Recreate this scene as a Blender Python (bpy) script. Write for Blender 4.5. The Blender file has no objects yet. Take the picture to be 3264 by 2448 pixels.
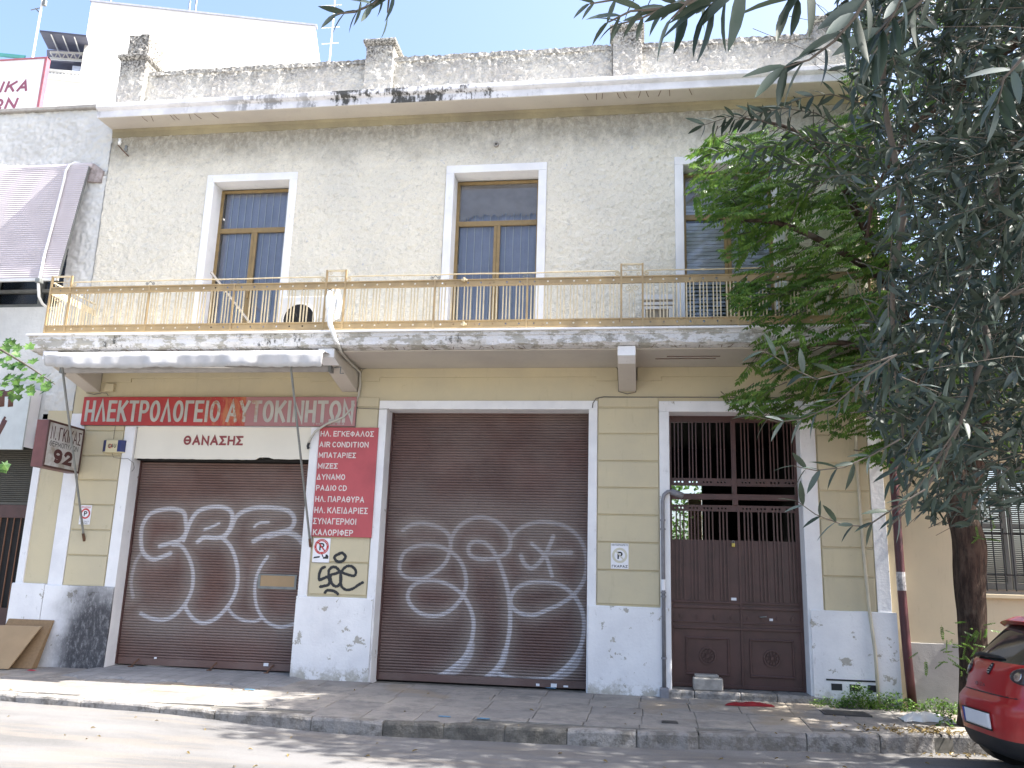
import bpy, bmesh, math, random
import numpy as np
from mathutils import Vector, Matrix
random.seed(7)
RNG = np.random.default_rng(11)
S = bpy.context.scene
COL = S.collection
R = math.radians

# ------------------------------------------------------------------ camera, sky, sun, exposure
CAM = np.array([0.0, -12.0, 1.62])
FW = np.array([-0.14283545, 0.96413889, 0.22368333])
RT = np.array([0.98974365, 0.13967708, 0.02996367])
UP = np.array([0.00235429, -0.22566903, 0.97420118])
FPX = 2756.07
cam_d = bpy.data.cameras.new("camera")
cam = bpy.data.objects.new("camera", cam_d)
COL.objects.link(cam)
cam.matrix_world = Matrix(((RT[0], UP[0], -FW[0], CAM[0]), (RT[1], UP[1], -FW[1], CAM[1]), (RT[2], UP[2], -FW[2], CAM[2]), (0, 0, 0, 1)))
cam_d.sensor_width = 36.0
cam_d.lens = 36.0 * FPX / 3264.0
cam_d.clip_start = 0.05
cam_d.clip_end = 2000.0
S.camera = cam

SUN = Vector((1.0, -0.05, 1.33)).normalized()
elev = math.asin(SUN.z)
world = bpy.data.worlds.new("World")
S.world = world
world.use_nodes = True
wn = world.node_tree.nodes
sky = wn.new("ShaderNodeTexSky")
sky.sky_type = 'NISHITA'
sky.sun_disc = False
sky.sun_elevation = elev
sky.sun_rotation = math.atan2(SUN.x, SUN.y)
sky.dust_density = 5.0
sky.ozone_density = 3.0
sky.air_density = 1.0
wn["Background"].inputs["Strength"].default_value = 0.15
world.node_tree.links.new(sky.outputs[0], wn["Background"].inputs[0])
sl = bpy.data.lights.new("sun", 'SUN')
sl.energy = 5.0
sl.angle = R(0.5)
sl.color = (1.0, 0.96, 0.90)
so = bpy.data.objects.new("sun", sl)
COL.objects.link(so)
so.location = (20, -3, 30)
so.rotation_euler = SUN.to_track_quat('Z', 'Y').to_euler()
S.view_settings.view_transform = 'Standard'
S.view_settings.look = 'None'
S.view_settings.gamma = 1.0
S.view_settings.use_curve_mapping = False
S.view_settings.exposure = 1.7

# ------------------------------------------------------------------ measuring helpers (photo pixel -> place on a plane)
def ray(px, py):
    return FW + (px - 1632) / FPX * RT - (py - 1224) / FPX * UP
def W(px, py, y=0.0):
    d = ray(px, py); t = (y - CAM[1]) / d[1]
    return float(CAM[0] + d[0] * t), float(CAM[2] + d[2] * t)
def G(px, py, z=0.0):
    d = ray(px, py); t = (z - CAM[2]) / d[2]
    return float(CAM[0] + d[0] * t), float(CAM[1] + d[1] * t)
def P(px, py, dist):
    return CAM + ray(px, py) * dist
def proj(v):
    v = np.atleast_2d(v) - CAM
    k = v @ FW
    return np.stack([1632 + FPX * (v @ RT) / k, 1224 - FPX * (v @ UP) / k], -1), k
def in_poly(pts, poly):
    x, y = pts[:, 0], pts[:, 1]
    ins = np.zeros(len(x), bool)
    n = len(poly)
    for i in range(n):
        x1, y1 = poly[i]; x2, y2 = poly[(i + 1) % n]
        c = ((y1 > y) != (y2 > y)) & (x < (x2 - x1) * (y - y1) / ((y2 - y1) + 1e-9) + x1)
        ins ^= c
    return ins

# ------------------------------------------------------------------ object helpers
def wloc(o):
    v = Vector((0, 0, 0))
    while o is not None:
        v += o.location; o = o.parent
    return v
def thing(name, label, cat, loc=(0, 0, 0), group=None):
    o = bpy.data.objects.new(name, None)
    o.empty_display_size = 0.1
    COL.objects.link(o); o.location = loc
    o["label"] = label; o["category"] = cat
    if group: o["group"] = group
    return o
def tag(o, label, cat, group=None):
    o["label"] = label; o["category"] = cat
    if group: o["group"] = group
    return o
def structure(o):
    o["kind"] = "structure"; return o
def link(name, mesh, parent=None, loc=None):
    """mesh in local coordinates; loc is the world place of its origin"""
    o = bpy.data.objects.new(name, mesh)
    COL.objects.link(o)
    l = Vector(loc) if loc is not None else Vector((0, 0, 0))
    if parent is not None:
        o.parent = parent
        l = l - wloc(parent)
    o.location = l
    return o

class MB:
    def __init__(s): s.v = []; s.f = []
    def add(s, vs, fs):
        b = len(s.v); s.v.extend([tuple(map(float, p)) for p in vs])
        s.f.extend([tuple(i + b for i in f) for f in fs]); return s
    def box(s, x0, x1, y0, y1, z0, z1):
        return s.add([(x0, y0, z0), (x1, y0, z0), (x1, y1, z0), (x0, y1, z0), (x0, y0, z1), (x1, y0, z1), (x1, y1, z1), (x0, y1, z1)],
                     [(0, 3, 2, 1), (4, 5, 6, 7), (0, 1, 5, 4), (1, 2, 6, 5), (2, 3, 7, 6), (3, 0, 4, 7)])
    def hexa(s, p):
        return s.add(p, [(0, 3, 2, 1), (4, 5, 6, 7), (0, 1, 5, 4), (1, 2, 6, 5), (2, 3, 7, 6), (3, 0, 4, 7)])
    def prism_x(s, poly, x0, x1):   # poly of (y,z) extruded along x
        n = len(poly)
        vs = [(x0, y, z) for y, z in poly] + [(x1, y, z) for y, z in poly]
        fs = [tuple(range(n))[::-1], tuple(range(n, 2 * n))] + [(i, (i + 1) % n, n + (i + 1) % n, n + i) for i in range(n)]
        return s.add(vs, fs)
    def prism_y(s, poly, y0, y1):   # poly of (x,z) extruded along y
        n = len(poly)
        vs = [(x, y0, z) for x, z in poly] + [(x, y1, z) for x, z in poly]
        fs = [tuple(range(n)), tuple(range(n, 2 * n))[::-1]] + [((i + 1) % n, i, n + i, n + (i + 1) % n) for i in range(n)]
        return s.add(vs, fs)
    def prism_z(s, poly, z0, z1):
        n = len(poly)
        vs = [(x, y, z0) for x, y in poly] + [(x, y, z1) for x, y in poly]
        fs = [tuple(range(n))[::-1], tuple(range(n, 2 * n))] + [(i, (i + 1) % n, n + (i + 1) % n, n + i) for i in range(n)]
        return s.add(vs, fs)
    def tube(s, pts, r, n=6, cap=True, rz=None):
        pts = [Vector(tuple(map(float, p))) for p in pts]
        rr = r if hasattr(r, '__len__') else [r] * len(pts)
        rings = []
        prev = None
        for i, p in enumerate(pts):
            d = (pts[min(i + 1, len(pts) - 1)] - pts[max(i - 1, 0)])
            if d.length < 1e-9: d = Vector((0, 0, 1))
            d.normalize()
            if prev is None:
                a = Vector((0, 0, 1)) if abs(d.z) < 0.9 else Vector((1, 0, 0))
            else:
                a = prev
            u = (a - d * a.dot(d)).normalized(); w = d.cross(u); prev = u
            rings.append([p + (u * math.cos(2 * math.pi * k / n) + w * math.sin(2 * math.pi * k / n)) * rr[i] for k in range(n)])
        vs = [v for rg in rings for v in rg]
        fs = []
        for i in range(len(pts) - 1):
            for k in range(n):
                fs.append((i * n + k, i * n + (k + 1) % n, (i + 1) * n + (k + 1) % n, (i + 1) * n + k))
        if cap:
            fs.append(tuple(range(n))[::-1]); fs.append(tuple(range((len(pts) - 1) * n, len(pts) * n)))
        return s.add(vs, fs)
    def disc_y(s, x, z, y0, y1, r, n=16):   # short cylinder whose axis is y
        return s.prism_y([(x + r * math.cos(2 * math.pi * k / n), z + r * math.sin(2 * math.pi * k / n)) for k in range(n)], y0, y1)
    def ring_y(s, x, z, y0, y1, ri, ro, n=24):
        vs = []
        for k in range(n):
            a = 2 * math.pi * k / n; c, q = math.cos(a), math.sin(a)
            vs += [(x + ri * c, y0, z + ri * q), (x + ro * c, y0, z + ro * q), (x + ro * c, y1, z + ro * q), (x + ri * c, y1, z + ri * q)]
        fs = []
        for k in range(n):
            a = 4 * k; b = 4 * ((k + 1) % n)
            for j in range(4): fs.append((a + j, b + j, b + (j + 1) % 4, a + (j + 1) % 4))
        return s.add(vs, fs)
    def mesh(s, name, mat=None, off=(0, 0, 0), smooth=False, recalc=True):
        m = bpy.data.meshes.new(name)
        a = np.array(s.v, float).reshape(-1, 3) - np.array(off, float)
        m.from_pydata(a.tolist(), [], s.f)
        if recalc:
            bm = bmesh.new(); bm.from_mesh(m)
            bmesh.ops.recalc_face_normals(bm, faces=bm.faces)
            bm.to_mesh(m); bm.free()
        if smooth:
            m.polygons.foreach_set("use_smooth", [True] * len(m.polygons))
        if mat: m.materials.append(mat)
        m.update()
        return m
    def build(s, name, mat, parent=None, smooth=False, bevel=0, origin=None, recalc=True, seg=2):
        """vertices are world coordinates"""
        off = Vector(origin) if origin is not None else (wloc(parent) if parent is not None else Vector(s.v[0]) * 0)
        if origin is None and parent is None:
            a = np.array(s.v); off = Vector((a[:, 0].mean(), a[:, 1].mean(), a[:, 2].min()))
        m = s.mesh(name, mat, off, smooth, recalc)
        o = link(name, m, parent, off)
        if bevel:
            b = o.modifiers.new("bevel", 'BEVEL'); b.width = bevel; b.segments = seg; b.limit_method = 'ANGLE'
            b.angle_limit = R(40)
        return o

def grid_mesh(name, xs, ys, zf, mat, loc=(0, 0, 0), smooth=True):
    X, Y = np.meshgrid(xs, ys)
    Z = zf(X, Y)
    v = np.stack([X.ravel(), Y.ravel(), Z.ravel()], -1)
    nx, ny = len(xs), len(ys)
    i = np.arange((nx - 1) * (ny - 1)); r = i // (nx - 1); c = i % (nx - 1)
    a = r * nx + c
    f = np.stack([a, a + 1, a + nx + 1, a + nx], -1)
    return np_mesh(name, v, f, mat, smooth)
def np_mesh(name, v, f, mat, smooth=False):
    m = bpy.data.meshes.new(name)
    k = f.shape[1]
    m.vertices.add(len(v)); m.vertices.foreach_set("co", np.ascontiguousarray(v, np.float32).ravel())
    m.loops.add(f.size); m.loops.foreach_set("vertex_index", f.astype(np.int32).ravel())
    m.polygons.add(len(f))
    m.polygons.foreach_set("loop_start", np.arange(0, f.size, k, dtype=np.int32))
    m.polygons.foreach_set("loop_total", np.full(len(f), k, np.int32))
    m.polygons.foreach_set("use_smooth", np.full(len(f), smooth))
    m.update(calc_edges=True); m.validate()
    if mat: m.materials.append(mat)
    return m

# ------------------------------------------------------------------ materials
class NT:
    def __init__(s, name, rough=0.8, metal=0.0, spec=0.5):
        s.m = bpy.data.materials.new(name); s.m.use_nodes = True
        s.t = s.m.node_tree; s.b = s.t.nodes["Principled BSDF"]
        s.b.inputs["Roughness"].default_value = rough
        s.b.inputs["Metallic"].default_value = metal
        s.b.inputs["Specular IOR Level"].default_value = spec
        s.pos = s.t.nodes.new("ShaderNodeNewGeometry").outputs["Position"]
    def L(s, a, b): s.t.links.new(a, b)
    def setin(s, sock, v):
        if hasattr(v, 'is_output'): s.L(v, sock)
        else:
            if isinstance(v, (tuple, list)) and len(v) == 3 and sock.type == 'RGBA': v = (*v, 1)
            sock.default_value = v
    def math(s, op, a, b=0.0, clamp=False):
        n = s.t.nodes.new("ShaderNodeMath"); n.operation = op; n.use_clamp = clamp
        s.setin(n.inputs[0], a); s.setin(n.inputs[1], b); return n.outputs[0]
    def noise(s, scale=5, detail=4, rough=0.55, vec=None, stretch=None, dist=0.0):
        v = vec if vec is not None else s.pos
        if stretch:
            mp = s.t.nodes.new("ShaderNodeVectorMath"); mp.operation = 'MULTIPLY'
            s.L(v, mp.inputs[0]); mp.inputs[1].default_value = stretch; v = mp.outputs[0]
        n = s.t.nodes.new("ShaderNodeTexNoise"); s.L(v, n.inputs["Vector"])
        n.inputs["Scale"].default_value = scale; n.inputs["Detail"].default_value = detail
        n.inputs["Roughness"].default_value = rough; n.inputs["Distortion"].default_value = dist
        return n.outputs[0]
    def voro(s, scale=20, feature='F1', out="Distance", stretch=None):
        v = s.pos
        if stretch:
            mp = s.t.nodes.new("ShaderNodeVectorMath"); mp.operation = 'MULTIPLY'
            s.L(v, mp.inputs[0]); mp.inputs[1].default_value = stretch; v = mp.outputs[0]
        n = s.t.nodes.new("ShaderNodeTexVoronoi"); n.feature = feature; s.L(v, n.inputs["Vector"])
        n.inputs["Scale"].default_value = scale; return n.outputs[out]
    def ramp(s, f, a, b, lo=0.0, hi=1.0):
        n = s.t.nodes.new("ShaderNodeMapRange"); n.interpolation_type = 'SMOOTHSTEP'
        s.setin(n.inputs[0], f); n.inputs[1].default_value = a; n.inputs[2].default_value = b
        n.inputs[3].default_value = lo; n.inputs[4].default_value = hi; return n.outputs[0]
    def mix(s, f, a, b):
        n = s.t.nodes.new("ShaderNodeMix"); n.data_type = 'RGBA'
        s.setin(n.inputs[0], f); s.setin(n.inputs[6], a); s.setin(n.inputs[7], b); return n.outputs[2]
    def xyz(s):
        n = s.t.nodes.new("ShaderNodeSeparateXYZ"); s.L(s.pos, n.inputs[0]); return n.outputs
    def attr(s, name):
        n = s.t.nodes.new("ShaderNodeAttribute"); n.attribute_name = name; return n.outputs["Fac"]
    def rnd(s):
        return s.t.nodes.new("ShaderNodeObjectInfo").outputs["Random"]
    def color(s, c): s.setin(s.b.inputs["Base Color"], c); return s
    def bump(s, h, strength=0.5, dist=0.01):
        n = s.t.nodes.new("ShaderNodeBump"); n.inputs["Strength"].default_value = strength
        n.inputs["Distance"].default_value = dist; s.L(h, n.inputs["Height"]); s.L(n.outputs[0], s.b.inputs["Normal"]); return s

def simple(name, c, rough=0.6, var=0.12, scale=6, metal=0.0, bump=0.0, bscale=60, rust=None, spec=0.5):
    t = NT(name, rough, metal, spec)
    c2 = tuple(x * (1 - var * 2.2) for x in c)
    col = t.mix(t.ramp(t.noise(scale, 6), 0.3, 0.75), c, c2)
    if rust: col = t.mix(t.ramp(t.noise(scale * 3.3, 6, 0.7), 0.62 - rust, 0.74 - rust), col, (0.16, 0.06, 0.025))
    t.color(col)
    if bump: t.bump(t.noise(bscale, 5), bump, 0.006)
    return t.m

# --- stucco of the upper storey: roughcast with pits, darker belt under the cornice
t = NT("roughcast_cream", 0.95, spec=0.2)
x, y, z = t.xyz()
big = t.noise(0.8, 5); pits = t.noise(17, 5, 0.62, dist=0.6); fine = t.noise(55, 4, 0.6)
c = t.mix(t.ramp(big, 0.35, 0.7), (0.80, 0.755, 0.635), (0.70, 0.67, 0.58))
c = t.mix(t.math('MULTIPLY', t.ramp(pits, 0.54, 0.70), 0.42), c, (0.36, 0.35, 0.32))
c = t.mix(t.math('MULTIPLY', t.ramp(t.noise(38, 6, 0.75, dist=0.4), 0.58, 0.70), 0.5), c, (0.24, 0.23, 0.205))
c = t.mix(t.math('MULTIPLY', t.ramp(t.noise(120, 3, 0.7), 0.50, 0.66), 0.35), c, (0.30, 0.29, 0.26))
c = t.mix(t.math('MULTIPLY', t.ramp(t.noise(9, 5, 0.7), 0.63, 0.70), 0.5), c, (0.34, 0.38, 0.50))
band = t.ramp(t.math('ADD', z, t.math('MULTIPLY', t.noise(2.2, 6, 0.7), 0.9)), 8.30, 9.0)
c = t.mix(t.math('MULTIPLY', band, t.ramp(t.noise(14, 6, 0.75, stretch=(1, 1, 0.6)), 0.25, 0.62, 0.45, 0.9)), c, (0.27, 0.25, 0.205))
t.color(c); t.bump(t.math('ADD', t.math('MULTIPLY', pits, 1.0), t.math('MULTIPLY', fine, 0.35)), 1.0, 0.035)
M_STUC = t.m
# --- parapet roughcast, darker with lichen towards the top
t = NT("roughcast_parapet", 0.95, spec=0.2)
x, y, z = t.xyz()
pits = t.noise(13, 6, 0.65, dist=0.8)
c = t.mix(t.ramp(t.noise(1.7, 5), 0.35, 0.65), (0.66, 0.64, 0.58), (0.52, 0.50, 0.46))
li = t.math('MULTIPLY', t.ramp(t.math('ADD', z, t.math('MULTIPLY', t.noise(3, 5), 0.7)), 9.75, 10.25), t.ramp(t.noise(26, 6, 0.8), 0.40, 0.58))
c = t.mix(li, c, (0.10, 0.095, 0.085))
c = t.mix(t.math('MULTIPLY', t.ramp(pits, 0.58, 0.70), 0.45), c, (0.24, 0.23, 0.21))
t.color(c); t.bump(t.math('ADD', pits, t.math('MULTIPLY', t.noise(50, 4), 0.3)), 1.0, 0.06)
M_PARA = t.m
# --- yellow ground floor plaster
def plaster(name, c1, c2, bump=0.25):
    t = NT(name, 0.9, spec=0.25)
    c = t.mix(t.ramp(t.noise(1.1, 6, 0.6), 0.3, 0.7), c1, c2)
    c = t.mix(t.math('MULTIPLY', t.ramp(t.noise(7, 6, 0.75), 0.60, 0.74), 0.35), c, tuple(v * 0.55 for v in c1))
    c = t.mix(t.math('MULTIPLY', t.ramp(t.noise(3, 6, 0.7, stretch=(3.5, 3.5, 0.5)), 0.56, 0.75), 0.25), c, tuple(v * 0.5 for v in c1))
    t.color(c); t.bump(t.math('ADD', t.noise(6, 4), t.math('MULTIPLY', t.noise(90, 3), 0.25)), bump, 0.02)
    return t.m
M_YEL = plaster("yellow_plaster", (0.57, 0.50, 0.335), (0.50, 0.445, 0.315))
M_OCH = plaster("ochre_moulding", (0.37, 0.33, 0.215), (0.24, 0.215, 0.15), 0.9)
M_PEACH = plaster("peach_plaster", (0.56, 0.475, 0.33), (0.51, 0.44, 0.315), 0.08)
M_NEIGH = plaster("grey_roughcast", (0.66, 0.66, 0.63), (0.52, 0.52, 0.50), 0.8)
M_SOFF = plaster("soffit_plaster", (0.56, 0.52, 0.45), (0.50, 0.46, 0.41), 0.2)
M_DADO = plaster("grey_dado", (0.34, 0.33, 0.31), (0.28, 0.27, 0.26), 0.5)
# --- white limewash with peeling patches
def white(name, peel=0.0, soot=None, low=None):
    t = NT(name, 0.85, spec=0.3)
    x, y, z = t.xyz()
    c = t.mix(t.ramp(t.noise(2.0, 6, 0.6), 0.3, 0.75), (0.80, 0.80, 0.80), (0.69, 0.69, 0.70))
    pn = t.noise(4.5, 7, 0.68)
    pm = t.ramp(pn, 0.665 - peel, 0.685 - peel)
    if low is not None:
        pm = t.math('MAXIMUM', pm, t.math('MULTIPLY', t.ramp(t.math('ADD', z, t.math('MULTIPLY', t.noise(5, 6, 0.75), 0.7)), low + 0.42, low + 0.22), t.ramp(pn, 0.42, 0.5)))
    c = t.mix(pm, c, (0.42, 0.40, 0.35))
    c = t.mix(t.math('MULTIPLY', t.ramp(t.noise(12, 6, 0.8, stretch=(1, 1, 0.35)), 0.60, 0.72), 0.45), c, (0.30, 0.29, 0.28))
    if soot:
        # greasy soot around a point on the wall
        sx, sz, rr = soot
        dx = t.math('MULTIPLY', t.math('SUBTRACT', x, sx), 1.0); dz = t.math('MULTIPLY', t.math('SUBTRACT', z, sz), 0.62)
        d = t.math('SQRT', t.math('ADD', t.math('MULTIPLY', dx, dx), t.math('MULTIPLY', dz, dz)))
        d = t.math('ADD', d, t.math('MULTIPLY', t.math('SUBTRACT', t.noise(1.9, 5, 0.55), 0.5), 0.75))
        c = t.mix(t.math('MULTIPLY', t.ramp(d, rr * 1.15, rr * 0.35), t.ramp(t.noise(16, 7, 0.8, stretch=(1, 1, .5)), 0.45, 0.75, 0.97, 0.6)), c, (0.045, 0.045, 0.05))
    t.color(c); t.bump(t.math('SUBTRACT', t.noise(30, 5), t.math('MULTIPLY', pm, 0.6)), 0.35, 0.012)
    return t.m
M_WHITE = white("white_paint", 0.0)
M_PLINTH = white("white_limewash_plinth", 0.055, low=0.36)
M_PLINTH_S = white("sooty_limewash_plinth", 0.05, soot=(-7.70, 0.60, 0.80), low=0.2)
# --- cornice paint with black rain streaks
t = NT("streaked_white_cornice", 0.85, spec=0.3)
x, y, z = t.xyz()
c = t.mix(t.ramp(t.noise(3, 5), 0.3, 0.7), (0.78, 0.78, 0.80), (0.62, 0.62, 0.64))
st = t.ramp(t.math('ADD', t.noise(2.6, 7, 0.72, stretch=(1.0, 1, 0.9)), t.math('MULTIPLY', t.noise(14, 5, 0.7, stretch=(1.6, 1, 0.2)), 0.35)), 0.655, 0.76)
where = t.math('MAXIMUM', t.math('MULTIPLY', t.ramp(x, -5.6, -4.6), t.ramp(x, -1.2, -2.4)), t.ramp(t.noise(0.42, 3, stretch=(1, 0, 0)), 0.45, 0.62, 0.0, 0.6))
c = t.mix(t.math('MULTIPLY', t.math('MULTIPLY', st, where), 0.95), c, (0.045, 0.045, 0.04))
t.color(c); t.bump(t.noise(25, 6), 0.5, 0.015)
M_CORN = t.m
# --- balcony slab face: spalled concrete
t = NT("spalled_concrete", 0.9, spec=0.25)
x, y, z = t.xyz()
sp = t.noise(3.6, 8, 0.72, stretch=(1, 1, 2.2))
c = t.mix(t.ramp(sp, 0.50, 0.54), (0.72, 0.71, 0.70), (0.44, 0.42, 0.37))
c = t.mix(t.math('MULTIPLY', t.ramp(t.noise(9, 7, 0.8, stretch=(1, 1, 0.5)), 0.52, 0.62), t.ramp(t.noise(0.5, 2, stretch=(1, 0, 0)), 0.42, 0.62)), c, (0.09, 0.09, 0.08))
c = t.mix(t.ramp(t.noise(22, 6, 0.7, stretch=(1, 1, 2.0)), 0.64, 0.68), c, (0.20, 0.12, 0.07))
t.color(c); t.bump(t.math('ADD', sp, t.math('MULTIPLY', t.noise(18, 6, 0.7), 0.5)), 1.0, 0.05)
M_SLAB = t.m
# --- railing paint
t = NT("ochre_enamel", 0.55)
c = t.mix(t.ramp(t.noise(6, 5), 0.3, 0.7), (0.40, 0.29, 0.145), (0.31, 0.225, 0.115))
c = t.mix(t.ramp(t.noise(11, 7, 0.75, stretch=(1, 1, 0.6)), 0.61, 0.68), c, (0.15, 0.055, 0.025))
t.color(c); t.bump(t.noise(60, 4), 0.3, 0.004); M_RAIL = t.m
M_RAILB = simple("pale_ochre_enamel", (0.62, 0.52, 0.34), 0.5, 0.1, 9, rust=-0.03)
M_FRAME = simple("ochre_window_frame", (0.27, 0.185, 0.075), 0.45, 0.12, 8)
# --- roller shutters
def shutter_mat(name, base):
    t = NT(name, 0.5, spec=0.4)
    x, y, z = t.xyz()
    c = t.mix(t.ramp(t.noise(1.4, 6, 0.6, stretch=(1, 1, 1.5)), 0.35, 0.7), base, tuple(v * 1.35 for v in base))
    c = t.mix(t.math('MULTIPLY', t.ramp(t.noise(3, 6, 0.7, stretch=(0.5, 1, 14)), 0.60, 0.72), 0.4), c, (0.24, 0.22, 0.20))
    c = t.mix(t.math('MULTIPLY', t.math('ADD', t.attr("haze"), t.ramp(t.noise(1.1, 5, 0.6), 0.35, 0.7, 0.04, 0.28), True), t.ramp(t.noise(50, 3), 0.2, 0.6, 0.7, 1.0)), c, (0.27, 0.235, 0.21))
    p = t.math('MULTIPLY', t.attr("paint"), t.ramp(t.noise(60, 5, 0.75), 0.30, 0.62, 0.5, 0.95))
    c = t.mix(p, c, (0.62, 0.62, 0.66))
    t.color(c); t.bump(t.noise(35, 4), 0.15, 0.01)
    return t.m
M_SH1 = shutter_mat("brown_shutter_paint", (0.118, 0.064, 0.052))
M_SH2 = shutter_mat("dark_brown_shutter_paint", (0.102, 0.058, 0.050))
M_GATE = simple("brown_gate_enamel", (0.085, 0.039, 0.034), 0.38, 0.15, 5, bump=0.2, bscale=40)
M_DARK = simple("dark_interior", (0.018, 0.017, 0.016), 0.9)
M_BLACK = simple("black_rubber", (0.012, 0.012, 0.013), 0.7)
M_REDP = simple("sign_red", (0.46, 0.080, 0.090), 0.5, 0.1, 3)
t = NT("weathered_sign_red", 0.55)
x, y, z = t.xyz()
c = t.mix(t.ramp(t.noise(2.5, 5), 0.3, 0.7), (0.42, 0.035, 0.030), (0.34, 0.03, 0.03))
c = t.mix(t.ramp(t.math('ADD', x, t.math('MULTIPLY', t.noise(9, 5), 0.10)), -5.72, -5.70), c, (0.36, 0.17, 0.175))
c = t.mix(t.math('MULTIPLY', t.ramp(t.noise(2.2, 5, 0.7), 0.50, 0.62), t.ramp(x, -5.2, -4.6)), c, (0.40, 0.075, 0.07))
c = t.mix(t.math('MULTIPLY', t.math('MULTIPLY', t.ramp(x, -6.6, -6.2), t.ramp(x, -5.74, -5.80)), t.ramp(t.noise(5, 6, 0.7, stretch=(2, 1, 0.6)), 0.40, 0.62)), c, (0.45, 0.16, 0.07))
c = t.mix(t.ramp(t.noise(13, 6, 0.8), 0.64, 0.70), c, (0.5, 0.42, 0.38))
t.color(c); M_REDW = t.m
t = NT("weathered_letter_grey", 0.7)
x, y, z = t.xyz()
c = t.mix(t.ramp(t.noise(5, 5), 0.3, 0.7), (0.47, 0.46, 0.41), (0.38, 0.37, 0.34))
c = t.mix(t.math('MULTIPLY', t.math('MULTIPLY', t.ramp(x, -6.5, -6.2), t.ramp(x, -5.5, -5.7)), t.ramp(t.noise(7, 6, 0.7), 0.45, 0.6)), c, (0.35, 0.17, 0.09))
t.color(c); M_LET = t.m
M_CREAM = simple("cream_panel", (0.72, 0.68, 0.58), 0.6, 0.03, 2)
M_MAROON = simple("maroon_letter", (0.25, 0.045, 0.045), 0.5, 0.05)
M_LWHITE = simple("white_letter", (0.70, 0.66, 0.62), 0.6, 0.06)
M_SIGNW = simple("sign_white", (0.78, 0.78, 0.80), 0.5, 0.03)
M_SIGNR = simple("sign_ring_red", (0.50, 0.03, 0.03), 0.5, 0.05)
M_INK = simple("black_ink", (0.02, 0.022, 0.025), 0.6)
M_CANVAS = simple("white_canvas", (0.48, 0.475, 0.47), 0.85, 0.08, 4, bump=0.2, bscale=25)
M_STEEL = simple("grey_steel", (0.22, 0.23, 0.22), 0.5, 0.12, 9, metal=0.3)
M_GPIPE = simple("grey_pipe", (0.23, 0.23, 0.25), 0.55, 0.12, 9)
M_CPIPE = simple("cream_pipe", (0.55, 0.50, 0.38), 0.6, 0.1)
M_RPIPE = simple("maroon_downpipe", (0.085, 0.020, 0.024), 0.45, 0.15, 5)
M_WPLAS = simple("white_plastic", (0.80, 0.80, 0.77), 0.5, 0.05)
M_ACW = simple("cream_enamel", (0.66, 0.66, 0.64), 0.5, 0.06, 3)
M_CONC = simple("concrete", (0.36, 0.34, 0.31), 0.95, 0.15, 9, bump=0.6, bscale=45)
M_CARD = simple("cardboard", (0.36, 0.25, 0.14), 0.85, 0.06, 3)
M_CARD2 = simple("cardboard_edge", (0.26, 0.17, 0.09), 0.85, 0.08, 30)
M_WIRE = simple("grey_cable", (0.16, 0.15, 0.14), 0.7)
M_RUST = simple("rusty_iron", (0.14, 0.07, 0.04), 0.8, 0.2, 20)
M_FARW = simple("sunlit_white_wall", (0.82, 0.82, 0.80), 0.9, 0.04, 0.4)
M_FARD = simple("grey_pergola_panel", (0.075, 0.08, 0.12), 0.7, 0.1, 3)
M_TEAL = simple("teal_awning_cloth", (0.05, 0.22, 0.22), 0.8, 0.1, 1)
M_BLIND = simple("beige_blind", (0.58, 0.54, 0.57), 0.6, 0.05, 3)
M_CURT = simple("blue_grey_curtain", (0.46, 0.47, 0.58), 0.9, 0.08, 3)
M_W3SL = simple("pale_shutter_slat", (0.84, 0.85, 0.90), 0.6, 0.06, 4)
M_DUST = simple("dusty_blind_cloth", (0.50, 0.43, 0.38), 0.9, 0.12, 4)
# glass
t = NT("window_glass", 0.04)
mixn = t.t.nodes.new("ShaderNodeMixShader"); tr = t.t.nodes.new("ShaderNodeBsdfTransparent"); gl = t.t.nodes.new("ShaderNodeBsdfGlossy")
fr = t.t.nodes.new("ShaderNodeFresnel"); fr.inputs[0].default_value = 1.5
gl.inputs["Roughness"].default_value = 0.03; tr.inputs[0].default_value = (0.86, 0.88, 0.90, 1)
t.L(fr.outputs[0], mixn.inputs[0]); t.L(tr.outputs[0], mixn.inputs[1]); t.L(gl.outputs[0], mixn.inputs[2])
t.L(mixn.outputs[0], t.t.nodes["Material Output"].inputs[0]); M_GLASS = t.m

# ================================================================== GROUND, ROAD, KERB, PAVEMENT
KX = [-40, -12, -9, -6.2, -4.6, -2.7, -0.43, 0.5, 1.5, 2.5, 3.2, 5, 12, 40]
KY = [-1.9, -1.9, -1.95, -2.22, -2.42, -2.52, -2.38, -2.26, -2.04, -1.84, -1.62, -1.48, -1.45, -1.45]
def ky(x): return np.interp(x, KX, KY)
def sm(a, b, x):
    u = np.clip((x - a) / (b - a), 0, 1); return u * u * (3 - 2 * u)
def road_z(x, y):
    return 0.075 * sm(-3.2, -5.4, x) * sm(-4.6, -2.6, y) - 0.02 * sm(0.5, 0.0, np.abs(y - ky(x) + 0.25))
def pave_z(x, y):
    return 0.245 + 0.043 * y + 0.0 * x
# ground to the horizon
gm = MB().add([(-400, -400, -0.06), (400, -400, -0.06), (400, 400, -0.06), (-400, 400, -0.06)], [(0, 1, 2, 3)])
t = NT("dry_ground", 0.95); t.color(t.mix(t.ramp(t.noise(0.3, 5), 0.3, 0.7), (0.28, 0.26, 0.23), (0.20, 0.19, 0.17)))
structure(gm.build("ground", t.m, None))
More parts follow.
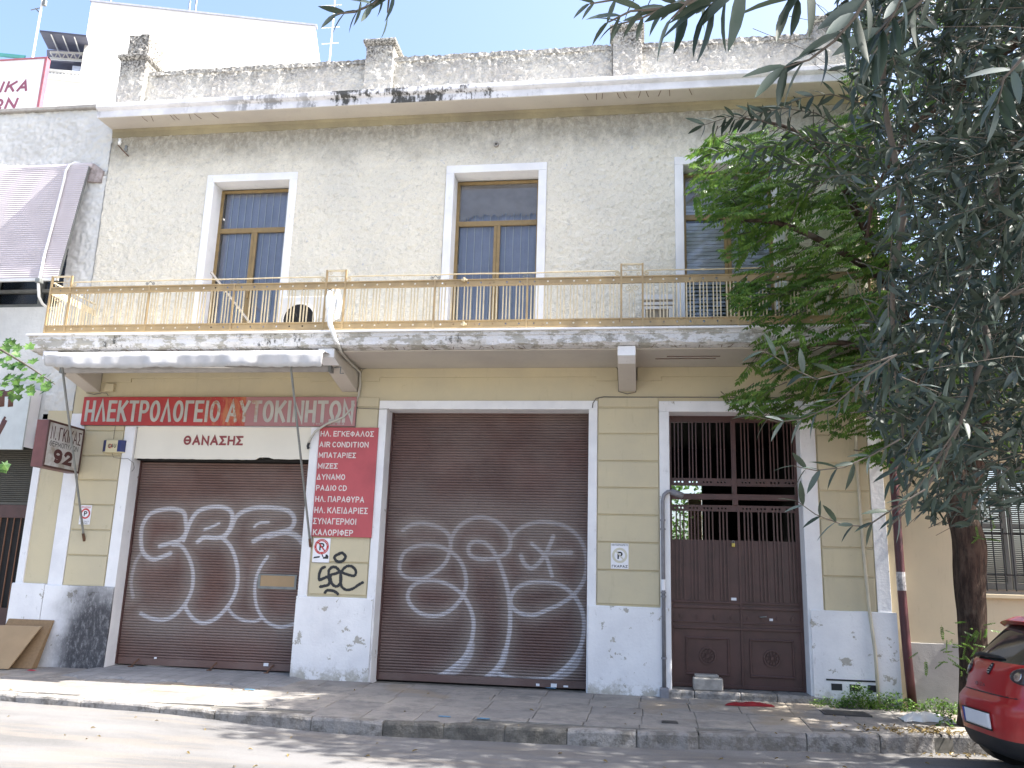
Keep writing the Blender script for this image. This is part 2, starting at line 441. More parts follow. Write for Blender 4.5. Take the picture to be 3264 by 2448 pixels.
# road
t = NT("worn_asphalt", 0.92, spec=0.3)
x, y, z = t.xyz()
c = t.mix(t.ramp(t.noise(0.9, 6, 0.6, stretch=(0.6, 1.6, 1)), 0.35, 0.68), (0.185, 0.182, 0.18), (0.125, 0.122, 0.12))
c = t.mix(t.ramp(t.noise(1.5, 6, 0.65, stretch=(0.35, 2.6, 1)), 0.50, 0.60, 0, 0.6), c, (0.20, 0.18, 0.155))
c = t.mix(t.math('MULTIPLY', t.ramp(t.noise(130, 3, 0.7), 0.50, 0.66), 0.45), c, (0.09, 0.088, 0.085))
c = t.mix(t.math('MULTIPLY', t.ramp(t.noise(160, 2, 0.7), 0.60, 0.68), 0.5), c, (0.42, 0.41, 0.39))
c = t.mix(t.ramp(t.noise(1.3, 5, 0.7, stretch=(0.5, 2.2, 1)), 0.685, 0.72, 0, 0.75), c, (0.085, 0.08, 0.075))
t.color(c); t.bump(t.math('ADD', t.noise(140, 4, 0.7), t.math('MULTIPLY', t.noise(9, 5), 0.8)), 0.6, 0.012)
xs = np.concatenate([np.arange(-60, -12, 4), np.arange(-12, 8, 0.2), np.arange(8, 61, 4)])
us = np.linspace(0, 1, 46)
def road_mesh():
    v = []; nx = len(xs); ny = len(us)
    for u in us:
        for xx in xs:
            y1 = float(ky(xx)) + 0.03; yy = y1 + (-9.0 - y1) * u ** 1.5
            v.append((xx, yy, float(road_z(xx, yy))))
    i = np.arange((nx - 1) * (ny - 1)); r = i // (nx - 1); c = i % (nx - 1); a = r * nx + c
    return np_mesh("road", np.array(v), np.stack([a, a + nx, a + nx + 1, a + 1], -1), t.m, True)
structure(link("road", road_mesh()))
# far pavement behind the camera
structure(MB().box(-60, 60, -13.5, -9.0, -0.05, 0.14).build("opposite_pavement", M_CONC, None))

# paving slabs
t = NT("paving_stone", 0.9, spec=0.3)
c = t.mix(t.rnd(), (0.31, 0.285, 0.25), (0.235, 0.222, 0.208))
c = t.mix(t.ramp(t.noise(3.2, 6, 0.7), 0.40, 0.66), c, (0.19, 0.18, 0.168))
c = t.mix(t.math('MULTIPLY', t.ramp(t.noise(14, 7, 0.8), 0.55, 0.68), 0.55), c, (0.13, 0.12, 0.11))
c = t.mix(t.ramp(t.noise(0.8, 4), 0.56, 0.66, 0, 0.35), c, (0.36, 0.27, 0.16))
t.color(c); t.bump(t.math('ADD', t.noise(38, 6, 0.7), t.math('MULTIPLY', t.noise(5, 4), 1.3)), 0.6, 0.012)
M_PAVE = t.m
t = NT("joint_dirt", 0.95); t.color(t.mix(t.ramp(t.noise(12, 5), 0.3, 0.7), (0.17, 0.16, 0.14), (0.10, 0.095, 0.08))); M_JOINT = t.m
pv = MB()
px_ = np.concatenate([np.arange(-40, -12, 4.0), np.arange(-12, 8.01, 0.5), np.arange(10, 41, 5.0)])
vs = []; fs = []
for i, xx in enumerate(px_):
    k = float(ky(xx)) + 0.12
    vs += [(xx, 0.6, 0.235), (xx, k, pave_z(xx, k) - 0.012)]
    if i: fs.append((2 * i - 2, 2 * i - 1, 2 * i + 1, 2 * i))
pv.add(vs, fs)
pave = structure(pv.build("pavement", M_JOINT, None, origin=(0, 0, 0)))
slab_variants = []
def slab_mesh(w, d, seed):
    rr = random.Random(seed); m = MB()
    j = lambda a: a + rr.uniform(-0.003, 0.003)
    e = 0.008
    b = [(j(-w / 2), j(-d / 2)), (j(w / 2), j(-d / 2)), (j(w / 2), j(d / 2)), (j(-w / 2), j(d / 2))]
    vs = [(x_, y_, -0.03) for x_, y_ in b] + [(x_, y_, -0.004) for x_, y_ in b] + [(x_ * (1 - e * 2 / w), y_ * (1 - e * 2 / d), 0.0) for x_, y_ in b]
    fs = [(8, 9, 10, 11)]
    for a in (0, 4):
        for k in range(4): fs.append((a + k, a + (k + 1) % 4, a + 4 + (k + 1) % 4, a + 4 + k))
    m.add(vs, fs); return m.mesh("paving_slab", M_PAVE)
SW, SD = 0.60, 0.47
slab_variants = [slab_mesh(SW - 0.006, SD - 0.006, k) for k in range(8)]
narrow = [slab_mesh(SW - 0.012, 0.2 - 0.012, k + 20) for k in range(3)]
tilt = math.atan(0.043)
for row in range(5):
    off = random.uniform(0, 0.12)
    for i in range(-21, 16):
        xc = i * SW + off + 0.3; yc = -0.04 - SD * (row + 0.5)
        if xc < -12.5 or xc > 8.5: continue
        kk = float(ky(xc)) + 0.12
        if yc - SD / 2 < kk - 0.03:
            room = (yc + SD / 2) - kk
            if room < 0.17: continue
            yc = (yc + SD / 2) - 0.10; me = narrow[(i + row) % 3]
        else: me = slab_variants[(i * 7 + row * 3 + i // 5) % 8]
        o = link("paving_slab", me, pave, (xc, yc, pave_z(xc, yc) + random.uniform(-0.003, 0.003)))
        o.rotation_euler = (tilt + random.uniform(-.006, .006), random.uniform(-.006, .006), random.uniform(-.008, .008))
# strip of cement between slabs and kerb and along the walls
# kerb stones
kb = MB(); vs = []; fs = []
kxs = np.concatenate([np.arange(-40, -13, 3.0), np.arange(-13, 9.01, 0.5), np.arange(12, 41, 4.0)])
for i, xx in enumerate(kxs):
    k = float(ky(xx)); tz = pave_z(xx, k) - 0.03
    vs += [(xx, k + 0.02, -0.1), (xx, k + 0.02, tz), (xx, k + 0.16, tz)]
    if i:
        a = 3 * i - 3; fs += [(a, a + 1, a + 4, a + 3), (a + 1, a + 2, a + 5, a + 4)]
kb.add(vs, fs); kerb = structure(kb.build("kerb", M_JOINT, None, origin=(0, 0, 0)))
t = NT("kerb_marble", 0.85, spec=0.35)
c = t.mix(t.rnd(), (0.30, 0.285, 0.265), (0.22, 0.21, 0.20))
c = t.mix(t.ramp(t.noise(6, 7, 0.75), 0.45, 0.60), c, (0.15, 0.14, 0.125))
t.color(c); t.bump(t.noise(14, 6, 0.65), 0.9, 0.03); M_KERB = t.m
t = NT("kerb_dark_concrete", 0.95)
c = t.mix(t.ramp(t.noise(5, 7, 0.75), 0.35, 0.62), (0.22, 0.205, 0.175), (0.105, 0.098, 0.085))
t.color(c); t.bump(t.noise(30, 6, 0.75), 1.0, 0.03); M_KERBD = t.m
xk = -12.8
rk = random.Random(5)
while xk < 8.5:
    ln = rk.uniform(0.62, 1.15)
    dark = -3.25 <= xk < -0.75
    if dark: ln = 0.65
    x0, x1 = xk + 0.008, xk + ln - 0.008
    n = 7; m = MB(); vs = []; fs = []
    for i in range(n):
        xx = x0 + (x1 - x0) * i / (n - 1); k = float(ky(xx))
        top = pave_z(xx, k) + 0.004 + rk.uniform(-.004, .004); w = rk.uniform(-.008, .008)
        e = 0.030 if 0 < i < n - 1 else 0.045
        ins = 0.0 if 0 < i < n - 1 else 0.012
        vs += [(xx, k + w + ins, -0.06), (xx, k + w + ins, top - e), (xx, k + w + e * 0.35 + ins, top - e * 0.3), (xx, k + e * 1.2 + ins, top - ins * .5), (xx, k + 0.155, top - ins * .5)]
        if i:
            a = 5 * (i - 1)
            for j in range(4): fs.append((a + j, a + j + 1, a + 6 + j, a + 5 + j))
    fs += [(0, 1, 2, 3, 4), tuple(5 * (n - 1) + q for q in (4, 3, 2, 1, 0))]
    m.add(vs, fs)
    m.build("kerb_stone", M_KERBD if dark else M_KERB, kerb, smooth=False)
    xk += ln
# sloping cement apron in front of the left garage
ap = MB(); vs = []; fs = []
nx, ny = 22, 8
for j in range(ny):
    for i in range(nx):
        xx = -7.75 + 3.25 * i / (nx - 1); yy = 0.24 - 1.12 * j / (ny - 1) * (1 - 0.12 * math.sin(i * 1.3) * (j == ny - 1))
        vs.append((xx, yy, 0.285 - 0.058 * j / (ny - 1) - 0.03 * (j == ny - 1) - (0.03 if i in (0, nx - 1) else 0)))
for j in range(ny - 1):
    for i in range(nx - 1):
        a = j * nx + i; fs.append((a, a + nx, a + nx + 1, a + 1))
ap.add(vs, fs)
t = NT("cement_apron", 0.92)
c = t.mix(t.ramp(t.noise(2.5, 6, 0.7), 0.35, 0.65), (0.27, 0.27, 0.27), (0.19, 0.19, 0.19))
x, y, z = t.xyz()
gx = t.math('ABSOLUTE', t.math('SUBTRACT', t.math('FRACT', t.math('MULTIPLY', x, 4.0)), 0.5))
gy = t.math('ABSOLUTE', t.math('SUBTRACT', t.math('FRACT', t.math('MULTIPLY', y, 5.0)), 0.5))
ln_ = t.math('MAXIMUM', t.ramp(gx, 0.47, 0.495), t.ramp(gy, 0.465, 0.495))
c = t.mix(t.math('MULTIPLY', ln_, 0.55), c, (0.08, 0.08, 0.08))
t.color(c); t.bump(t.math('SUBTRACT', t.noise(30, 6), t.math('MULTIPLY', ln_, 1.0)), 0.6, 0.01)
ap.build("cement_apron", t.m, pave, origin=(0, 0, 0))
M_APRON = t.m

# ================================================================== THE GARAGE BUILDING
BL = thing("garage_building", "two-storey cream and yellow building with two brown garage shutters and a long balcony", "building", (-2.7, 0, 0.25))
def wall(m, x0, x1, z0, z1, holes, y0, depth):
    xs_ = sorted({x0, x1, *[h[0] for h in holes], *[h[1] for h in holes]})
    zs_ = sorted({z0, z1, *[h[2] for h in holes], *[h[3] for h in holes]})
    zs_ = [v for v in zs_ if z0 <= v <= z1]
    for i in range(len(xs_) - 1):
        for j in range(len(zs_) - 1):
            cx, cz = (xs_[i] + xs_[i + 1]) / 2, (zs_[j] + zs_[j + 1]) / 2
            if any(h[0] < cx < h[1] and h[2] < cz < h[3] for h in holes): continue
            m.add([(xs_[i], y0, zs_[j]), (xs_[i + 1], y0, zs_[j]), (xs_[i + 1], y0, zs_[j + 1]), (xs_[i], y0, zs_[j + 1])], [(0, 1, 2, 3)])
    for h in holes:
        a, b, c_, d = h[:4]; y1 = y0 + depth
        m.add([(a, y0, c_), (a, y1, c_), (a, y1, d), (a, y0, d)], [(0, 1, 2, 3)])
        m.add([(b, y0, c_), (b, y0, d), (b, y1, d), (b, y1, c_)], [(0, 1, 2, 3)])
        m.add([(a, y0, d), (a, y1, d), (b, y1, d), (b, y0, d)], [(0, 1, 2, 3)])
    return m
WIN = [(-6.71, -5.42), (-2.785, -1.455), (0.675, 1.985)]
ZW0, ZW1 = 4.88, 7.745
XL, XR = -8.60, 3.215
up = wall(MB(), XL, XR, 4.86, 8.9, [(a, b, ZW0, ZW1) for a, b in WIN], 0.0, 0.27)
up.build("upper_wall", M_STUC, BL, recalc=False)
UPW = True
# end wall and back so the building is solid
bk = MB().box(XR - 0.02, XR, 0.002, 7.0, 0.0, 8.95); bk.box(XL + .001, XL + 0.02, 0.32, 6.9, 0.0, 8.85); bk.box(XL, .15, 6.9, 7.0, 0.0, 8.95); bk.box(2.65, XR - .03, 6.9, 7.0, 0.0, 8.95); bk.box(.15, 2.65, 6.9, 7.0, 4.45, 8.95); bk.box(XL + .06, XR - .06, 0.12, 6.8, 8.86, 8.925)
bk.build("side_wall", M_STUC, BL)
G1 = (-7.52, -4.72, 0.0, 3.76); G2 = (-3.61, -0.657, 0.0, 4.04); GT = (0.43, 2.19, 0.0, 4.01)
lw = wall(MB(), XL, XR, 0.15, 4.86, [G1, G2, GT], 0.0, 0.30)
lw.build("ground_floor_wall", M_YEL, BL, recalc=False)
# floors/back of garages are closed by the shutters; inner slab between storeys
MB().box(XL + .02, XR - .03, 0.35, 6.8, 4.55, 4.84).build("inner_floor", M_DARK, BL)
# --- parapet and piers
def vnoise(x, z, s, seed):
    """smooth value noise on a plane"""
    rr = np.random.default_rng(seed); T = rr.uniform(-1, 1, (512, 512))
    u, v = x / s, z / s; i, j = np.floor(u).astype(int), np.floor(v).astype(int); f, g = u - i, v - j
    f = f * f * (3 - 2 * f); g = g * g * (3 - 2 * g); i %= 512; j %= 512; i1, j1 = (i + 1) % 512, (j + 1) % 512
    return (T[i, j] * (1 - f) + T[i1, j] * f) * (1 - g) + (T[i, j1] * (1 - f) + T[i1, j1] * f) * g
def rough_face(name, x0, x1, z0, z1, y, step, amp, mat, parent, seed=0, jag=0.0):
    """real lumpy roughcast skin standing proud of a wall"""
    xs_ = np.arange(x0, x1 + step / 2, step); zs_ = np.arange(z0, z1 + step / 2, step)
    X_, Z_ = np.meshgrid(xs_, zs_)
    h = vnoise(X_, Z_, .05, seed) + .6 * vnoise(X_, Z_, .024, seed + 1) + .7 * vnoise(X_, Z_, .13, seed + 2)
    Y_ = y - .004 - amp * (h + 1.1) * .5
    if jag: Z_ = Z_ + jag * vnoise(X_, Z_ * 0, .05, seed + 5) * (Z_ > z1 - step)
    i = np.arange((len(xs_) - 1) * (len(zs_) - 1)); r_ = i // (len(xs_) - 1); c_ = i % (len(xs_) - 1); a = r_ * len(xs_) + c_
    pw = np.array(wloc(parent))
    me = np_mesh(name, np.stack([X_.ravel(), Y_.ravel(), Z_.ravel()], -1) - pw, np.stack([a, a + 1, a + len(xs_) + 1, a + len(xs_)], -1), mat, True)
    return link(name, me, parent, tuple(pw))
ph = MB().box(XL + 0.05, XR - 0.05, -0.03, 0.22, 8.93, 9.755)
pp = ph.build("parapet", M_PARA, BL, bevel=0.012)
for a, b in ((-8.07, -4.30), (-3.84, -.36), (.09, 2.63)):
    rough_face("roughcast_skin", a, b, 8.95, 9.70, -.03, .016, .030, M_PARA, pp, int(a * 10) % 50, 0)
    rough_face("roughcast_skin", a, b, 9.69, 9.765, -.05, .016, .026, M_PARA, pp, int(a * 7) % 50, .012)
def parapet_pier(x0, x1, top, block=False):
    m = MB().box(x0 + .05, x1 - .04, -0.13, 0.36, 8.93, top - 0.08)
    m.hexa([(x0 + .05, -.13, top - .08), (x1 - .04, -.13, top - .08), (x1 - .04, .36, top - .08), (x0 + .05, .36, top - .08), (x0, -.19, top - .03), (x1, -.19, top - .03), (x1, .42, top - .03), (x0, .42, top - .03)])
    m.box(x0, x1, -0.19, 0.42, top - .03, top + .03)
    if block: m.box(x0 + 0.13, x1 - 0.06, -0.10, 0.36, top + .03, top + 0.43)
    o = m.build("parapet_pier", M_PARA, BL, bevel=0.015)
    rough_face("roughcast_skin", x0 + .055, x1 - .045, 8.95, top - .09, -.13, .016, .030, M_PARA, o, 3)
    if block: rough_face("roughcast_skin", x0 + .135, x1 - .065, top + .03, top + .42, -.10, .016, .030, M_PARA, o, 4)
parapet_pier(-8.61, -8.06, 10.03, True); parapet_pier(-4.34, -3.80, 10.03); parapet_pier(-0.40, 0.13, 10.02); parapet_pier(2.59, 3.14, 9.96)
for a_, b_ in ((XL + .01, -6.83), (-5.305, -2.90), (-1.335, .56), (2.10, XR - .01)):
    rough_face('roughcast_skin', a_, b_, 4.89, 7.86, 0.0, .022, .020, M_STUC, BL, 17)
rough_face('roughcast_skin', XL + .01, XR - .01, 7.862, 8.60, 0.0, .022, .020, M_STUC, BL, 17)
# --- cornice
cx0, cx1 = -8.63, 3.30
m = MB().prism_x([(0, 8.93), (0, 8.755), (-0.44, 8.735), (-0.44, 8.85), (-0.475, 8.862), (-0.50, 8.885), (-0.50, 8.955), (-0.02, 8.985)], cx0, cx1)
m.build("cornice", M_CORN, BL, bevel=0.006)
MB().prism_x([(-0.002, 8.752), (-0.002, 8.745), (-0.425, 8.728), (-0.43, 8.737)], cx0 + .02, cx1 - .02).build("cornice_soffit", M_SOFF, BL)
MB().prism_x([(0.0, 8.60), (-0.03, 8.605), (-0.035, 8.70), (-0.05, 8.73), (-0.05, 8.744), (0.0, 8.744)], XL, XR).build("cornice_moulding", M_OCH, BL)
# rebar stubs showing under the cornice and under the balcony slab
def rebars(name, spans, y0, y1, z, L):
    m = MB(); rr = random.Random(3)
    for a, b, n in spans:
        for i in range(n):
            xx = a + (b - a) * (i + rr.uniform(.1, .9)) / n
            q = rr.uniform(-.03, .03)
            m.tube([(xx, y0, z), (xx + q, (y0 + y1) / 2 + rr.uniform(-.02, .02), z - rr.uniform(.0, .012)), (xx + q * 1.8, y1, z + rr.uniform(-.004, .002))], 0.004, 4)
    m.build(name, M_RUST, BL)
rebars("exposed_rebar", [(-7.9, -6.6, 7), (-0.9, 0.8, 10)], -0.43, -0.27, 8.724, .2)
# --- balcony slab
SX0, SX1, SY = -8.63, 3.27, -1.15
def slab_face():
    n = 300; rr = np.random.default_rng(4)
    def n1(k, s): return np.interp(np.linspace(0, k, n), np.arange(k + 1), rr.uniform(-1, 1, k + 1)) * s
    xs_ = np.linspace(SX0, SX1, n)
    low = 4.69 + n1(90, .012) + n1(30, .01); mid = 4.745 + n1(70, .008)
    dlow = -1.145 + np.clip(n1(60, .045) + n1(140, .02), -0.002, .06)
    v = []; f = []
    for i in range(n):
        v += [(xs_[i], -1.15, 4.858), (xs_[i], -1.15, 4.81), (xs_[i], -1.135, 4.80), (xs_[i], -1.138, mid[i]), (xs_[i], dlow[i], low[i]), (xs_[i], dlow[i] + .05, 4.668), (xs_[i], -0.98, 4.655), (xs_[i], 0.0, 4.655)]
        if i:
            a = 8 * (i - 1)
            for j in range(6): f.append((a + j, a + j + 1, a + 9 + j, a + 8 + j))
    m = MB().add(v, f)
    m.add([(SX0, -1.15, 4.858), (SX0, -1.135, 4.74), (SX0, -1.08, 4.668), (SX0, 0, 4.655), (SX0, 0, 4.858)], [(0, 1, 2, 3, 4)])
    m.add([(SX1, -1.15, 4.858), (SX1, -1.135, 4.74), (SX1, -1.08, 4.668), (SX1, 0, 4.655), (SX1, 0, 4.858)], [(4, 3, 2, 1, 0)])
    m.add([(SX0, -1.15, 4.858), (SX1, -1.15, 4.858), (SX1, 0, 4.858), (SX0, 0, 4.858)], [(0, 1, 2, 3)])
    return m
sb = slab_face().build("balcony_slab", M_SLAB, BL)
MB().box(SX0 + .03, SX1 - .03, -0.975, -0.002, 4.638, 4.654).build("balcony_soffit", M_SOFF, BL)
MB().box(SX0 - .04, SX1 + .02, -1.185, -1.10, 4.860, 4.887).build("balcony_edge_trim", M_WHITE, BL, bevel=.004)
rebars("exposed_rebar", [(-7.2, -5.4, 7), (-3.6, -1.3, 11), (0.1, 1.9, 9)], -1.12, -1.0, 4.655, .2)
m = MB()
for z_, a, b in ((0, 0.25, 1.05), (0, .4, 1.1)):
    yy = -0.62 if a > .3 else -0.50
    m.tube([(a + (b - a) * k / 8, yy + random.uniform(-.004, .004), 4.634) for k in range(9)], .006, 5)
m.build("exposed_rebar", M_RUST, BL)
for bx0, bx1 in ((-8.43, -8.19), (-4.31, -4.07), (-0.25, -0.01), (2.93, 3.17)):
    m = MB().prism_x([(-0.003, 4.66), (-1.08, 4.66), (-1.08, 4.535), (-0.003, 4.285)], bx0, bx1)
    o = m.build("balcony_bracket", M_SOFF, BL, bevel=.012)
    MB().prism_x([(-1.083, 4.655), (-1.088, 4.655), (-1.088, 4.53), (-.86, 4.475), (-.86, 4.481)], bx0 + .008, bx1 - .008).build("bracket_patch", M_WHITE, o)
# --- frieze band with stepped groove
def frieze(a, b, step):
    m = MB().prism_y([(a, 4.443), (a + step, 4.443), (a + step, 4.502), (b - step, 4.502), (b - step, 4.443), (b, 4.443), (b, 4.636), (a, 4.636)], -0.024, 0.0)
    m.build("frieze_band", M_YEL, BL, bevel=.003)
frieze(-8.17, -4.33, 0.48); frieze(-4.05, -0.27, 0.30); frieze(0.01, 2.91, 0.33)
# --- rusticated piers
JZ = [1.385, 1.82, 2.19, 2.56, 2.93, 3.30, 3.68, 4.054]
for a, b in ((-8.34, -7.70), (-4.575, -3.735), (-0.535, 0.295), (2.40, 3.03)):
    for k in range(7):
        z0, z1 = JZ[k] + (0.012 if k else 0), JZ[k + 1] - 0.012
        rr = random.uniform(-.004, .004)
        m = MB().prism_y([(a, z0), (b + rr, z0), (b + rr, z1), (a, z1)], -0.022, 0.0)
        m.build("rusticated_block", M_YEL, BL, bevel=.007)
    MB().box(a, b, -0.022, 0.0, 4.066, 4.20).build("pier_head", M_YEL, BL, bevel=.006)
# --- white edge strips
MB().box(XL + .003, -8.36, -0.02, 0.0, 1.37, 3.95).build("corner_strip", M_WHITE, BL, bevel=.004)
MB().box(3.05, XR + .006, -0.02, 0.0, 1.36, 4.30).build("corner_strip", M_WHITE, BL, bevel=.004)
# --- door and window surrounds
def surround(name, x0, x1, zt, z0, wl, wr, wt, yf=-0.03, mat=None):
    """x0..x1 the opening, zt its top"""
    m = MB().box(x0 - wl, x0, yf, 0.29, z0, zt); m.box(x1, x1 + wr, yf, 0.29, z0, zt)
    m.box(x0 - wl, x1 + wr, yf, 0.29, zt, zt + wt)
    return m.build(name, mat or M_WHITE, BL, bevel=.008)
def surround2(name, x0, x1, zt, z0, wl, wr, wt, yf=-0.03, inside=0.012):
    return surround(name, x0 + inside, x1 - inside, zt - inside, z0, wl + inside, wr + inside, wt + inside, yf)
surround2("shutter_surround", G1[0], G1[1], G1[3] + .0, 0.2, 0.16, 0.125, 0.01)
surround2("shutter_surround", G2[0], G2[1], G2[3], 0.2, 0.11, 0.11, 0.115)
surround2("gate_surround", GT[0], GT[1], GT[3], 0.2, 0.125, 0.19, 0.14)
for a, b in WIN: surround2("window_surround", a, b, ZW1, ZW0, 0.115, 0.115, 0.115)
# --- plinths
def plinth(a, b, top, mat, base=0.12):
    n = 9; rr = random.Random(int((a + 20) * 10)); m = MB()
    vs = []
    for i in range(n):
        xx = a + (b - a) * i / (n - 1); w = rr.uniform(-.004, .004)
        vs += [(xx, -0.06 + w, base), (xx, -0.058 + w, top - .012 + w), (xx, -0.045, top + w), (xx, 0.0, top + w)]
    fs = []
    for i in range(n - 1):
        for j in range(3): fs.append((4 * i + j, 4 * i + j + 1, 4 * i + j + 5, 4 * i + j + 4))
    fs += [(0, 1, 2, 3), tuple(4 * (n - 1) + q for q in (3, 2, 1, 0))]
    m.add(vs, fs)
    # return into the doorway
    return m.build("plinth", mat, BL)
plinth(-8.60, -7.51, 1.385, M_PLINTH_S); plinth(-4.735, -3.62, 1.345, M_PLINTH); plinth(-0.645, 0.415, 1.355, M_PLINTH); plinth(2.21, 3.265, 1.395, M_PLINTH)
# vent holes low in the right plinth
m = MB()
for k in range(3): m.box(2.42 + .22 * k, 2.55 + .22 * k, -0.066, -0.05, 0.42, 0.50)
m.box(2.36, 2.98, -0.068, -0.05, .535, .555)
m.build("foundation_vent", M_INK, BL)
# --- windows (French doors)
def window(a, b, kind):
    y = 0.25; zt = 7.71
    m = MB()
    m.box(a + .0, a + .06, y, y + .05, ZW0, zt); m.box(b - .06, b, y, y + .05, ZW0, zt)
    m.box(a + .06, b - .06, y, y + .05, zt - .05, zt); m.box(a + .06, b - .06, y - .008, y + .052, 6.965, 7.045)
    c_ = (a + b) / 2 + (0.0)
    m.box(c_ - .05, c_ - .002, y - .004, y + .048, ZW0, 6.965); m.box(c_ + .002, c_ + .05, y - .010, y + .046, ZW0, 6.965)
    m.box(a + .06, b - .06, y + .002, y + .045, ZW0, ZW0 + .10)
    m.box(c_ - .012, c_ + .012, y - .03, y - .01, 5.86, 5.98)
    w = m.build("window", M_FRAME, BL, bevel=.004)
    for (p, q, r_, s_) in ((a + .06, c_ - .05, ZW0 + .1, 6.965), (c_ + .05, b - .06, ZW0 + .1, 6.965), (a + .06, b - .06, 7.045, zt - .05)):
        MB().box(p + .001, q - .001, y + .020, y + .024, r_ + .001, s_ - .001).build("pane", M_GLASS, w)
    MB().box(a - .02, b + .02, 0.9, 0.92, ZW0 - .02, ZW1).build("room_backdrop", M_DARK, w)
    if kind != 'slats':
        n = 10; cord_ = MB().box(-.005, .005, -.003, .003, 0, 2.74).mesh("cord", M_WPLAS)
        st = MB().prism_z([(-.055, .0), (0, -.012), (.055, .0), (.055, .002), (0, -.010), (-.055, .002)], 0, 2.74).mesh("curtain_strip", M_CURT)
        for i in range(n):
            xx = a + .06 + (b - a - .12) * (i + .5) / n
            link("curtain_strip", st, w, (xx, 0.34, ZW0 + .06)); link("cord", cord_, w, (xx + (b - a - .12) / n / 2, 0.325, ZW0 + .06))
    if kind == 'dust':
        m2 = MB(); n = 60; rr = random.Random(9)
        vs = []; fs = []
        for i in range(n):
            xx = a + .06 + (b - a - .12) * i / (n - 1)
            zz = 7.14 + rr.uniform(-.03, .05) - .10 * (i < 12) * (12 - i) / 12
            vs += [(xx, y + .029, zz), (xx, y + .029, zt - .05)]
            if i: fs.append((2 * i - 2, 2 * i, 2 * i + 1, 2 * i - 1))
        m2.add(vs, fs).build("dust_film", M_DUST, w)
    if kind == 'slats':
        sm_ = MB().prism_x([(-.010, .0), (-.014, .025), (-.006, .052), (.0, .052), (-.004, .0)], -(b - a - .12) / 2, (b - a - .12) / 2).mesh("slat", M_W3SL)
        k = 0; zz = ZW0 + .10
        while zz < zt - .35:
            if not (zz > 6.9 and zz < 7.0):
                o = link("slat", sm_, w, (c_, 0.30, zz))
                if zz < 5.95: o.rotation_euler = (-.55, 0, 0)
            zz += .0575
        MB().box(a + .06, b - .06, .285, .40, 7.22, 7.66).build("shutter_box", M_DUST, w)
    return w
window(*WIN[0], 'plain'); window(*WIN[1], 'dust'); window(*WIN[2], 'slats')

# ================================================================== SHUTTERS WITH PAINT
def px_strokes(strokes, ox, oy, s, y):
    out = []
    for st, wdt, br in strokes:
        pts = [W(ox + cx * s, oy + cy * s, y) for cx, cy in st]
        # smooth with Catmull-Rom
        if len(pts) > 2:
            q = [pts[0]] + pts + [pts[-1]]; r_ = []
            for i in range(1, len(q) - 2):
                for u in np.linspace(0, 1, 8, endpoint=False):
                    p0, p1, p2, p3 = [np.array(q[i + k]) for k in (-1, 0, 1, 2)]
                    r_.append(tuple(0.5 * (2 * p1 + (p2 - p0) * u + (2 * p0 - 5 * p1 + 4 * p2 - p3) * u * u + (3 * p1 - p0 - 3 * p2 + p3) * u ** 3)))
            r_.append(pts[-1]); pts = r_
        out.append((np.array(pts), wdt, br))
    return out
def seg_dist(X, Z, pts):
    d = np.full(X.shape, 1e9)
    for (ax, az), (bx, bz) in zip(pts[:-1], pts[1:]):
        vx, vz = bx - ax, bz - az; l2 = vx * vx + vz * vz + 1e-12
        t_ = np.clip(((X - ax) * vx + (Z - az) * vz) / l2, 0, 1)
        d = np.minimum(d, np.hypot(X - ax - t_ * vx, Z - az - t_ * vz))
    return d
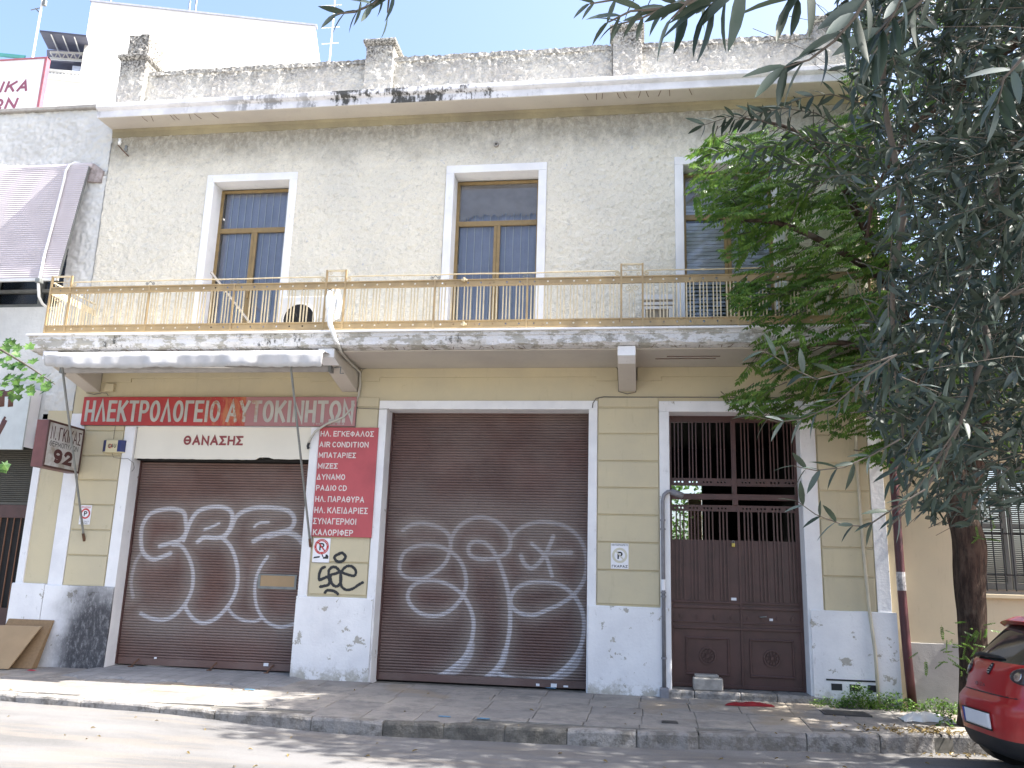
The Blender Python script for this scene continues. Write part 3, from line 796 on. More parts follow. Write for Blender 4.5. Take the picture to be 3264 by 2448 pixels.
def roller_shutter(x0, x1, z0, z1, y, pitch, mat, strokes, hazes, label):
    root = MB().box(x0, x1, y - .015, y + .02, z0, z0 + .10).build("roller_shutter", mat, BL, bevel=.005)
    root["label"] = label
    MB().box(x0 - .02, x0 + .035, y - .045, y + .05, z0, z1).build("guide_rail", M_GATE, root)
    MB().box(x1 - .035, x1 + .02, y - .045, y + .05, z0, z1).build("guide_rail", M_GATE, root)
    MB().box(x0, x1, y + .03, y + .04, z0, z1).build("light_stop_sheet", M_DARK, root)  # unseen dark sheet, added to stop light leaking through the slat gaps
    n = int((z1 - z0 - .10) / pitch); nc = int((x1 - x0) / .0115)
    xs_ = np.linspace(x0 + .02, x1 - .02, nc)
    prof = [(0.0, 0.0), (-.008, .10), (-.0155, .35), (-.0165, .60), (-.012, .85), (-.001, .97)]
    for k in range(n):
        zb = z0 + .10 + k * pitch
        Z = np.array([zb + p * pitch for _, p in prof]); Y = np.array([y + q for q, _ in prof])
        X2, Z2 = np.meshgrid(xs_, Z); Y2 = np.repeat(Y[:, None], nc, 1) + 0.006 * np.sin(X2 * 2.1 + k * .11)
        off = np.array([(x0 + x1) / 2, y, zb])
        v = np.stack([X2.ravel(), Y2.ravel(), Z2.ravel()], -1) - off
        i = np.arange((nc - 1) * (len(prof) - 1)); r_ = i // (nc - 1); c_ = i % (nc - 1); a = r_ * nc + c_
        me = np_mesh("slat", v, np.stack([a, a + 1, a + nc + 1, a + nc], -1), mat, True)
        paint = np.zeros(X2.shape); hz = np.zeros(X2.shape)
        for pts, wd, br in strokes:
            if zb < pts[:, 1].min() - .35 or zb > pts[:, 1].max() + .35: continue
            d = seg_dist(X2, Z2, pts)
            b_ = br(Z2, X2) if callable(br) else br
            paint = np.maximum(paint, b_ * sm(wd * 1.15, wd * .6, d)); hz = np.maximum(hz, .62 * np.exp(-(d / .14) ** 2))
        # paint hits the upper bulge of a slat more than the groove
        pw = np.array([.45, .8, 1, 1, .9, .4])[:, None]
        for (hx, hz_, sx, sz, am) in hazes:
            hz = np.maximum(hz, am * np.exp(-((X2 - hx) / sx) ** 2 - ((Z2 - hz_) / sz) ** 2))
        for nm, arr in (("paint", paint * pw), ("haze", hz)):
            at = me.attributes.new(nm, 'FLOAT', 'POINT'); at.data.foreach_set("value", arr.ravel().astype(np.float32))
        link("slat", me, root, off)
    return root
ys = 0.25
o1 = (350, 1460, 0.42199)
S1 = [([(380,665),(450,645),(530,620),(580,560),(578,480),(560,410),(480,385),(380,395),(300,430),(250,510),(238,600),(248,700),(290,750),(340,765),(400,745),(460,720)], .036, .85),
 ([(250,705),(200,780),(172,880),(165,960),(180,1050)], .03, .4),
 ([(480,655),(540,662),(590,730),(625,830),(630,940),(605,1040),(550,1130),(480,1195),(400,1222),(310,1208),(240,1175)], .032, .75),
 ([(560,620),(590,540),(620,470),(670,405),(750,375),(840,370),(910,395),(930,450),(912,530),(865,590),(800,605),(720,600),(668,632)], .036, .9),
 ([(720,540),(775,520),(830,493)], .022, .9),
 ([(850,600),(910,660),(950,750),(970,860),(962,980),(920,1080),(850,1170),(780,1225),(700,1245),(630,1210),(580,1140),(572,1100)], .032, .85),
 ([(875,590),(920,530),(955,450),(1020,400),(1120,375),(1250,378),(1350,400),(1395,460),(1370,530),(1280,562),(1180,585),(1090,628)], .038, .8),
 ([(1200,590),(1330,560),(1420,595),(1470,660)], .045, .75),
 ([(1095,520),(1130,492),(1200,485)], .022, .85),
 ([(1195,745),(1140,830),(1105,930),(1100,1040),(1120,1140),(1180,1230),(1280,1275),(1380,1258),(1412,1240)], .026, .8),
 ([(885,1120),(940,1190),(1020,1228),(1100,1232),(1152,1208)], .026, .75)]
h1 = []
for cx, cy, sx, sz, am in ((420, 400, .5, .16, .55), (800, 380, .6, .14, .55), (1250, 400, .6, .2, .6), (450, 1240, .9, .22, .55), (1000, 1300, .9, .22, .5), (1350, 620, .3, .2, .4), (120, 1110, .12, .1, .6)):
    xx, zz = W(o1[0] + cx * o1[2], o1[1] + cy * o1[2], ys); h1.append((xx, zz, sx, sz, am))
sh1 = roller_shutter(-7.52, -4.72, 0.30, 3.27, ys, 0.0385, M_SH1, [(a_, b_ * 1.0, c_) for a_, b_, c_ in px_strokes(S1, *o1, ys)], h1, "brown corrugated shutter with three white sprayed bubble letters and a cardboard patch")
o2 = (1190, 1600, 0.37975)
lowfade = lambda Z, X: np.clip(.95 - (Z - .35) * .32, .34, .95)
S2 = [([(250,240),(330,190),(430,180),(540,210),(620,260),(650,330),(640,430),(600,520),(520,590),(420,640),(300,640),(230,590),(225,520),(260,430),(340,380),(440,360),(560,375),(680,440),(750,530),(780,640),(775,730),(740,810),(670,890),(590,940),(500,955),(400,935),(320,870),(290,800),(310,730),(370,680),(460,660),(570,670),(680,720),(760,790),(810,880),(840,980),(840,1080),(820,1180),(770,1290),(690,1370),(590,1440),(450,1500)], .032, lowfade),
 ([(650,330),(680,260),(740,190),(830,140),(930,130),(1040,170),(1120,240),(1150,310),(1140,400),(1080,450),(1000,475),(900,480),(820,450),(800,390),(830,340),(890,330),(960,360),(1030,450),(1080,570),(1120,700),(1145,850),(1150,1000),(1135,1150),(1100,1280),(1040,1390),(950,1470),(860,1530)], .034, lowfade),
 ([(1150,310),(1220,230),(1330,180),(1450,170),(1600,200),(1720,290),(1780,420),(1790,560),(1760,670),(1690,770),(1580,850),(1450,910),(1340,950),(1230,930),(1160,870),(1160,790),(1210,720),(1300,680),(1420,670),(1550,690),(1660,760),(1740,880),(1770,1020),(1750,1180),(1690,1300),(1600,1400),(1480,1480),(1350,1490),(1200,1490),(1060,1440)], .032, lowfade),
 ([(1240,450),(1270,520),(1330,555),(1400,500),(1460,410),(1510,290)], .034, .45), ([(1330,350),(1400,410),(1450,460),(1480,550),(1500,620)], .03, .5), ([(1430,440),(1550,430),(1660,425)], .034, .4),
 ([(820,1200),(800,1290),(740,1380),(640,1440)], .06, .55), ([(1110,1250),(1080,1350),(1030,1430),(1000,1490),(1200,1500)], .05, .6), ([(1740,1250),(1690,1370),(1590,1450),(1450,1495),(1300,1500)], .05, .5)]
h2 = []
for cx, cy, sx, sz, am in ((900, 120, .8, .3, .5), (1450, 200, .7, .4, .55), (500, 250, .6, .3, .3), (1200, 500, .8, .5, .25)):
    xx, zz = W(o2[0] + cx * o2[2], o2[1] + cy * o2[2], .33); h2.append((xx, zz, sx, sz, am))
sh2 = roller_shutter(-3.61, -0.657, 0.25, 4.05, 0.29, 0.0385, M_SH2, [(a_, b_ * 1.0, c_) for a_, b_, c_ in px_strokes(S2, *o2, .29)], h2, "taller dark brown corrugated shutter covered by looping white sprayed letters")
# cardboard patch in the left shutter, hasps and stickers
a, z1 = W(350 + 1143 * .422, 1460 + 885 * .422, .23); b, z0 = W(350 + 1393 * .422, 1460 + 975 * .422, .23)
MB().box(a, b, .222, .230, z0, z1).build("cardboard_patch", M_CARD, sh1)
fr_ = MB(); rr = random.Random(2)
for (p, q, r_, s_) in ((a - .035, b + .035, z1, z1 + .02), (a - .035, b + .035, z0 - .035, z0), (a - .04, a, z0, z1), (b, b + .03, z0, z1)):
    fr_.box(p, q, .218, .228, r_, s_)
fr_.build("torn_metal_edge", M_STEEL, sh1)
for xx in (-7.15, -5.95, -5.1):
    m = MB().tube([(xx, .22, .38), (xx - .02, .15, .33), (xx - .05, .12, .285)], .012, 6); m.box(xx - .08, xx - .02, .09, .15, .255, .29)
    m.build("shutter_hasp", M_RUST, sh1)
for sh, pts, yy in ((sh1, [(1180, 1560, 40, 24), (345, 1510, 22, 14)], .23), (sh2, [(1515, 1540, 50, 30), (1380, 1535, 30, 20), (1615, 1548, 40, 14)], .272)):
    oo = o1 if sh is sh1 else o2
    for cx, cy, w_, h_ in pts:
        xx, zz = W(oo[0] + cx * oo[2], oo[1] + cy * oo[2], yy)
        MB().box(xx - w_ * oo[2] / 470, xx + w_ * oo[2] / 470, yy - .004, yy, zz - h_ * oo[2] / 470, zz + h_ * oo[2] / 470).build("sticker_scrap", M_SIGNW, sh)
# lintel curtain / headers over the shutters
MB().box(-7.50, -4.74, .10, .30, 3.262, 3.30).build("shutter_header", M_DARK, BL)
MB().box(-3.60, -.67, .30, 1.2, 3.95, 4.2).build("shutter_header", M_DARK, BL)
# black sprayed tag on the middle pier: thin paint film cut out of a grid
TG = [([(1130,790),(1010,860),(1060,960),(1180,960),(1250,860),(1180,780),(1100,800)],.019,1),
 ([(790,1090),(720,1130),(670,1260),(680,1370),(780,1330),(860,1310),(900,1400),(870,1480),(760,1510),(700,1520)],.019,1),
 ([(900,1350),(880,1180),(960,1090),(1060,1110),(1140,1230),(1150,1400),(1090,1500),(1000,1500),(930,1400),(930,1270),(1040,1230),(1160,1180)],.019,1),
 ([(1160,1200),(1290,1250),(1440,1280),(1480,1180),(1400,1080),(1290,1070),(1190,1150),(1140,1300),(1160,1500),(1260,1590),(1400,1570),(1540,1480),(1630,1430)],.018,1),
 ([(800,1650),(860,1600),(1000,1620),(1080,1680)],.019,1)]
st = px_strokes(TG, 920, 1650, .14467, -.03)
allp = np.concatenate([q[0] for q in st])
gx = np.arange(allp[:, 0].min() - .03, allp[:, 0].max() + .03, .005); gz = np.arange(allp[:, 1].min() - .03, allp[:, 1].max() + .03, .005)
X2, Z2 = np.meshgrid((gx[:-1] + gx[1:]) / 2, (gz[:-1] + gz[1:]) / 2)
D = np.min([seg_dist(X2, Z2, p_) - w_ for p_, w_, _ in st], axis=0)
m = MB(); vs = []; fs = []
for j, i in zip(*np.where(D < RNG.uniform(-.002, .004, D.shape))):
    b_ = len(vs); yq = -.0262 if gz[j] > 1.36 else -.064
    vs += [(gx[i], yq, gz[j]), (gx[i + 1], yq, gz[j]), (gx[i + 1], yq, gz[j + 1]), (gx[i], yq, gz[j + 1])]; fs.append((b_, b_ + 1, b_ + 2, b_ + 3))
m.add(vs, fs); m.build("sprayed_tag", M_INK, BL, recalc=False)

# ================================================================== IRON GATE
def gx_(q): return W(2100 + q * .5844, 1700, .3)[0]
GY = 0.28
GX0, GX1 = 0.435, 2.185
gt = MB()
gt.box(GX0, GX0 + .045, GY, GY + .05, .33, 4.00); gt.box(GX1 - .045, GX1, GY, GY + .05, .33, 4.00)
gt.box(GX0 + .045, GX1 - .045, GY, GY + .05, 3.93, 4.0)
gt.box(GX0 + .045, GX1 - .045, GY - .012, GY + .062, 2.82, 2.90)      # transom bar
gt.box(1.300, 1.365, GY - .008, GY + .045, 2.90, 3.93)
gate = gt.build("iron_gate", M_GATE, BL, bevel=.004)
gate["label"] = "tall brown iron double gate with barred transom and round rosettes"
def holed_band(x0, x1, z0, z1, holes, r, y0, y1, mb=None):
    """flat bar with round holes; holes is a sorted list of x"""
    m = mb or MB(); zc = (z0 + z1) / 2
    n = 12; hh = (z1 - z0) / 2
    edges = [x0]
    for i in range(len(holes) - 1): edges.append((holes[i] + holes[i + 1]) / 2)
    edges.append(x1)
    if not holes:
        return m.box(x0, x1, y0, y1, z0, z1)
    for i, hx in enumerate(holes):
        a, b = edges[i], edges[i + 1]
        c0, c1 = max(a, hx - hh), min(b, hx + hh)
        if c0 > a + 1e-4: m.box(a, c0, y0, y1, z0, z1)
        if c1 < b - 1e-4: m.box(c1, b, y0, y1, z0, z1)
        vs = []
        for k in range(n):
            an = 2 * math.pi * (k + .5) / n; c, s_ = math.cos(an), math.sin(an)
            sc = 1 / max(abs(c), abs(s_)); ox = hx + (c * sc) * ((c1 - hx) if c > 0 else (hx - c0)); oz = zc + s_ * sc * hh
            vs += [(hx + r * c, y0, zc + r * s_), (ox, y0, oz), (ox, y1, oz), (hx + r * c, y1, zc + r * s_)]
        fs = []
        for k in range(n):
            p, q = 4 * k, 4 * ((k + 1) % n)
            for j in range(4): fs.append((p + j, q + j, q + (j + 1) % 4, p + (j + 1) % 4))
        m.add(vs, fs)
        # corners between the 12-gon's square and the true rectangle
    return m
bar_w = [180, 222, 263, 345, 383, 422, 502, 541, 582, 661, 700, 741]
bar_e = [935, 975, 1015, 1095, 1136, 1177, 1258, 1297, 1340, 1420, 1460, 1502]
cx = lambda c, zpy=1500: W(2100 + c * .28332, zpy, .3)[0]
bw = [cx(c) for c in bar_w]; be = [cx(c) for c in bar_e]
barm = MB().box(-.008, .008, -.008, .008, 0, .805).mesh("bar", M_GATE)
for xb in bw + be: link("bar", barm, gate, (xb, GY + .02, 3.115))
MB().box(GX0 + .045, 1.300, GY + .006, GY + .034, 3.905, 3.93).build("top_rail", M_GATE, gate)
MB().box(1.365, GX1 - .045, GY + .006, GY + .034, 3.905, 3.93).build("top_rail", M_GATE, gate)
holed_band(GX0 + .045, 1.300, 3.01, 3.115, bw, .014, GY, GY + .02).build("pierced_rail", M_GATE, gate, recalc=False)
holed_band(1.365, GX1 - .045, 3.01, 3.115, be, .014, GY, GY + .02).build("pierced_rail", M_GATE, gate, recalc=False)
for (a, b, bars) in ((GX0 + .0455, 1.3715, bw), (1.3745, GX1 - .0455, be)):
    holed_band(a, b, 2.66, 2.745, bars, .014, GY + .002, GY + .022).build("pierced_rail", M_GATE, gate, recalc=False)
    b2 = MB().box(-.009, .009, -.009, .009, 0, .40)
    b2m = b2.mesh("bar", M_GATE)
    for xb in bars: link("bar", b2m, gate, (xb + .012, GY + .015, 2.265))
    # lower leaf: sheet with vertical ribs, mouldings and panel
    lf = MB().box(a, b, GY + .012, GY + .03, .345, 2.27)
    leaf = lf.build("gate_leaf", M_GATE, gate)
    m = MB()
    for xb in bars: m.box(xb + .002, xb + .022, GY - .012, GY + .012, 1.47, 2.29)
    for xb in bars[1::3]: m.disc_y(xb + .012 + .085, 2.235, GY + .006, GY + .0115, .012, 10)
    m.build("vertical_ribs", M_GATE, leaf)
    for z0, z1, pr in ((1.43, 1.455, .026), (1.36, 1.40, .034), (1.09, 1.125, .034), (1.17, 1.19, .022), (.345, .39, .016)):
        MB().box(a, b, GY + .012 - pr, GY + .012, z0, z1).build("moulding_bar", M_GATE, leaf, bevel=.004)
    cxm = (a + b) / 2; 
    m = MB(); w_, z0, z1 = .285, .50, .985
    for (p, q, r_, s_) in ((cxm - w_, cxm + w_, z1 - .025, z1), (cxm - w_, cxm + w_, z0, z0 + .025), (cxm - w_, cxm - w_ + .025, z0 + .025, z1 - .025), (cxm + w_ - .025, cxm + w_, z0 + .025, z1 - .025)):
        m.box(p, q, GY - .016, GY + .012, r_, s_)
    m.build("panel_frame", M_GATE, leaf, bevel=.007)
    m = MB().ring_y(cxm, .745, GY - .014, GY + .012, .092, .112, 24); m.disc_y(cxm, .745, GY - .022, GY + .012, .026, 14)
    m.ring_y(cxm, .745, GY - .006, GY + .012, .036, .046, 18)
    for k in range(10):
        an = 2 * math.pi * k / 10; m.disc_y(cxm + .068 * math.cos(an), .745 + .068 * math.sin(an), GY - .014, GY + .012, .017, 8)
    m.build("rosette", M_GATE, leaf, bevel=.002)
    for k in range(4):
        xx = a + (b - a) * (k + .5) / 4; m = MB().disc_y(xx, 1.25, GY - .010, GY + .012, .030, 12); m.disc_y(xx, 1.25, GY - .020, GY - .010, .014, 8)
        m.build("small_rosette", M_GATE, leaf)
MB().box(1.362, 1.392, GY - .012, GY + .012, .345, 2.75).build("meeting_stile", M_GATE, gate, bevel=.004)
MB().box(1.30, 1.375, GY - .02, GY + .03, 2.745, 2.825).build("latch_box", M_GATE, gate, bevel=.004)
m = MB().tube([(1.62, GY + .01, 1.27), (1.62, GY - .05, 1.27), (1.70, GY - .05, 1.28)], .008, 6); m.build("gate_handle", M_STEEL, gate)
MB().box(1.25, 1.32, GY + .004, GY + .010, 1.475, 1.51).build("sticker_scrap", M_SIGNW, gate)
MB().box(1.74, 1.785, GY - .002, GY + .010, 1.225, 1.255).build("sticker_scrap", M_SIGNW, gate)
# padlock
M_BRASS = simple("brass", (0.45, 0.36, 0.10), 0.35, 0.1, 20, metal=0.7)
px0, pz0 = W(2337, 1735, GY - .02)
lk = thing("padlock", "small brass padlock hanging at the middle of the brown iron gate", "padlock", (px0, GY - .03, pz0 - .03))
MB().box(px0 - .022, px0 + .022, GY - .045, GY - .02, pz0 - .035, pz0 + .015).build("lock_body", M_BRASS, lk, bevel=.004)
MB().tube([(px0 - .014, GY - .033, pz0 + .012)] + [(px0 - .014 * math.cos(a), GY - .033, pz0 + .035 + .014 * math.sin(a)) for a in np.linspace(0, math.pi, 7)] + [(px0 + .014, GY - .033, pz0 + .012)], .0045, 6).build("shackle", M_STEEL, lk)
# passage behind the gate: dark vault with a garden opening at its end
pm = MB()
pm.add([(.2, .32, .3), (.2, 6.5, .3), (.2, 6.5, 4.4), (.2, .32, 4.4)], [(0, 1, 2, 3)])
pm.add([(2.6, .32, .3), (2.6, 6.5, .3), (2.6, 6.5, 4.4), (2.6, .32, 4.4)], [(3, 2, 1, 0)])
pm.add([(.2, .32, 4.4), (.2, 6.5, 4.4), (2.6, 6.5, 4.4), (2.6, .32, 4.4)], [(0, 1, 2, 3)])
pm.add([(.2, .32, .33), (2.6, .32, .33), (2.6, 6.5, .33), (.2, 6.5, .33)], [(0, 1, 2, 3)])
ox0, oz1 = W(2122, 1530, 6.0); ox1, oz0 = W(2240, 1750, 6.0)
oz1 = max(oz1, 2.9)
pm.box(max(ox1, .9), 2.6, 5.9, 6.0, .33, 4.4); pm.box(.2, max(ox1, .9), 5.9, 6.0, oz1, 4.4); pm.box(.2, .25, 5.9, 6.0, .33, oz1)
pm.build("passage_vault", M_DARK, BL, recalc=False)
# step under the gate
for a, b in ((.31, .72), (.725, 1.3), (1.305, 1.75), (1.755, 2.40)):
    m = MB().prism_x([(-.07, .1), (-.07, .30), (-.055, .335), (.30, .34), (.30, .1)], a, b); m.build("step_stone", M_KERB, BL, bevel=.012)

# ================================================================== BALCONY RAILING
RY = -1.08
rail = thing("balcony_railing", "long rusty ochre iron railing with scrolls and pierced rails on the balcony", "railing", (-2.7, RY, 4.887))
POST = [-8.46, -8.15, -6.91, -5.62, -4.27, -3.995, -2.72, -1.45, -0.20, 0.08, 1.30, 2.50, 2.92, 3.18]
BOX = [(0, 1), (4, 5), (8, 9), (12, 13)]
ZB0, ZB1, ZT0, ZT1, ZH, ZX = 4.925, 5.035, 5.515, 5.615, 5.69, 5.79
pr_ = [None]
for i, xp in enumerate(POST):
    isbox = any(i in b for b in BOX)
    top = ZX if isbox else ZT1 + .004
    MB().box(xp - .013, xp + .013, RY - .014, RY + .014, 4.885, top).build("post", M_RAIL, rail)
def spiral(cx, cz, r, turns, a0, sgn, y, n=16):
    return [(cx + r * (1 - .78 * k / n) * math.cos(a0 + sgn * 2 * math.pi * turns * k / n), y, cz + r * (1 - .78 * k / n) * math.sin(a0 + sgn * 2 * math.pi * turns * k / n)) for k in range(n + 1)]
balm = {}
def baluster(x_, rail_):
    if 'm' not in balm: balm['m'] = MB().box(-.0075, .0075, -.0075, .0075, 0, ZT0 - ZB1).mesh("baluster", M_RAILB)
    link("baluster", balm['m'], rail_, (x_, RY, ZB1))
def hbar(a, b, z0, z1, th, mat, name):
    MB().box(a, b, RY - th, RY + th, z0, z1).build(name, mat, rail)
for i in range(len(POST) - 1):
    a, b = POST[i] + .013, POST[i + 1] - .013; wd = b - a
    isbox = (i, i + 1) in BOX
    if isbox: holes = [(a + b) / 2]
    else:
        nh = max(2, round(wd / .182)); holes = [a + wd * (k + .5) / nh for k in range(nh)]
    for z0, z1 in ((ZB0, ZB1 - .0), (ZT0, ZT1)):
        hbar(a, b, z0, z0 + .016, .016, M_RAIL, "rail_flange"); hbar(a, b, z1 - .016, z1, .016, M_RAIL, "rail_flange")
        holed_band(a, b, z0 + .016, z1 - .016, holes, .0135, RY - .003, RY + .003).build("pierced_band", M_RAIL, rail, recalc=False)
    if not isbox:
        for hx in holes:
            for q in (-.045, 0, .045): baluster(hx + q, rail)
    c_ = (a + b) / 2
    if isbox:
        hbar(a, b, ZX - .02, ZX, .014, M_RAILB, "box_top")
        m = MB()
        for sx in (-1, 1):
            m.tube(spiral(c_ + sx * .075, ZX - .045, .026, 1.2, math.pi / 2, -sx, RY), .005, 5)
            m.tube(spiral(c_ + sx * .08, ZT1 + .03, .024, 1.2, math.pi / 2, -sx, RY), .005, 5)
            m.tube(spiral(c_ + sx * .055, ZT0 - .065, .042, 1.4, math.pi / 2, sx, RY, 20), .006, 5)
            m.tube([(c_, RY, ZT0 - .09), (c_ + sx * .02, RY, ZT0 - .12), (c_ + sx * .035, RY, ZT0 - .16), (c_ + sx * .035, RY, ZB1)], .005, 5)
        m.tube([(a, RY, ZX - .095), (b, RY, ZX - .095)], .0055, 5)
        m.tube([(c_, RY, ZT0 - .005), (c_, RY, ZB1)], .005, 5)
        m.build("scrollwork", M_RAILB, rail)
# round handrail with curled ends, between the boxes
for a, b in ((-8.15, -4.27), (-3.995, -.20), (.08, 2.92)):
    p = [(a + .05 + .018 * math.cos(t_), RY, ZH - .045 + .04 * math.sin(t_)) for t_ in np.linspace(-2.2, -3.9, 5)]
    p0 = spiral(a + .055, ZH - .035, .035, 1.3, math.pi / 2, 1, RY)[::-1]
    p1 = spiral(b - .055, ZH - .035, .035, 1.3, math.pi / 2, -1, RY)
    mid = [(a + .055 + (b - a - .11) * k / 10, RY, ZH + .004 * math.sin(k * 1.7)) for k in range(1, 10)]
    MB().tube(p0 + mid + p1, .0095, 6).build("handrail", M_RAILB, rail)
for xp in (-6.91, -5.62, -2.72, -1.45, 1.30, 2.50):
    m = MB()
    for sx in (-1, 1):
        m.tube([(xp, RY, ZH - .01), (xp + sx * .02, RY, ZH - .035)] + spiral(xp + sx * .045, ZT1 + .03, .022, 1.1, math.pi * (0.75 if sx < 0 else .25), -sx, RY), .0055, 5)
    m.build("scroll_bracket", M_STEEL, rail)
# side return of the railing at the left end
m = MB()
for z0, z1 in ((ZB0, ZB1), (ZT0, ZT1)):
    m.box(-8.463, -8.457, RY + .02, -.02, z0, z1)
m.box(-8.47, -8.45, RY + .02, -.02, ZX - .02 - .08, ZX - .08)
for k in range(18): m.box(-8.465, -8.454, RY + .05 + k * .055, RY + .061 + k * .055, ZB1, ZT0)
m.build("side_return", M_RAILB, rail)
m = MB()
for k in range(18): m.box(3.17, 3.18, RY + .05 + k * .055, RY + .061 + k * .055, ZB1, ZT0)
m.box(3.172, 3.178, RY + .02, -.02, ZB0, ZB1); m.box(3.172, 3.178, RY + .02, -.02, ZT0, ZT1); m.build("side_return", M_RAILB, rail)
# two little clamps tied on the railing in front of the middle window
for (qx, qy) in ((1482, 893), (1480, 1034)):
    x_, z_ = W(qx, qy, RY - .03)
    m = MB().box(x_ - .045, x_ + .03, RY - .06, RY - .02, z_ - .012, z_ + .012); m.box(x_ - .02, x_ + .005, RY - .07, RY - .02, z_ - .02, z_ + .03)
    m.build("clamp", M_RAILB, rail, bevel=.004)

# ================================================================== SIGNS
def arc(cx, cy, rx, ry, a0, a1, n=12):
    return [(cx + rx * math.cos(math.radians(a0 + (a1 - a0) * k / n)), cy + ry * math.sin(math.radians(a0 + (a1 - a0) * k / n))) for k in range(n + 1)]
# stroke alphabet of upright sign capitals: letter -> (width, strokes in a 1 x 1 box)
GL = {
 'Η': (.62, [[(0, 0), (0, 1)], [(1, 0), (1, 1)], [(0, .5), (1, .5)]]), 'Λ': (.68, [[(0, 0), (.5, 1), (1, 0)]]), 'Ε': (.52, [[(1, 1), (0, 1), (0, 0), (1, 0)], [(0, .52), (.88, .52)]]),
 'Κ': (.62, [[(0, 0), (0, 1)], [(1, 1), (.08, .44)], [(.34, .60), (1, 0)]]), 'Τ': (.60, [[(0, 1), (1, 1)], [(.5, 1), (.5, 0)]]),
 'Ρ': (.58, [[(0, 0), (0, 1)] + [(.5, 1)] + arc(.5, .73, .5, .27, 90, -90)[1:] + [(0, .46)]]), 'Ο': (.64, [arc(.5, .5, .5, .5, 90, 450, 28)]), 'Γ': (.50, [[(0, 0), (0, 1), (1, 1)]]),
 'Ι': (.10, [[(.5, 0), (.5, 1)]]), 'Α': (.68, [[(0, 0), (.5, 1), (1, 0)], [(.2, .32), (.8, .32)]]), 'Υ': (.64, [[(0, 1), (.5, .48), (1, 1)], [(.5, .48), (.5, 0)]]), 'Ν': (.64, [[(0, 0), (0, 1), (1, 0), (1, 1)]]),
 'Ω': (.70, [[(0, 0), (.32, 0)] + arc(.5, .58, .5, .42, 235, -55, 22) + [(.68, 0), (1, 0)]]), 'Θ': (.66, [arc(.5, .5, .5, .5, 90, 450, 28), [(.25, .5), (.75, .5)]]), 'Σ': (.56, [[(1, 1), (0, 1), (.55, .5), (0, 0), (1, 0)]]),
 'Φ': (.72, [arc(.5, .5, .5, .33, 90, 450, 24), [(.5, 1), (.5, 0)]]), 'Π': (.62, [[(0, 0), (0, 1), (1, 1), (1, 0)]]), 'Μ': (.76, [[(0, 0), (0, 1), (.5, .25), (1, 1), (1, 0)]]), 'Ζ': (.58, [[(0, 1), (1, 1), (0, 0), (1, 0)]]),
 'Δ': (.70, [[(.06, 0), (.5, 1), (.94, 0), (.02, 0)]]), 'Ξ': (.56, [[(0, 1), (1, 1)], [(.15, .5), (.85, .5)], [(0, 0), (1, 0)]]), 'Χ': (.62, [[(0, 0), (1, 1)], [(0, 1), (1, 0)]]),
 'C': (.58, [arc(.55, .5, .55, .5, 50, 310, 18)]), 'D': (.62, [[(0, 0), (0, 1), (.4, 1)] + arc(.4, .5, .6, .5, 90, -90, 14)[1:] + [(0, 0)]]), 'R': (.60, [[(0, 0), (0, 1), (.5, 1)] + arc(.5, .74, .5, .26, 90, -90)[1:] + [(0, .48)], [(.5, .48), (1, 0)]]),
 'B': (.58, [[(0, 0), (0, 1), (.5, 1)] + arc(.5, .76, .42, .24, 90, -90)[1:] + [(0, .52)], [(.5, .52)] + arc(.5, .26, .5, .26, 90, -90)[1:] + [(0, 0)]]),
 'G': (.62, [arc(.52, .5, .52, .5, 50, 340, 18) + [(.98, .48), (.6, .48)]]), 'U': (.60, [[(0, 1)] + arc(.5, .36, .5, .36, 180, 360, 12) + [(1, 1)]]), 'S': (.54, [arc(.5, .75, .46, .25, 40, 270, 12) + arc(.5, .25, .48, .25, 90, -140, 12)[1:]]),
 'F': (.50, [[(0, 0), (0, 1), (1, 1)], [(0, .52), (.85, .52)]]), 'J': (.45, [[(1, 1)] + arc(.5, .28, .5, .28, 0, -170, 10)]), '.': (.08, [[(.5, 0), (.5, .02)]]),
 '9': (.56, [arc(.5, .70, .5, .30, -20, 340, 22), [(1, .70)] + arc(.45, .5, .55, .5, 10, -115, 12)]), '2': (.56, [arc(.5, .70, .48, .30, 165, -30, 14) + [(0, 0), (1, 0)]]), '4': (.60, [[(.72, 0), (.72, 1), (0, .32), (1, .32)]]),
 '3': (.52, [arc(.45, .75, .48, .25, 140, -90, 12), arc(.45, .25, .52, .26, 90, -140, 12)]), '6': (.56, [arc(.5, .30, .5, .30, 160, 520, 22), [(.0, .30)] + arc(.55, .5, .55, .5, 190, 65, 12)]),
}
for a_, b_ in zip("ABEZHIKMNOPTYX", "ΑΒΕΖΗΙΚΜΝΟΡΤΥΧ"):
    if b_ in GL and a_ not in GL: GL[a_] = GL[b_]
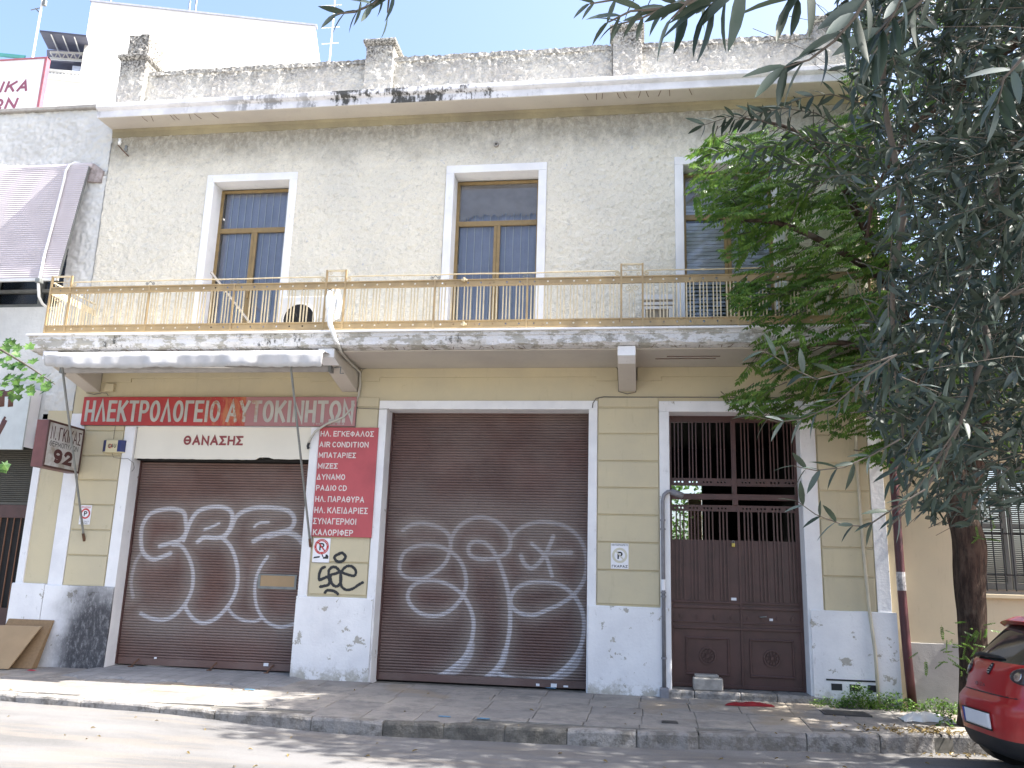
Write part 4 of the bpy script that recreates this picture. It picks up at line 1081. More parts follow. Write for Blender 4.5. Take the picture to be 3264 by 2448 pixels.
def ribbon(pts, h):
    """mitred flat band of half width h along a polyline"""
    p = [np.array(q, float) for q in pts]; closed = np.linalg.norm(p[0] - p[-1]) < 1e-6
    if closed: p = p[:-1]
    n = len(p); L_, R_ = [], []
    for i in range(n):
        a = p[i - 1] if (i > 0 or closed) else None; b = p[(i + 1) % n] if (i < n - 1 or closed) else None
        d1 = (p[i] - a) / (np.linalg.norm(p[i] - a) + 1e-12) if a is not None else None; d2 = (b - p[i]) / (np.linalg.norm(b - p[i]) + 1e-12) if b is not None else None
        if d1 is None: d1 = d2
        if d2 is None: d2 = d1
        n1 = np.array([-d1[1], d1[0]]); n2 = np.array([-d2[1], d2[0]]); m_ = n1 + n2; l_ = np.linalg.norm(m_)
        if l_ < .35: m_ = n1; k = 1.0
        else: m_ = m_ / l_; k = min(1 / max(m_ @ n1, .2), 2.6)
        L_.append(p[i] + m_ * h * k); R_.append(p[i] - m_ * h * k)
    q = [(i, i + 1) for i in range(n - 1)] + ([(n - 1, 0)] if closed else [])
    return [(L_[i], L_[j], R_[j], R_[i]) for i, j in q]
def text_mesh(body, name, mat, x0, x1, zb, zt, y, parent=None, bold=.0, shear=0.0, spacing=1.0):
    H = zt - zb; stroke = .125 + bold * 2.2; gap = (.155 + bold * .4) * spacing
    adv, x_ = [], 0.0
    for ch in body:
        if ch == ' ': x_ += .30; continue
        w = GL[ch][0] * (1 if ch != '.' else 1); adv.append((ch, x_, w)); x_ += w + stroke + gap
    total = adv[-1][1] + adv[-1][2] + stroke
    sx = (x1 - x0) / total; vs, fs = [], []
    off = np.array([(x0 + x1) / 2, y, (zb + zt) / 2]); lay = 0
    for ch, xo, w in adv:
        for st in GL[ch][1]:
            # strokes are laid out in metres so their thickness stays even
            tx, tz = stroke * min(sx, H), stroke * min(sx * 1.25, H)
            th = min(stroke * sx, stroke * H * 1.15)
            pts = [(x0 + (xo + stroke / 2 + px_ * w) * sx + shear * (pz_ - .5) * H, zb + th / 2 + pz_ * (H - th)) for px_, pz_ in st]
            if len(pts) == 2 and ch == '.': pts = [(pts[0][0], zb), (pts[0][0], zb + th * 1.1)]
            # square ends reach the cap line
            elif abs(pts[0][0] - pts[-1][0]) + abs(pts[0][1] - pts[-1][1]) > 1e-6:
                for e, f in ((0, 1), (-1, -2)):
                    a, b = np.array(pts[e]), np.array(pts[f]); d = (a - b) / (np.linalg.norm(a - b) + 1e-9); pts[e] = tuple(a + d * th * .48)
            for quad in ribbon(pts, th / 2):
                b0 = len(vs); lay = (lay + 1) % 9
                vs += [(q_[0] - off[0], -lay * .00006, q_[1] - off[2]) for q_ in quad]; fs.append((b0, b0 + 1, b0 + 2, b0 + 3))
    me = bpy.data.meshes.new(name); me.from_pydata(vs, [], fs); me.materials.append(mat); me.update()
    return link(name, me, parent, off)
def panel(x0, x1, z0, z1, y, th, mat, name, parent=None, bevel=.003):
    return MB().box(x0, x1, y, y + th, z0, z1).build(name, mat, parent, bevel=bevel)
# long red sign
sg = thing("shop_sign", "long weathered red signboard with grey block capitals above the left shutter", "sign", (-6.2, -.06, 3.76))
panel(-8.40, -4.06, 3.765, 4.20, -.07, .035, M_REDW, "signboard", sg)
panel(-8.405, -4.055, 3.755, 4.21, -.034, .03, M_STEEL, "sign_frame", sg)
def xpx(px, py, y): return W(px, py, y)[0]
for word, a, b in (("ΗΛΕΚΤΡΟΛΟΓΕΙΟ", 272, 703), ("ΑΥΤΟΚΙΝΗΤΩΝ", 722, 1128)):
    text_mesh(word, "lettering", M_LET, xpx(a, 1312, -.07), xpx(b, 1312, -.07), 3.815, 4.145, -.0745, sg, bold=.062, spacing=.55)
text_mesh("ΤΗΛ. 34 63", "lettering", M_LET, xpx(995, 1350, -.07), xpx(1098, 1350, -.07), 3.78, 3.812, -.0745, sg)
# cream panel with the owner's first name
sg = thing("name_panel", "cream panel with maroon Greek capitals between the long red sign and the left shutter", "sign", (-6.1, 0.02, 3.25))
m = MB(); n = 40; rr = random.Random(8); vs = []; fs = []
for i in range(n):
    xx = -7.50 + 2.78 * i / (n - 1); zz = 3.268 + rr.uniform(0, .006) + (.035 if 27 < i < 31 else 0) + (0.012 if i > 30 else 0)
    vs += [(xx, 0.015, zz), (xx, .015, 3.75), (xx, .035, zz), (xx, .035, 3.75)]
    if i: a = 4 * i; fs += [(a - 4, a, a + 1, a - 3), (a - 2, a - 1, a + 3, a + 2), (a - 4, a - 2, a + 2, a)]
m.add(vs, fs).build("signboard", M_CREAM, sg)
text_mesh("ΘΑΝΑΣΗΣ", "lettering", M_MAROON, xpx(585, 1405, .01), xpx(775, 1405, .01), W(680, 1419, .01)[1], W(680, 1389, .01)[1], .0105, sg, bold=.04, spacing=.8)
# red price list
sg = thing("service_list_sign", "upright red sign listing car services in ten white lines", "sign", (-4.15, -.05, 2.17))
panel(-4.59, -3.705, 2.175, 3.748, -.052, .02, M_REDP, "signboard", sg)
LN = [("ΗΛ. ΕΓΚΕΦΑΛΟΣ", 145, 715, 418, 482), ("AIR CONDITION", 132, 658, 534, 598), ("ΜΠΑΤΑΡΙΕΣ", 125, 522, 650, 712), ("ΜΙΖΕΣ", 115, 325, 765, 828), ("ΔΥΝΑΜΟ", 103, 405, 882, 948), ("ΡΑΔΙΟ CD", 95, 423, 1002, 1066), ("ΗΛ. ΠΑΡΑΘΥΡΑ", 88, 610, 1122, 1190), ("ΗΛ. ΚΛΕΙΔΑΡΙΕΣ", 78, 650, 1240, 1312), ("ΣΥΝΑΓΕΡΜΟΙ", 65, 527, 1358, 1430), ("ΚΑΛΟΡΙΦΕΡ", 62, 490, 1480, 1550)]
for s_, a, b, c_, d in LN:
    k = .29536
    x0, zt = W(980 + a * k, 1250 + c_ * k, -.052); x1, _ = W(980 + b * k, 1250 + d * k, -.052)
    _, zb = W(980 + (a + b) / 2 * k, 1250 + d * k, -.052); _, zt = W(980 + (a + b) / 2 * k, 1250 + c_ * k, -.052)
    text_mesh(s_, "lettering", M_LWHITE, x0, x1, zb + .003, zb + .003 + (zt - zb) * .93, -.0535, sg, bold=.026, spacing=.85)
# parking signs
def parking(name, label, x0, x1, z0, z1, y, top, bottom, ringmat, ring_y, slash=True, pmat=M_INK):
    sg = thing(name, label, "sign", ((x0 + x1) / 2, y, z0))
    panel(x0, x1, z0, z1, y, .008, M_SIGNW, "signboard", sg, bevel=.002)
    xc = (x0 + x1) / 2; w = x1 - x0; zc = ring_y; r = w * .43
    MB().ring_y(xc, zc, y - .0016, y - .0006, r * .70, r, 28).build("ring", ringmat, sg)
    text_mesh("P", "lettering", pmat, xc - r * .30, xc + r * .38, zc - r * .48, zc + r * .48, y - .0012, sg, bold=.05)
    if slash:
        a = math.radians(-48); d = r * .86; h = r * .085; c, s_ = math.cos(a), math.sin(a)
        MB().add([(xc + px * c - pz * s_, y - .0026, zc + px * s_ + pz * c) for px, pz in ((-d, -h), (d, -h), (d, h), (-d, h))], [(0, 1, 2, 3)]).build("slash", ringmat, sg)
    for (s2, xa, xb, za, zb, mt) in top + bottom:
        text_mesh(s2, "lettering", mt, x0 + w * xa, x0 + w * xb, z0 + (z1 - z0) * za, z0 + (z1 - z0) * zb, y - .0012, sg, bold=.02)
    return sg, xc, zc, r
M_RINGG = simple("pale_ring", (0.60, 0.57, 0.45), .6, .05)
parking("no_parking_sign", "white parking sign with pale ring and black P on the pier left of the gate", -0.352, -0.115, 1.842, 2.180, -.032,
        [("ΜΗ ΠΑΡΚΑΡΕΤΕ", .05, .96, .90, .97, M_INK)], [("ΓΚΑΡΑΖ", .06, .94, .05, .15, M_INK)], M_RINGG, 2.02)
sgx, xc, zc, r = parking("no_parking_sign", "white sign with red crossed ring and black P under the red service list", -4.555, -4.305, 1.815, 2.155, -.032, [], [], M_SIGNR, 2.035)
for txt, a0, a1, sg_ in (("ΜΗ ΣΤΑΘΜΕΥΕΤΕ", 165, 15, 1), ("ΟΛΟ ΤΟ 24ΩΡΟ", 200, 340, -1)):
    for k, ch in enumerate(txt):
        if ch == " ": continue
        an = math.radians(a0 + (a1 - a0) * k / (len(txt) - 1)); rr_ = r * .85
        x_, z_ = xc + rr_ * math.cos(an), zc + rr_ * math.sin(an)
        o = text_mesh(ch, "lettering", M_LWHITE, x_ - .006, x_ + .006, z_ - .007, z_ + .007, -.0345, sgx, bold=.03)
        o.rotation_euler = (0, -(an - math.pi / 2) if sg_ > 0 else -(an + math.pi / 2), 0)
# tow truck pictogram
m = MB(); y_ = -.0335; X0, Z0 = -4.54, 1.845
def pict(m, pts): m.add([(X0 + px * .23, y_, Z0 + pz * .23) for px, pz in pts], [tuple(range(len(pts)))])
pict(m, [(0, .1), (.4, .16), (.42, .26), (.04, .2)]); pict(m, [(.62, .1), (.95, .1), (.97, .25), (.88, .36), (.78, .36), (.76, .22), (.62, .2)]); pict(m, [(.58, .2), (.66, .2), (.5, .52), (.46, .5)])
m.build("tow_truck_pictogram", M_INK, sgx)
parking("no_parking_sign", "small faded parking notice on the yellow pier beside the lightbox sign and awning pole", -8.225, -8.045, 2.27, 2.555, -.032,
        [("ΠΡΟΣΟΧΗ", .08, .92, .84, .94, M_SIGNR)], [("ΕΞΟΔΟΣ ΟΧΗΜΑΤΩΝ", .06, .94, .13, .19, M_INK), ("ΓΚΑΡΑΖ", .2, .8, .03, .10, M_INK)], M_SIGNR, 2.43, slash=False)
# projecting lightbox, perpendicular to the wall
LX = -8.29; LY0, LY1, LZ0, LZ1 = -.92, -.10, 3.015, 3.69
sg = thing("lightbox_sign", "brown metal lightbox sign with the number 92 projecting from the left end of the wall", "sign", (-8.39, -.5, LZ0))
MB().box(-8.48, -8.30, LY0, LY1, LZ0, LZ1).build("box", simple("brown_sign_box", (0.16, 0.06, 0.055), .5), sg, bevel=.006)
m = MB()
for (a, b, c_, d) in ((LY0, LY1, LZ1 - .03, LZ1), (LY0, LY1, LZ0, LZ0 + .03), (LY0, LY0 + .03, LZ0 + .03, LZ1 - .03), (LY1 - .03, LY1, LZ0 + .03, LZ1 - .03)):
    m.box(-8.302, LX + .006, a, b, c_, d)
m.build("rim", simple("dark_brown_rim", (0.08, 0.035, 0.03), .5), sg, bevel=.003)
t = NT("dirty_opal_panel", .5); t.color(t.mix(t.ramp(t.noise(3, 6, .7), .4, .7), (0.50, .50, .49), (.28, .25, .20))); M_OPAL = t.m
MB().box(-8.30, LX, LY0 + .03, LY1 - .03, LZ0 + .03, LZ1 - .03).build("opal_panel", M_OPAL, sg)
MB().box(-8.42, -8.36, LY1, -.01, LZ0 + .05, LZ0 + .09).build("wall_bracket", M_RUST, sg)
MB().box(-8.42, -8.36, LY1, -.01, LZ1 - .09, LZ1 - .05).build("wall_bracket", M_RUST, sg)
M_BROWNL = simple("brown_letter", (.075, .02, .02), .6, .1)
for s_, a, b, z0, z1, mt, bd in (("Ν. ΓΚΙΚΑΣ", .06, .97, .62, .93, M_BROWNL, .03), ("ΘΕΡΜΟΠΥΛΩΝ", .06, .92, .46, .58, M_INK, .0), ("92", .22, .78, .08, .42, M_BROWNL, .05)):
    o = text_mesh(s_, "lettering", mt, -(b - a) * .76 / 2, (b - a) * .76 / 2, -(z1 - z0) * .615 / 2, (z1 - z0) * .615 / 2, 0, None, bold=bd)
    me = o.data; bpy.data.objects.remove(o)
    o = link("lettering", me, sg, (LX + .0015, LY0 + .03 + (a + b) / 2 * .76, LZ0 + .03 + (z0 + z1) / 2 * .615)); o.rotation_euler = (0, 0, math.pi / 2)
# alarm siren box
AX0, AX1, AZ0, AZ1 = -7.985, -7.63, 3.345, 3.53
al = thing("alarm_box", "small cream alarm siren box with blue ends beside the left shutter", "alarm", ((AX0 + AX1) / 2, -.06, AZ0))
MB().prism_z([(AX0, -.022), (AX1, -.022), (AX1, -.05), (AX1 - .05, -.085), (AX0 + .05, -.085), (AX0, -.05)], AZ0, AZ1).build("housing", simple("cream_plastic", (.62, .55, .35), .5, .05), al, bevel=.006)
M_BLUE = simple("blue_print", (.02, .03, .13), .5)
for sx, a, b in ((1, AX0, AX0 + .065), (-1, AX1 - .10, AX1)):
    mm = MB().prism_z([(a - .001, -.022), (b, -.022), (b, -.0865), (a + .05 if sx > 0 else b - .05, -.0865), (a - .001, -.051)] if sx > 0 else [(a, -.022), (b + .001, -.022), (b + .001, -.051), (b - .05, -.0865), (a, -.0865)], AZ0 + .012, AZ1 + .001)
    mm.build("blue_end", M_BLUE, al)
MB().ring_y(AX0 + .135, 3.44, -.0875, -.086, .022, .034, 16).build("emblem", M_SIGNR, al)
text_mesh("G4U", "lettering", M_INK, AX0 + .105, AX0 + .235, 3.415, 3.475, -.089, al, bold=.03)
# junction box
jx0, jz1 = W(342, 1225, 0); jx1, jz0 = W(366, 1250, 0)
tag(MB().box(jx0, jx1, -.055, -.001, jz0, jz1).build("junction_box", M_YEL, None, bevel=.006), "square yellow-painted junction box above the left end of the long red sign", "junction box")

# ================================================================== AWNING
aw = thing("awning", "folded white canvas awning with scalloped edge and two long steel poles over the left shutter", "awning", (-6.15, -.9, 4.4))
n = 160; vs = []; fs = []
rr = np.random.default_rng(3)
for i in range(n):
    u = i / (n - 1); xx = -8.21 + 4.08 * u
    sc = abs(math.sin(u * math.pi * 20))
    fold = .010 * math.sin(u * 90) + .022 * math.sin(u * 23 + 1) + .012 * math.sin(u * 41)
    drop = .225 - .02 * (1 - sc ** .5) - (.02 * math.sin(u * math.pi * 20) ** 2) + .006 * math.sin(u * 7)
    if u < .10: drop *= (.80 + 2 * u)
    row = [(-.86, 4.60), (-1.1, 4.575), (-1.33, 4.558), (-1.356, 4.545), (-1.36 + fold * .4, 4.545 - drop * .3), (-1.36 + fold, 4.545 - drop * .65), (-1.355 + fold * 1.2, 4.545 - drop)]
    for (yy, zz) in row: vs.append((xx + (0.03 * (4.545 - zz) / .2 if u < .05 else 0), yy, zz))
    if i:
        a = 7 * (i - 1)
        for j in range(6): fs.append((a + j, a + j + 1, a + 8 + j, a + 7 + j))
o = MB().add(vs, fs).build("canvas", M_CANVAS, aw, smooth=True)
so_ = o.modifiers.new("solid", 'SOLIDIFY'); so_.thickness = .004
MB().tube([(-8.19, -1.335, 4.545), (-4.13, -1.335, 4.545)], .018, 8).build("front_bar", M_WPLAS, aw)
MB().tube([(-8.28, -.80, 4.45), (-4.20, -.80, 4.45)], .055, 14).build("roller_tube", simple("rolled_canvas", (.42, .40, .38), .85, .08, 8), aw, smooth=True)
m = MB().box(-4.23, -4.19, -.86, -.74, 4.39, 4.58); m.tube([(-4.16, -.80, 4.46), (-4.05, -.86, 4.45), (-4.05, -.86, 4.36), (-4.0, -.86, 4.36)], .009, 6); m.build("crank_box", M_STEEL, aw)
MB().box(-8.30, -8.27, -.86, -.74, 4.39, 4.65).build("end_bracket", M_STEEL, aw)
MB().tube([(-7.945, -1.345, 4.50), (-8.10, -.05, 2.10)], .0165, 8).build("support_pole", M_STEEL, aw)
MB().tube([(-4.60, -1.345, 4.50), (-4.60, -.05, 2.10)], .0165, 8).build("support_pole", M_STEEL, aw)
for xx in (-8.10, -4.60):
    MB().tube([(xx, -.075, 2.14), (xx, -.02, 2.03)], .02, 8).build("pole_foot", M_RUST, aw)

# ================================================================== AIR CONDITIONERS, POLE, PIPES, WIRES
def ac_unit(label, x0, x1, z0, z1, y0, fan=True, mat=M_ACW, lb=None):
    a = thing("air_conditioner", label, "air conditioner", ((x0 + x1) / 2, y0 + .15, z0), "outdoor units behind the railing")
    MB().box(x0, x1, y0, y0 + .30, z0 + .03, z1).build("casing", mat, a, bevel=.012)
    xf = x0 + (x1 - x0) * .40; zf = (z0 + z1) / 2 + .01; rf = min(.235, (z1 - z0) * .44)
    MB().disc_y(xf, zf, y0 - .006, y0 - .001, rf, 32).build("fan_opening", M_BLACK, a)
    MB().ring_y(xf, zf, y0 - .016, y0 - .001, rf, rf + .018, 32).build("fan_ring", mat, a, bevel=.003)
    m = MB()
    for k in range(12):
        an = math.pi * k / 6; m.tube([(xf + .05 * math.cos(an), y0 - .012, zf + .05 * math.sin(an)), (xf + rf * math.cos(an), y0 - .012, zf + rf * math.sin(an))], .0025, 4)
    for q in (.06, .12, .18): m.ring_y(xf, zf, y0 - .014, y0 - .010, q - .002, q + .002, 28)
    m.build("fan_grille", M_BLACK, a)
    for q in (x0 + .08, x1 - .14): MB().box(q, q + .06, y0 + .02, y0 + .28, z0, z0 + .03).build("foot", M_STEEL, a)
    if lb: text_mesh(lb, "lettering", M_STEEL, x1 - .22, x1 - .05, zf - .02, zf + .02, y0 - .002, a)
    return a
ac_unit("white air conditioner outdoor unit with round black fan on the balcony beside the left window", -5.17, -4.40, 4.865, 5.61, -.52, lb="FUJITSU")
a2 = thing("air_conditioner", "low cream cabinet with white frame on the balcony floor just left of the right window", "air conditioner", (.3, -.3, 4.865))
MB().box(.10, .50, -.42, -.15, 4.87, 5.50).build("casing", simple("dull_brown_panel", (.30, .26, .20), .7, .15, 10), a2, bevel=.006)
m = MB()
for q in ((.08, .52, 5.50, 5.57), (.08, .52, 5.36, 5.40), (.44, .52, 4.87, 5.36), (.08, .12, 4.87, 5.36), (.08, .52, 5.42, 5.46)): m.box(q[0], q[1], -.445, -.42, q[2], q[3])
m.build("white_frame", M_ACW, a2, bevel=.003)
# leaning flat bar in front of the left window
pa, pb = W(668, 865, -.5), W(800, 1035, -.75)
tag(MB().tube([(pa[0], -.45, pa[1]), (pb[0], -.75, pb[1])], .022, 4).build("leaning_bar", M_WIRE, None), "grey steel bar leaning diagonally across the lower part of the left window", "bar")
# insulated white pipes from the unit over the balcony edge
ppts = [(-4.40, -.6, 5.52), (-4.22, -.75, 5.60), (-4.14, -.95, 5.48), (-4.13, -1.12, 5.30), (-4.15, -1.18, 5.1), (-4.12, -1.20, 4.95), (-4.07, -1.22, 4.86), (-4.03, -1.20, 4.75), (-3.99, -1.17, 4.68)]
pi = thing("conduit", "white insulated pipe bundle hanging over the balcony edge and down past the long red sign", "pipe", (-4.1, -1.1, 4.66))
MB().tube(ppts, [.028, .032, .04, .05, .045, .034, .028, .022, .015], 8).build("insulated_bundle", M_WPLAS, pi, smooth=True)
MB().tube([(-4.22, -1.0, 5.55), (-4.2, -1.13, 5.38), (-4.19, -1.14, 5.22), (-4.17, -1.13, 5.12)], [.03, .045, .04, .02], 8).build("insulated_bundle", M_WPLAS, pi, smooth=True)
MB().tube([(-4.06, -1.12, 5.42), (-4.04, -1.135, 5.30), (-4.05, -1.135, 5.08), (-4.08, -1.135, 5.06)], [.02, .04, .035, .02], 8).build("insulated_bundle", M_WPLAS, pi, smooth=True)
m = MB()
def wp(px, py, y): a = W(px, py, y); return (a[0], y, a[1])
m.tube([(-3.99, -1.17, 4.68), (-4.0, -1.0, 4.62), (-4.03, -.6, 4.6), (-4.04, -.05, 4.58), wp(1148, 1225, -.03), wp(1143, 1262, -.03), wp(1128, 1295, -.06), wp(1095, 1330, -.085), wp(1040, 1352, -.10), wp(1005, 1375, -.10), wp(990, 1398, -.08), wp(984, 1412, -.06)], .017, 8)
m.build("conduit_run", simple("cream_conduit", (.50, .48, .42), .6, .08), pi, smooth=True)
MB().tube([wp(985, 1410, -.06), wp(981, 1422, -.05), wp(983, 1430, -.06)], .02, 6).build("taped_end", M_INK, pi)
# cables on the facade
def cable(label, pts, r=.007, mat=M_WIRE): return tag(MB().tube(pts, r, 5).build("cable", mat, None), label, "cable")
cable("thin grey cable clipped along the top of the yellow wall under the balcony", [wp(1150, 1195, -.02), wp(1156, 1178, -.02), wp(1175, 1172, -.02), wp(1300, 1171, -.02), wp(1500, 1171, -.02), wp(1700, 1169, -.02), wp(1900, 1169, -.02), wp(1962, 1169, -.02), wp(1972, 1180, -.02), wp(1972, 1248, -.02), wp(2000, 1256, -.02), wp(2026, 1250, -.02), wp(2030, 1170, -.02), wp(2100, 1165, -.02), wp(2500, 1163, -.02)])
cable("thin grey cable running right from the top corner of the taller shutter", [wp(1888, 1300, -.04), wp(1890, 1285, -.04), wp(1900, 1270, -.03), wp(1925, 1265, -.02), wp(2040, 1266, -.02), wp(2200, 1266, -.035), wp(2400, 1267, -.035), wp(2520, 1268, -.035)])
cable("thin sagging wire between the long red sign and the taller shutter surround", [wp(1140, 1301, -.03), wp(1180, 1303, -.03), wp(1212, 1304, -.04), wp(1240, 1303, -.04)], .004)
cable("thin wires looped under the bracket above the left end of the long red sign", [wp(275, 1252, -.04), wp(300, 1257, -.04), wp(325, 1252, -.04), wp(340, 1253, -.04), wp(345, 1262, -.03)], .006)
cable("thin wire hanging from the long red sign to the alarm box", [wp(368, 1357, -.03), wp(364, 1380, -.03), wp(362, 1400, -.04)], .004)
cable("loose grey wire looping from the alarm box to the shutter edge", [wp(357, 1444, -.05), wp(362, 1458, -.05), wp(385, 1462, -.05), wp(408, 1462, -.05), wp(425, 1475, -.05), wp(428, 1492, -.05), wp(420, 1503, -.05)], .004)
# insulators on the upper wall
ins = thing("insulator_bracket", "iron arm with two porcelain insulators under the left end of the cornice", "insulator", (-8.3, -.05, 8.0))
MB().tube([wp(376, 462, -.16), wp(392, 480, -.08), wp(412, 500, -.005)], .009, 5).build("arm", M_RUST, ins)
for q, mt in (((382, 452), M_WPLAS), ((402, 474), M_STEEL)):
    b = W(q[0], q[1], -.14); MB().tube([(b[0], -.14, b[1] - .05), (b[0], -.14, b[1] - .01), (b[0], -.14, b[1] + .01), (b[0], -.14, b[1] + .05)], [.02, .032, .02, .028], 10).build("porcelain", mt, ins, smooth=True)
b = W(1583, 464, 0)
i2 = thing("round_insulator", "small round ceramic wall insulator above the middle window", "insulator", (b[0], -.03, b[1]))
MB().ring_y(b[0], b[1], -.06, -.005, .018, .042, 20).build("ring", M_CONC, i2, bevel=.006); MB().disc_y(b[0], b[1], -.03, -.004, .018, 12).build("core", M_INK, i2)
# pipes
gp = thing("gate_pipe", "grey metal pipe with a bent top running down left of the iron gate", "pipe", (.33, -.07, .25))
e = W(2113, 1600, -.07)[0]; e2 = W(2116, 2150, -.07)[0]; pxx = (e + e2) / 2
MB().tube([(pxx + .22, .0, 2.87), (pxx + .14, -.04, 2.89), (pxx + .07, -.06, 2.885), (pxx + .02, -.07, 2.84), (pxx, -.07, 2.76), (pxx, -.075, .34)], .026, 10).build("pipe", M_GPIPE, gp, smooth=True)
MB().tube([(pxx + .27, .02, 2.84), (pxx + .12, -.03, 2.89)], .045, 10).build("elbow_cover", M_GPIPE, gp, smooth=True)
for z_ in (2.50, 2.38, 1.55, 1.50, .72): MB().tube([(pxx, -.072, z_ - .012), (pxx, -.072, z_ + .012)], .036, 10).build("clamp", M_GPIPE, gp)
MB().tube([(pxx, -.073, 1.58), (pxx, -.073, 1.72)], .0275, 10).build("paint_band", M_SIGNW, gp)
MB().box(pxx - .06, pxx + .06, -.15, -.02, .20, .36).build("pipe_foot", M_GPIPE, gp, bevel=.02)
cp = W(2742, 1400, -.06); cp2 = W(2784, 2190, -.06)
tag(MB().tube([(2.90, -.06, 4.25), (2.89, -.06, 3.2), (2.90, -.07, 2.2), (2.93, -.08, 1.4), (2.965, -.1, .9), (2.97, -.1, .25)], .021, 9).build("cream_pipe", M_CPIPE, None, smooth=True), "thin cream painted pipe running down the right yellow pier", "pipe")
dp = thing("downpipe", "dark red rainwater downpipe at the right corner of the building with torn stickers", "downpipe", (3.33, -.1, .22))
MB().tube([(3.33, -.09, 8.6), (3.335, -.09, 1.6), (3.345, -.10, .9), (3.36, -.13, .25)], .055, 12).build("pipe", M_RPIPE, dp, smooth=True)
MB().tube([(3.336, -.092, 1.67), (3.335, -.092, 1.90)], .0565, 12).build("torn_sticker", simple("torn_sticker_paper", (.5, .48, .48), .8, .3, 25), dp)
for z_ in (2.6, 4.4): MB().tube([(3.333, -.09, z_ - .02), (3.333, -.09, z_ + .02)], .062, 12).build("clamp", M_RPIPE, dp)
# items at the gate
st_ = thing("concrete_block", "grey concrete block with a thin slab on it at the foot of the iron gate", "block", (.9, .02, .335))
MB().box(.715, 1.09, -.045, .16, .338, .495).build("block", M_CONC, st_, bevel=.018)
MB().box(.74, 1.04, .0, .17, .4965, .53).build("thin_slab", M_CONC, st_, bevel=.008)
def rag(label, cat, name, cx_, cy_, lx, ly, h, mat, seed, rot=0):
    rr = np.random.default_rng(seed); n = 18; k = 10
    U, V = np.meshgrid(np.linspace(-1, 1, n), np.linspace(-1, 1, k))
    e = np.interp(U[0], np.linspace(-1, 1, 7), rr.uniform(.55, 1, 7)); cyy = np.interp(U[0], np.linspace(-1, 1, 6), rr.uniform(-.3, .3, 6))
    X_ = cx_ + U * lx + .02 * rr.normal(size=U.shape) * lx; Y_ = cy_ + (V * e + cyy) * ly + rot * U * lx
    Z_ = pave_z(X_, Y_) + .006 + np.clip((1 - V ** 2), 0, 1) ** .6 * np.sqrt(np.clip(1 - U ** 2, 0, 1)) * h * rr.uniform(.45, 1.0, U.shape)
    i = np.arange((n - 1) * (k - 1)); r_ = i // (n - 1); c = i % (n - 1); a = r_ * n + c
    o0 = np.array([cx_, cy_, pave_z(cx_, cy_)])
    me = np_mesh(name, np.stack([X_.ravel(), Y_.ravel(), Z_.ravel()], -1) - o0, np.stack([a, a + 1, a + n + 1, a + n], -1), mat, True)
    return tag(link(name, me, None, o0), label, cat)
rx, ry = G(2390, 2250, .23)
rag("crumpled red cloth lying on the pavement in front of the iron gate", "cloth", "red_cloth", rx, min(ry, -.2), .30, .045, .055, simple("red_cloth", (.24, .012, .016), .9, .1), 3, .12)
bx, by = G(2960, 2290, .2)
rag("crumpled white plastic bag on the pavement near the tree trunk", "bag", "white_bag", 3.3, -.85, .28, .15, .10, M_WPLAS, 4)
# cardboard boxes at left
cb = thing("cardboard", "flattened brown cardboard boxes leaning against the far left plinth", "cardboard", (-9.0, -.2, .24))
MB().hexa([(-9.6, -.42, .235), (-8.66, -.50, .235), (-8.66, -.47, .235), (-9.6, -.39, .235), (-9.4, -.10, .78), (-8.45, -.22, .80), (-8.45, -.19, .81), (-9.4, -.07, .79)]).build("front_sheet", M_CARD, cb, bevel=.004)
MB().hexa([(-9.2, -.30, .235), (-8.42, -.34, .235), (-8.42, -.22, .235), (-9.2, -.2, .235), (-9.1, -.07, .88), (-8.36, -.10, .88), (-8.36, -.065, .89), (-9.1, -.05, .89)]).build("back_sheet", M_CARD2, cb, bevel=.004)
# small litter
for (lx, ly, mt, lb) in ((W(95, 2140)[0] + .35, -.45, simple("red_scrap", (.5, .03, .06), .7), "tiny red paper scrap by the cardboard"),):
    rag(lb, "litter", "paper_scrap", lx, ly, .06, .035, .01, mt, 7)
for i, (qx, qy) in enumerate(((1400, 2293), (1535, 2293), (1755, 2215), (795, 2207))):
    x_, y_ = G(qx, qy, .17)
    rag(["blue paper scrap on the pavement left of centre", "blue paper scrap on the pavement right beside the first", "pale blue scrap under the right end of the taller shutter", "cyan scrap at the foot of the white plinth between the shutters"][i], "litter", "paper_scrap", x_, max(y_, -2.1), .07, .03, .01, simple("blue_scrap", (.10, .22, .33), .7), 20 + i)
# grates in the pavement
for (qx, qy, lb) in ((2750, 2275, "dark iron cover set in the pavement near the weeds"), (2140, 2306, "small dark drain cover in the pavement near the kerb")):
    x_, y_ = (2.45, -.62) if qx > 2500 else (.35, -1.75)
    w_ = .27 if qx > 2500 else .09
    g_ = MB().box(x_ - w_, x_ + w_, y_ - w_ * .6, y_ + w_ * .6, .12, pave_z(x_, y_) + .010)
    for k in range(6): g_.box(x_ - w_ * .9, x_ + w_ * .9, y_ - w_ * .5 + k * w_ * .19, y_ - w_ * .5 + k * w_ * .19 + .02, pave_z(x_, y_) + .010, pave_z(x_, y_) + .016)
    tag(g_.build("iron_cover", simple("cast_iron", (.07, .065, .06), .7), None), lb, "cover")

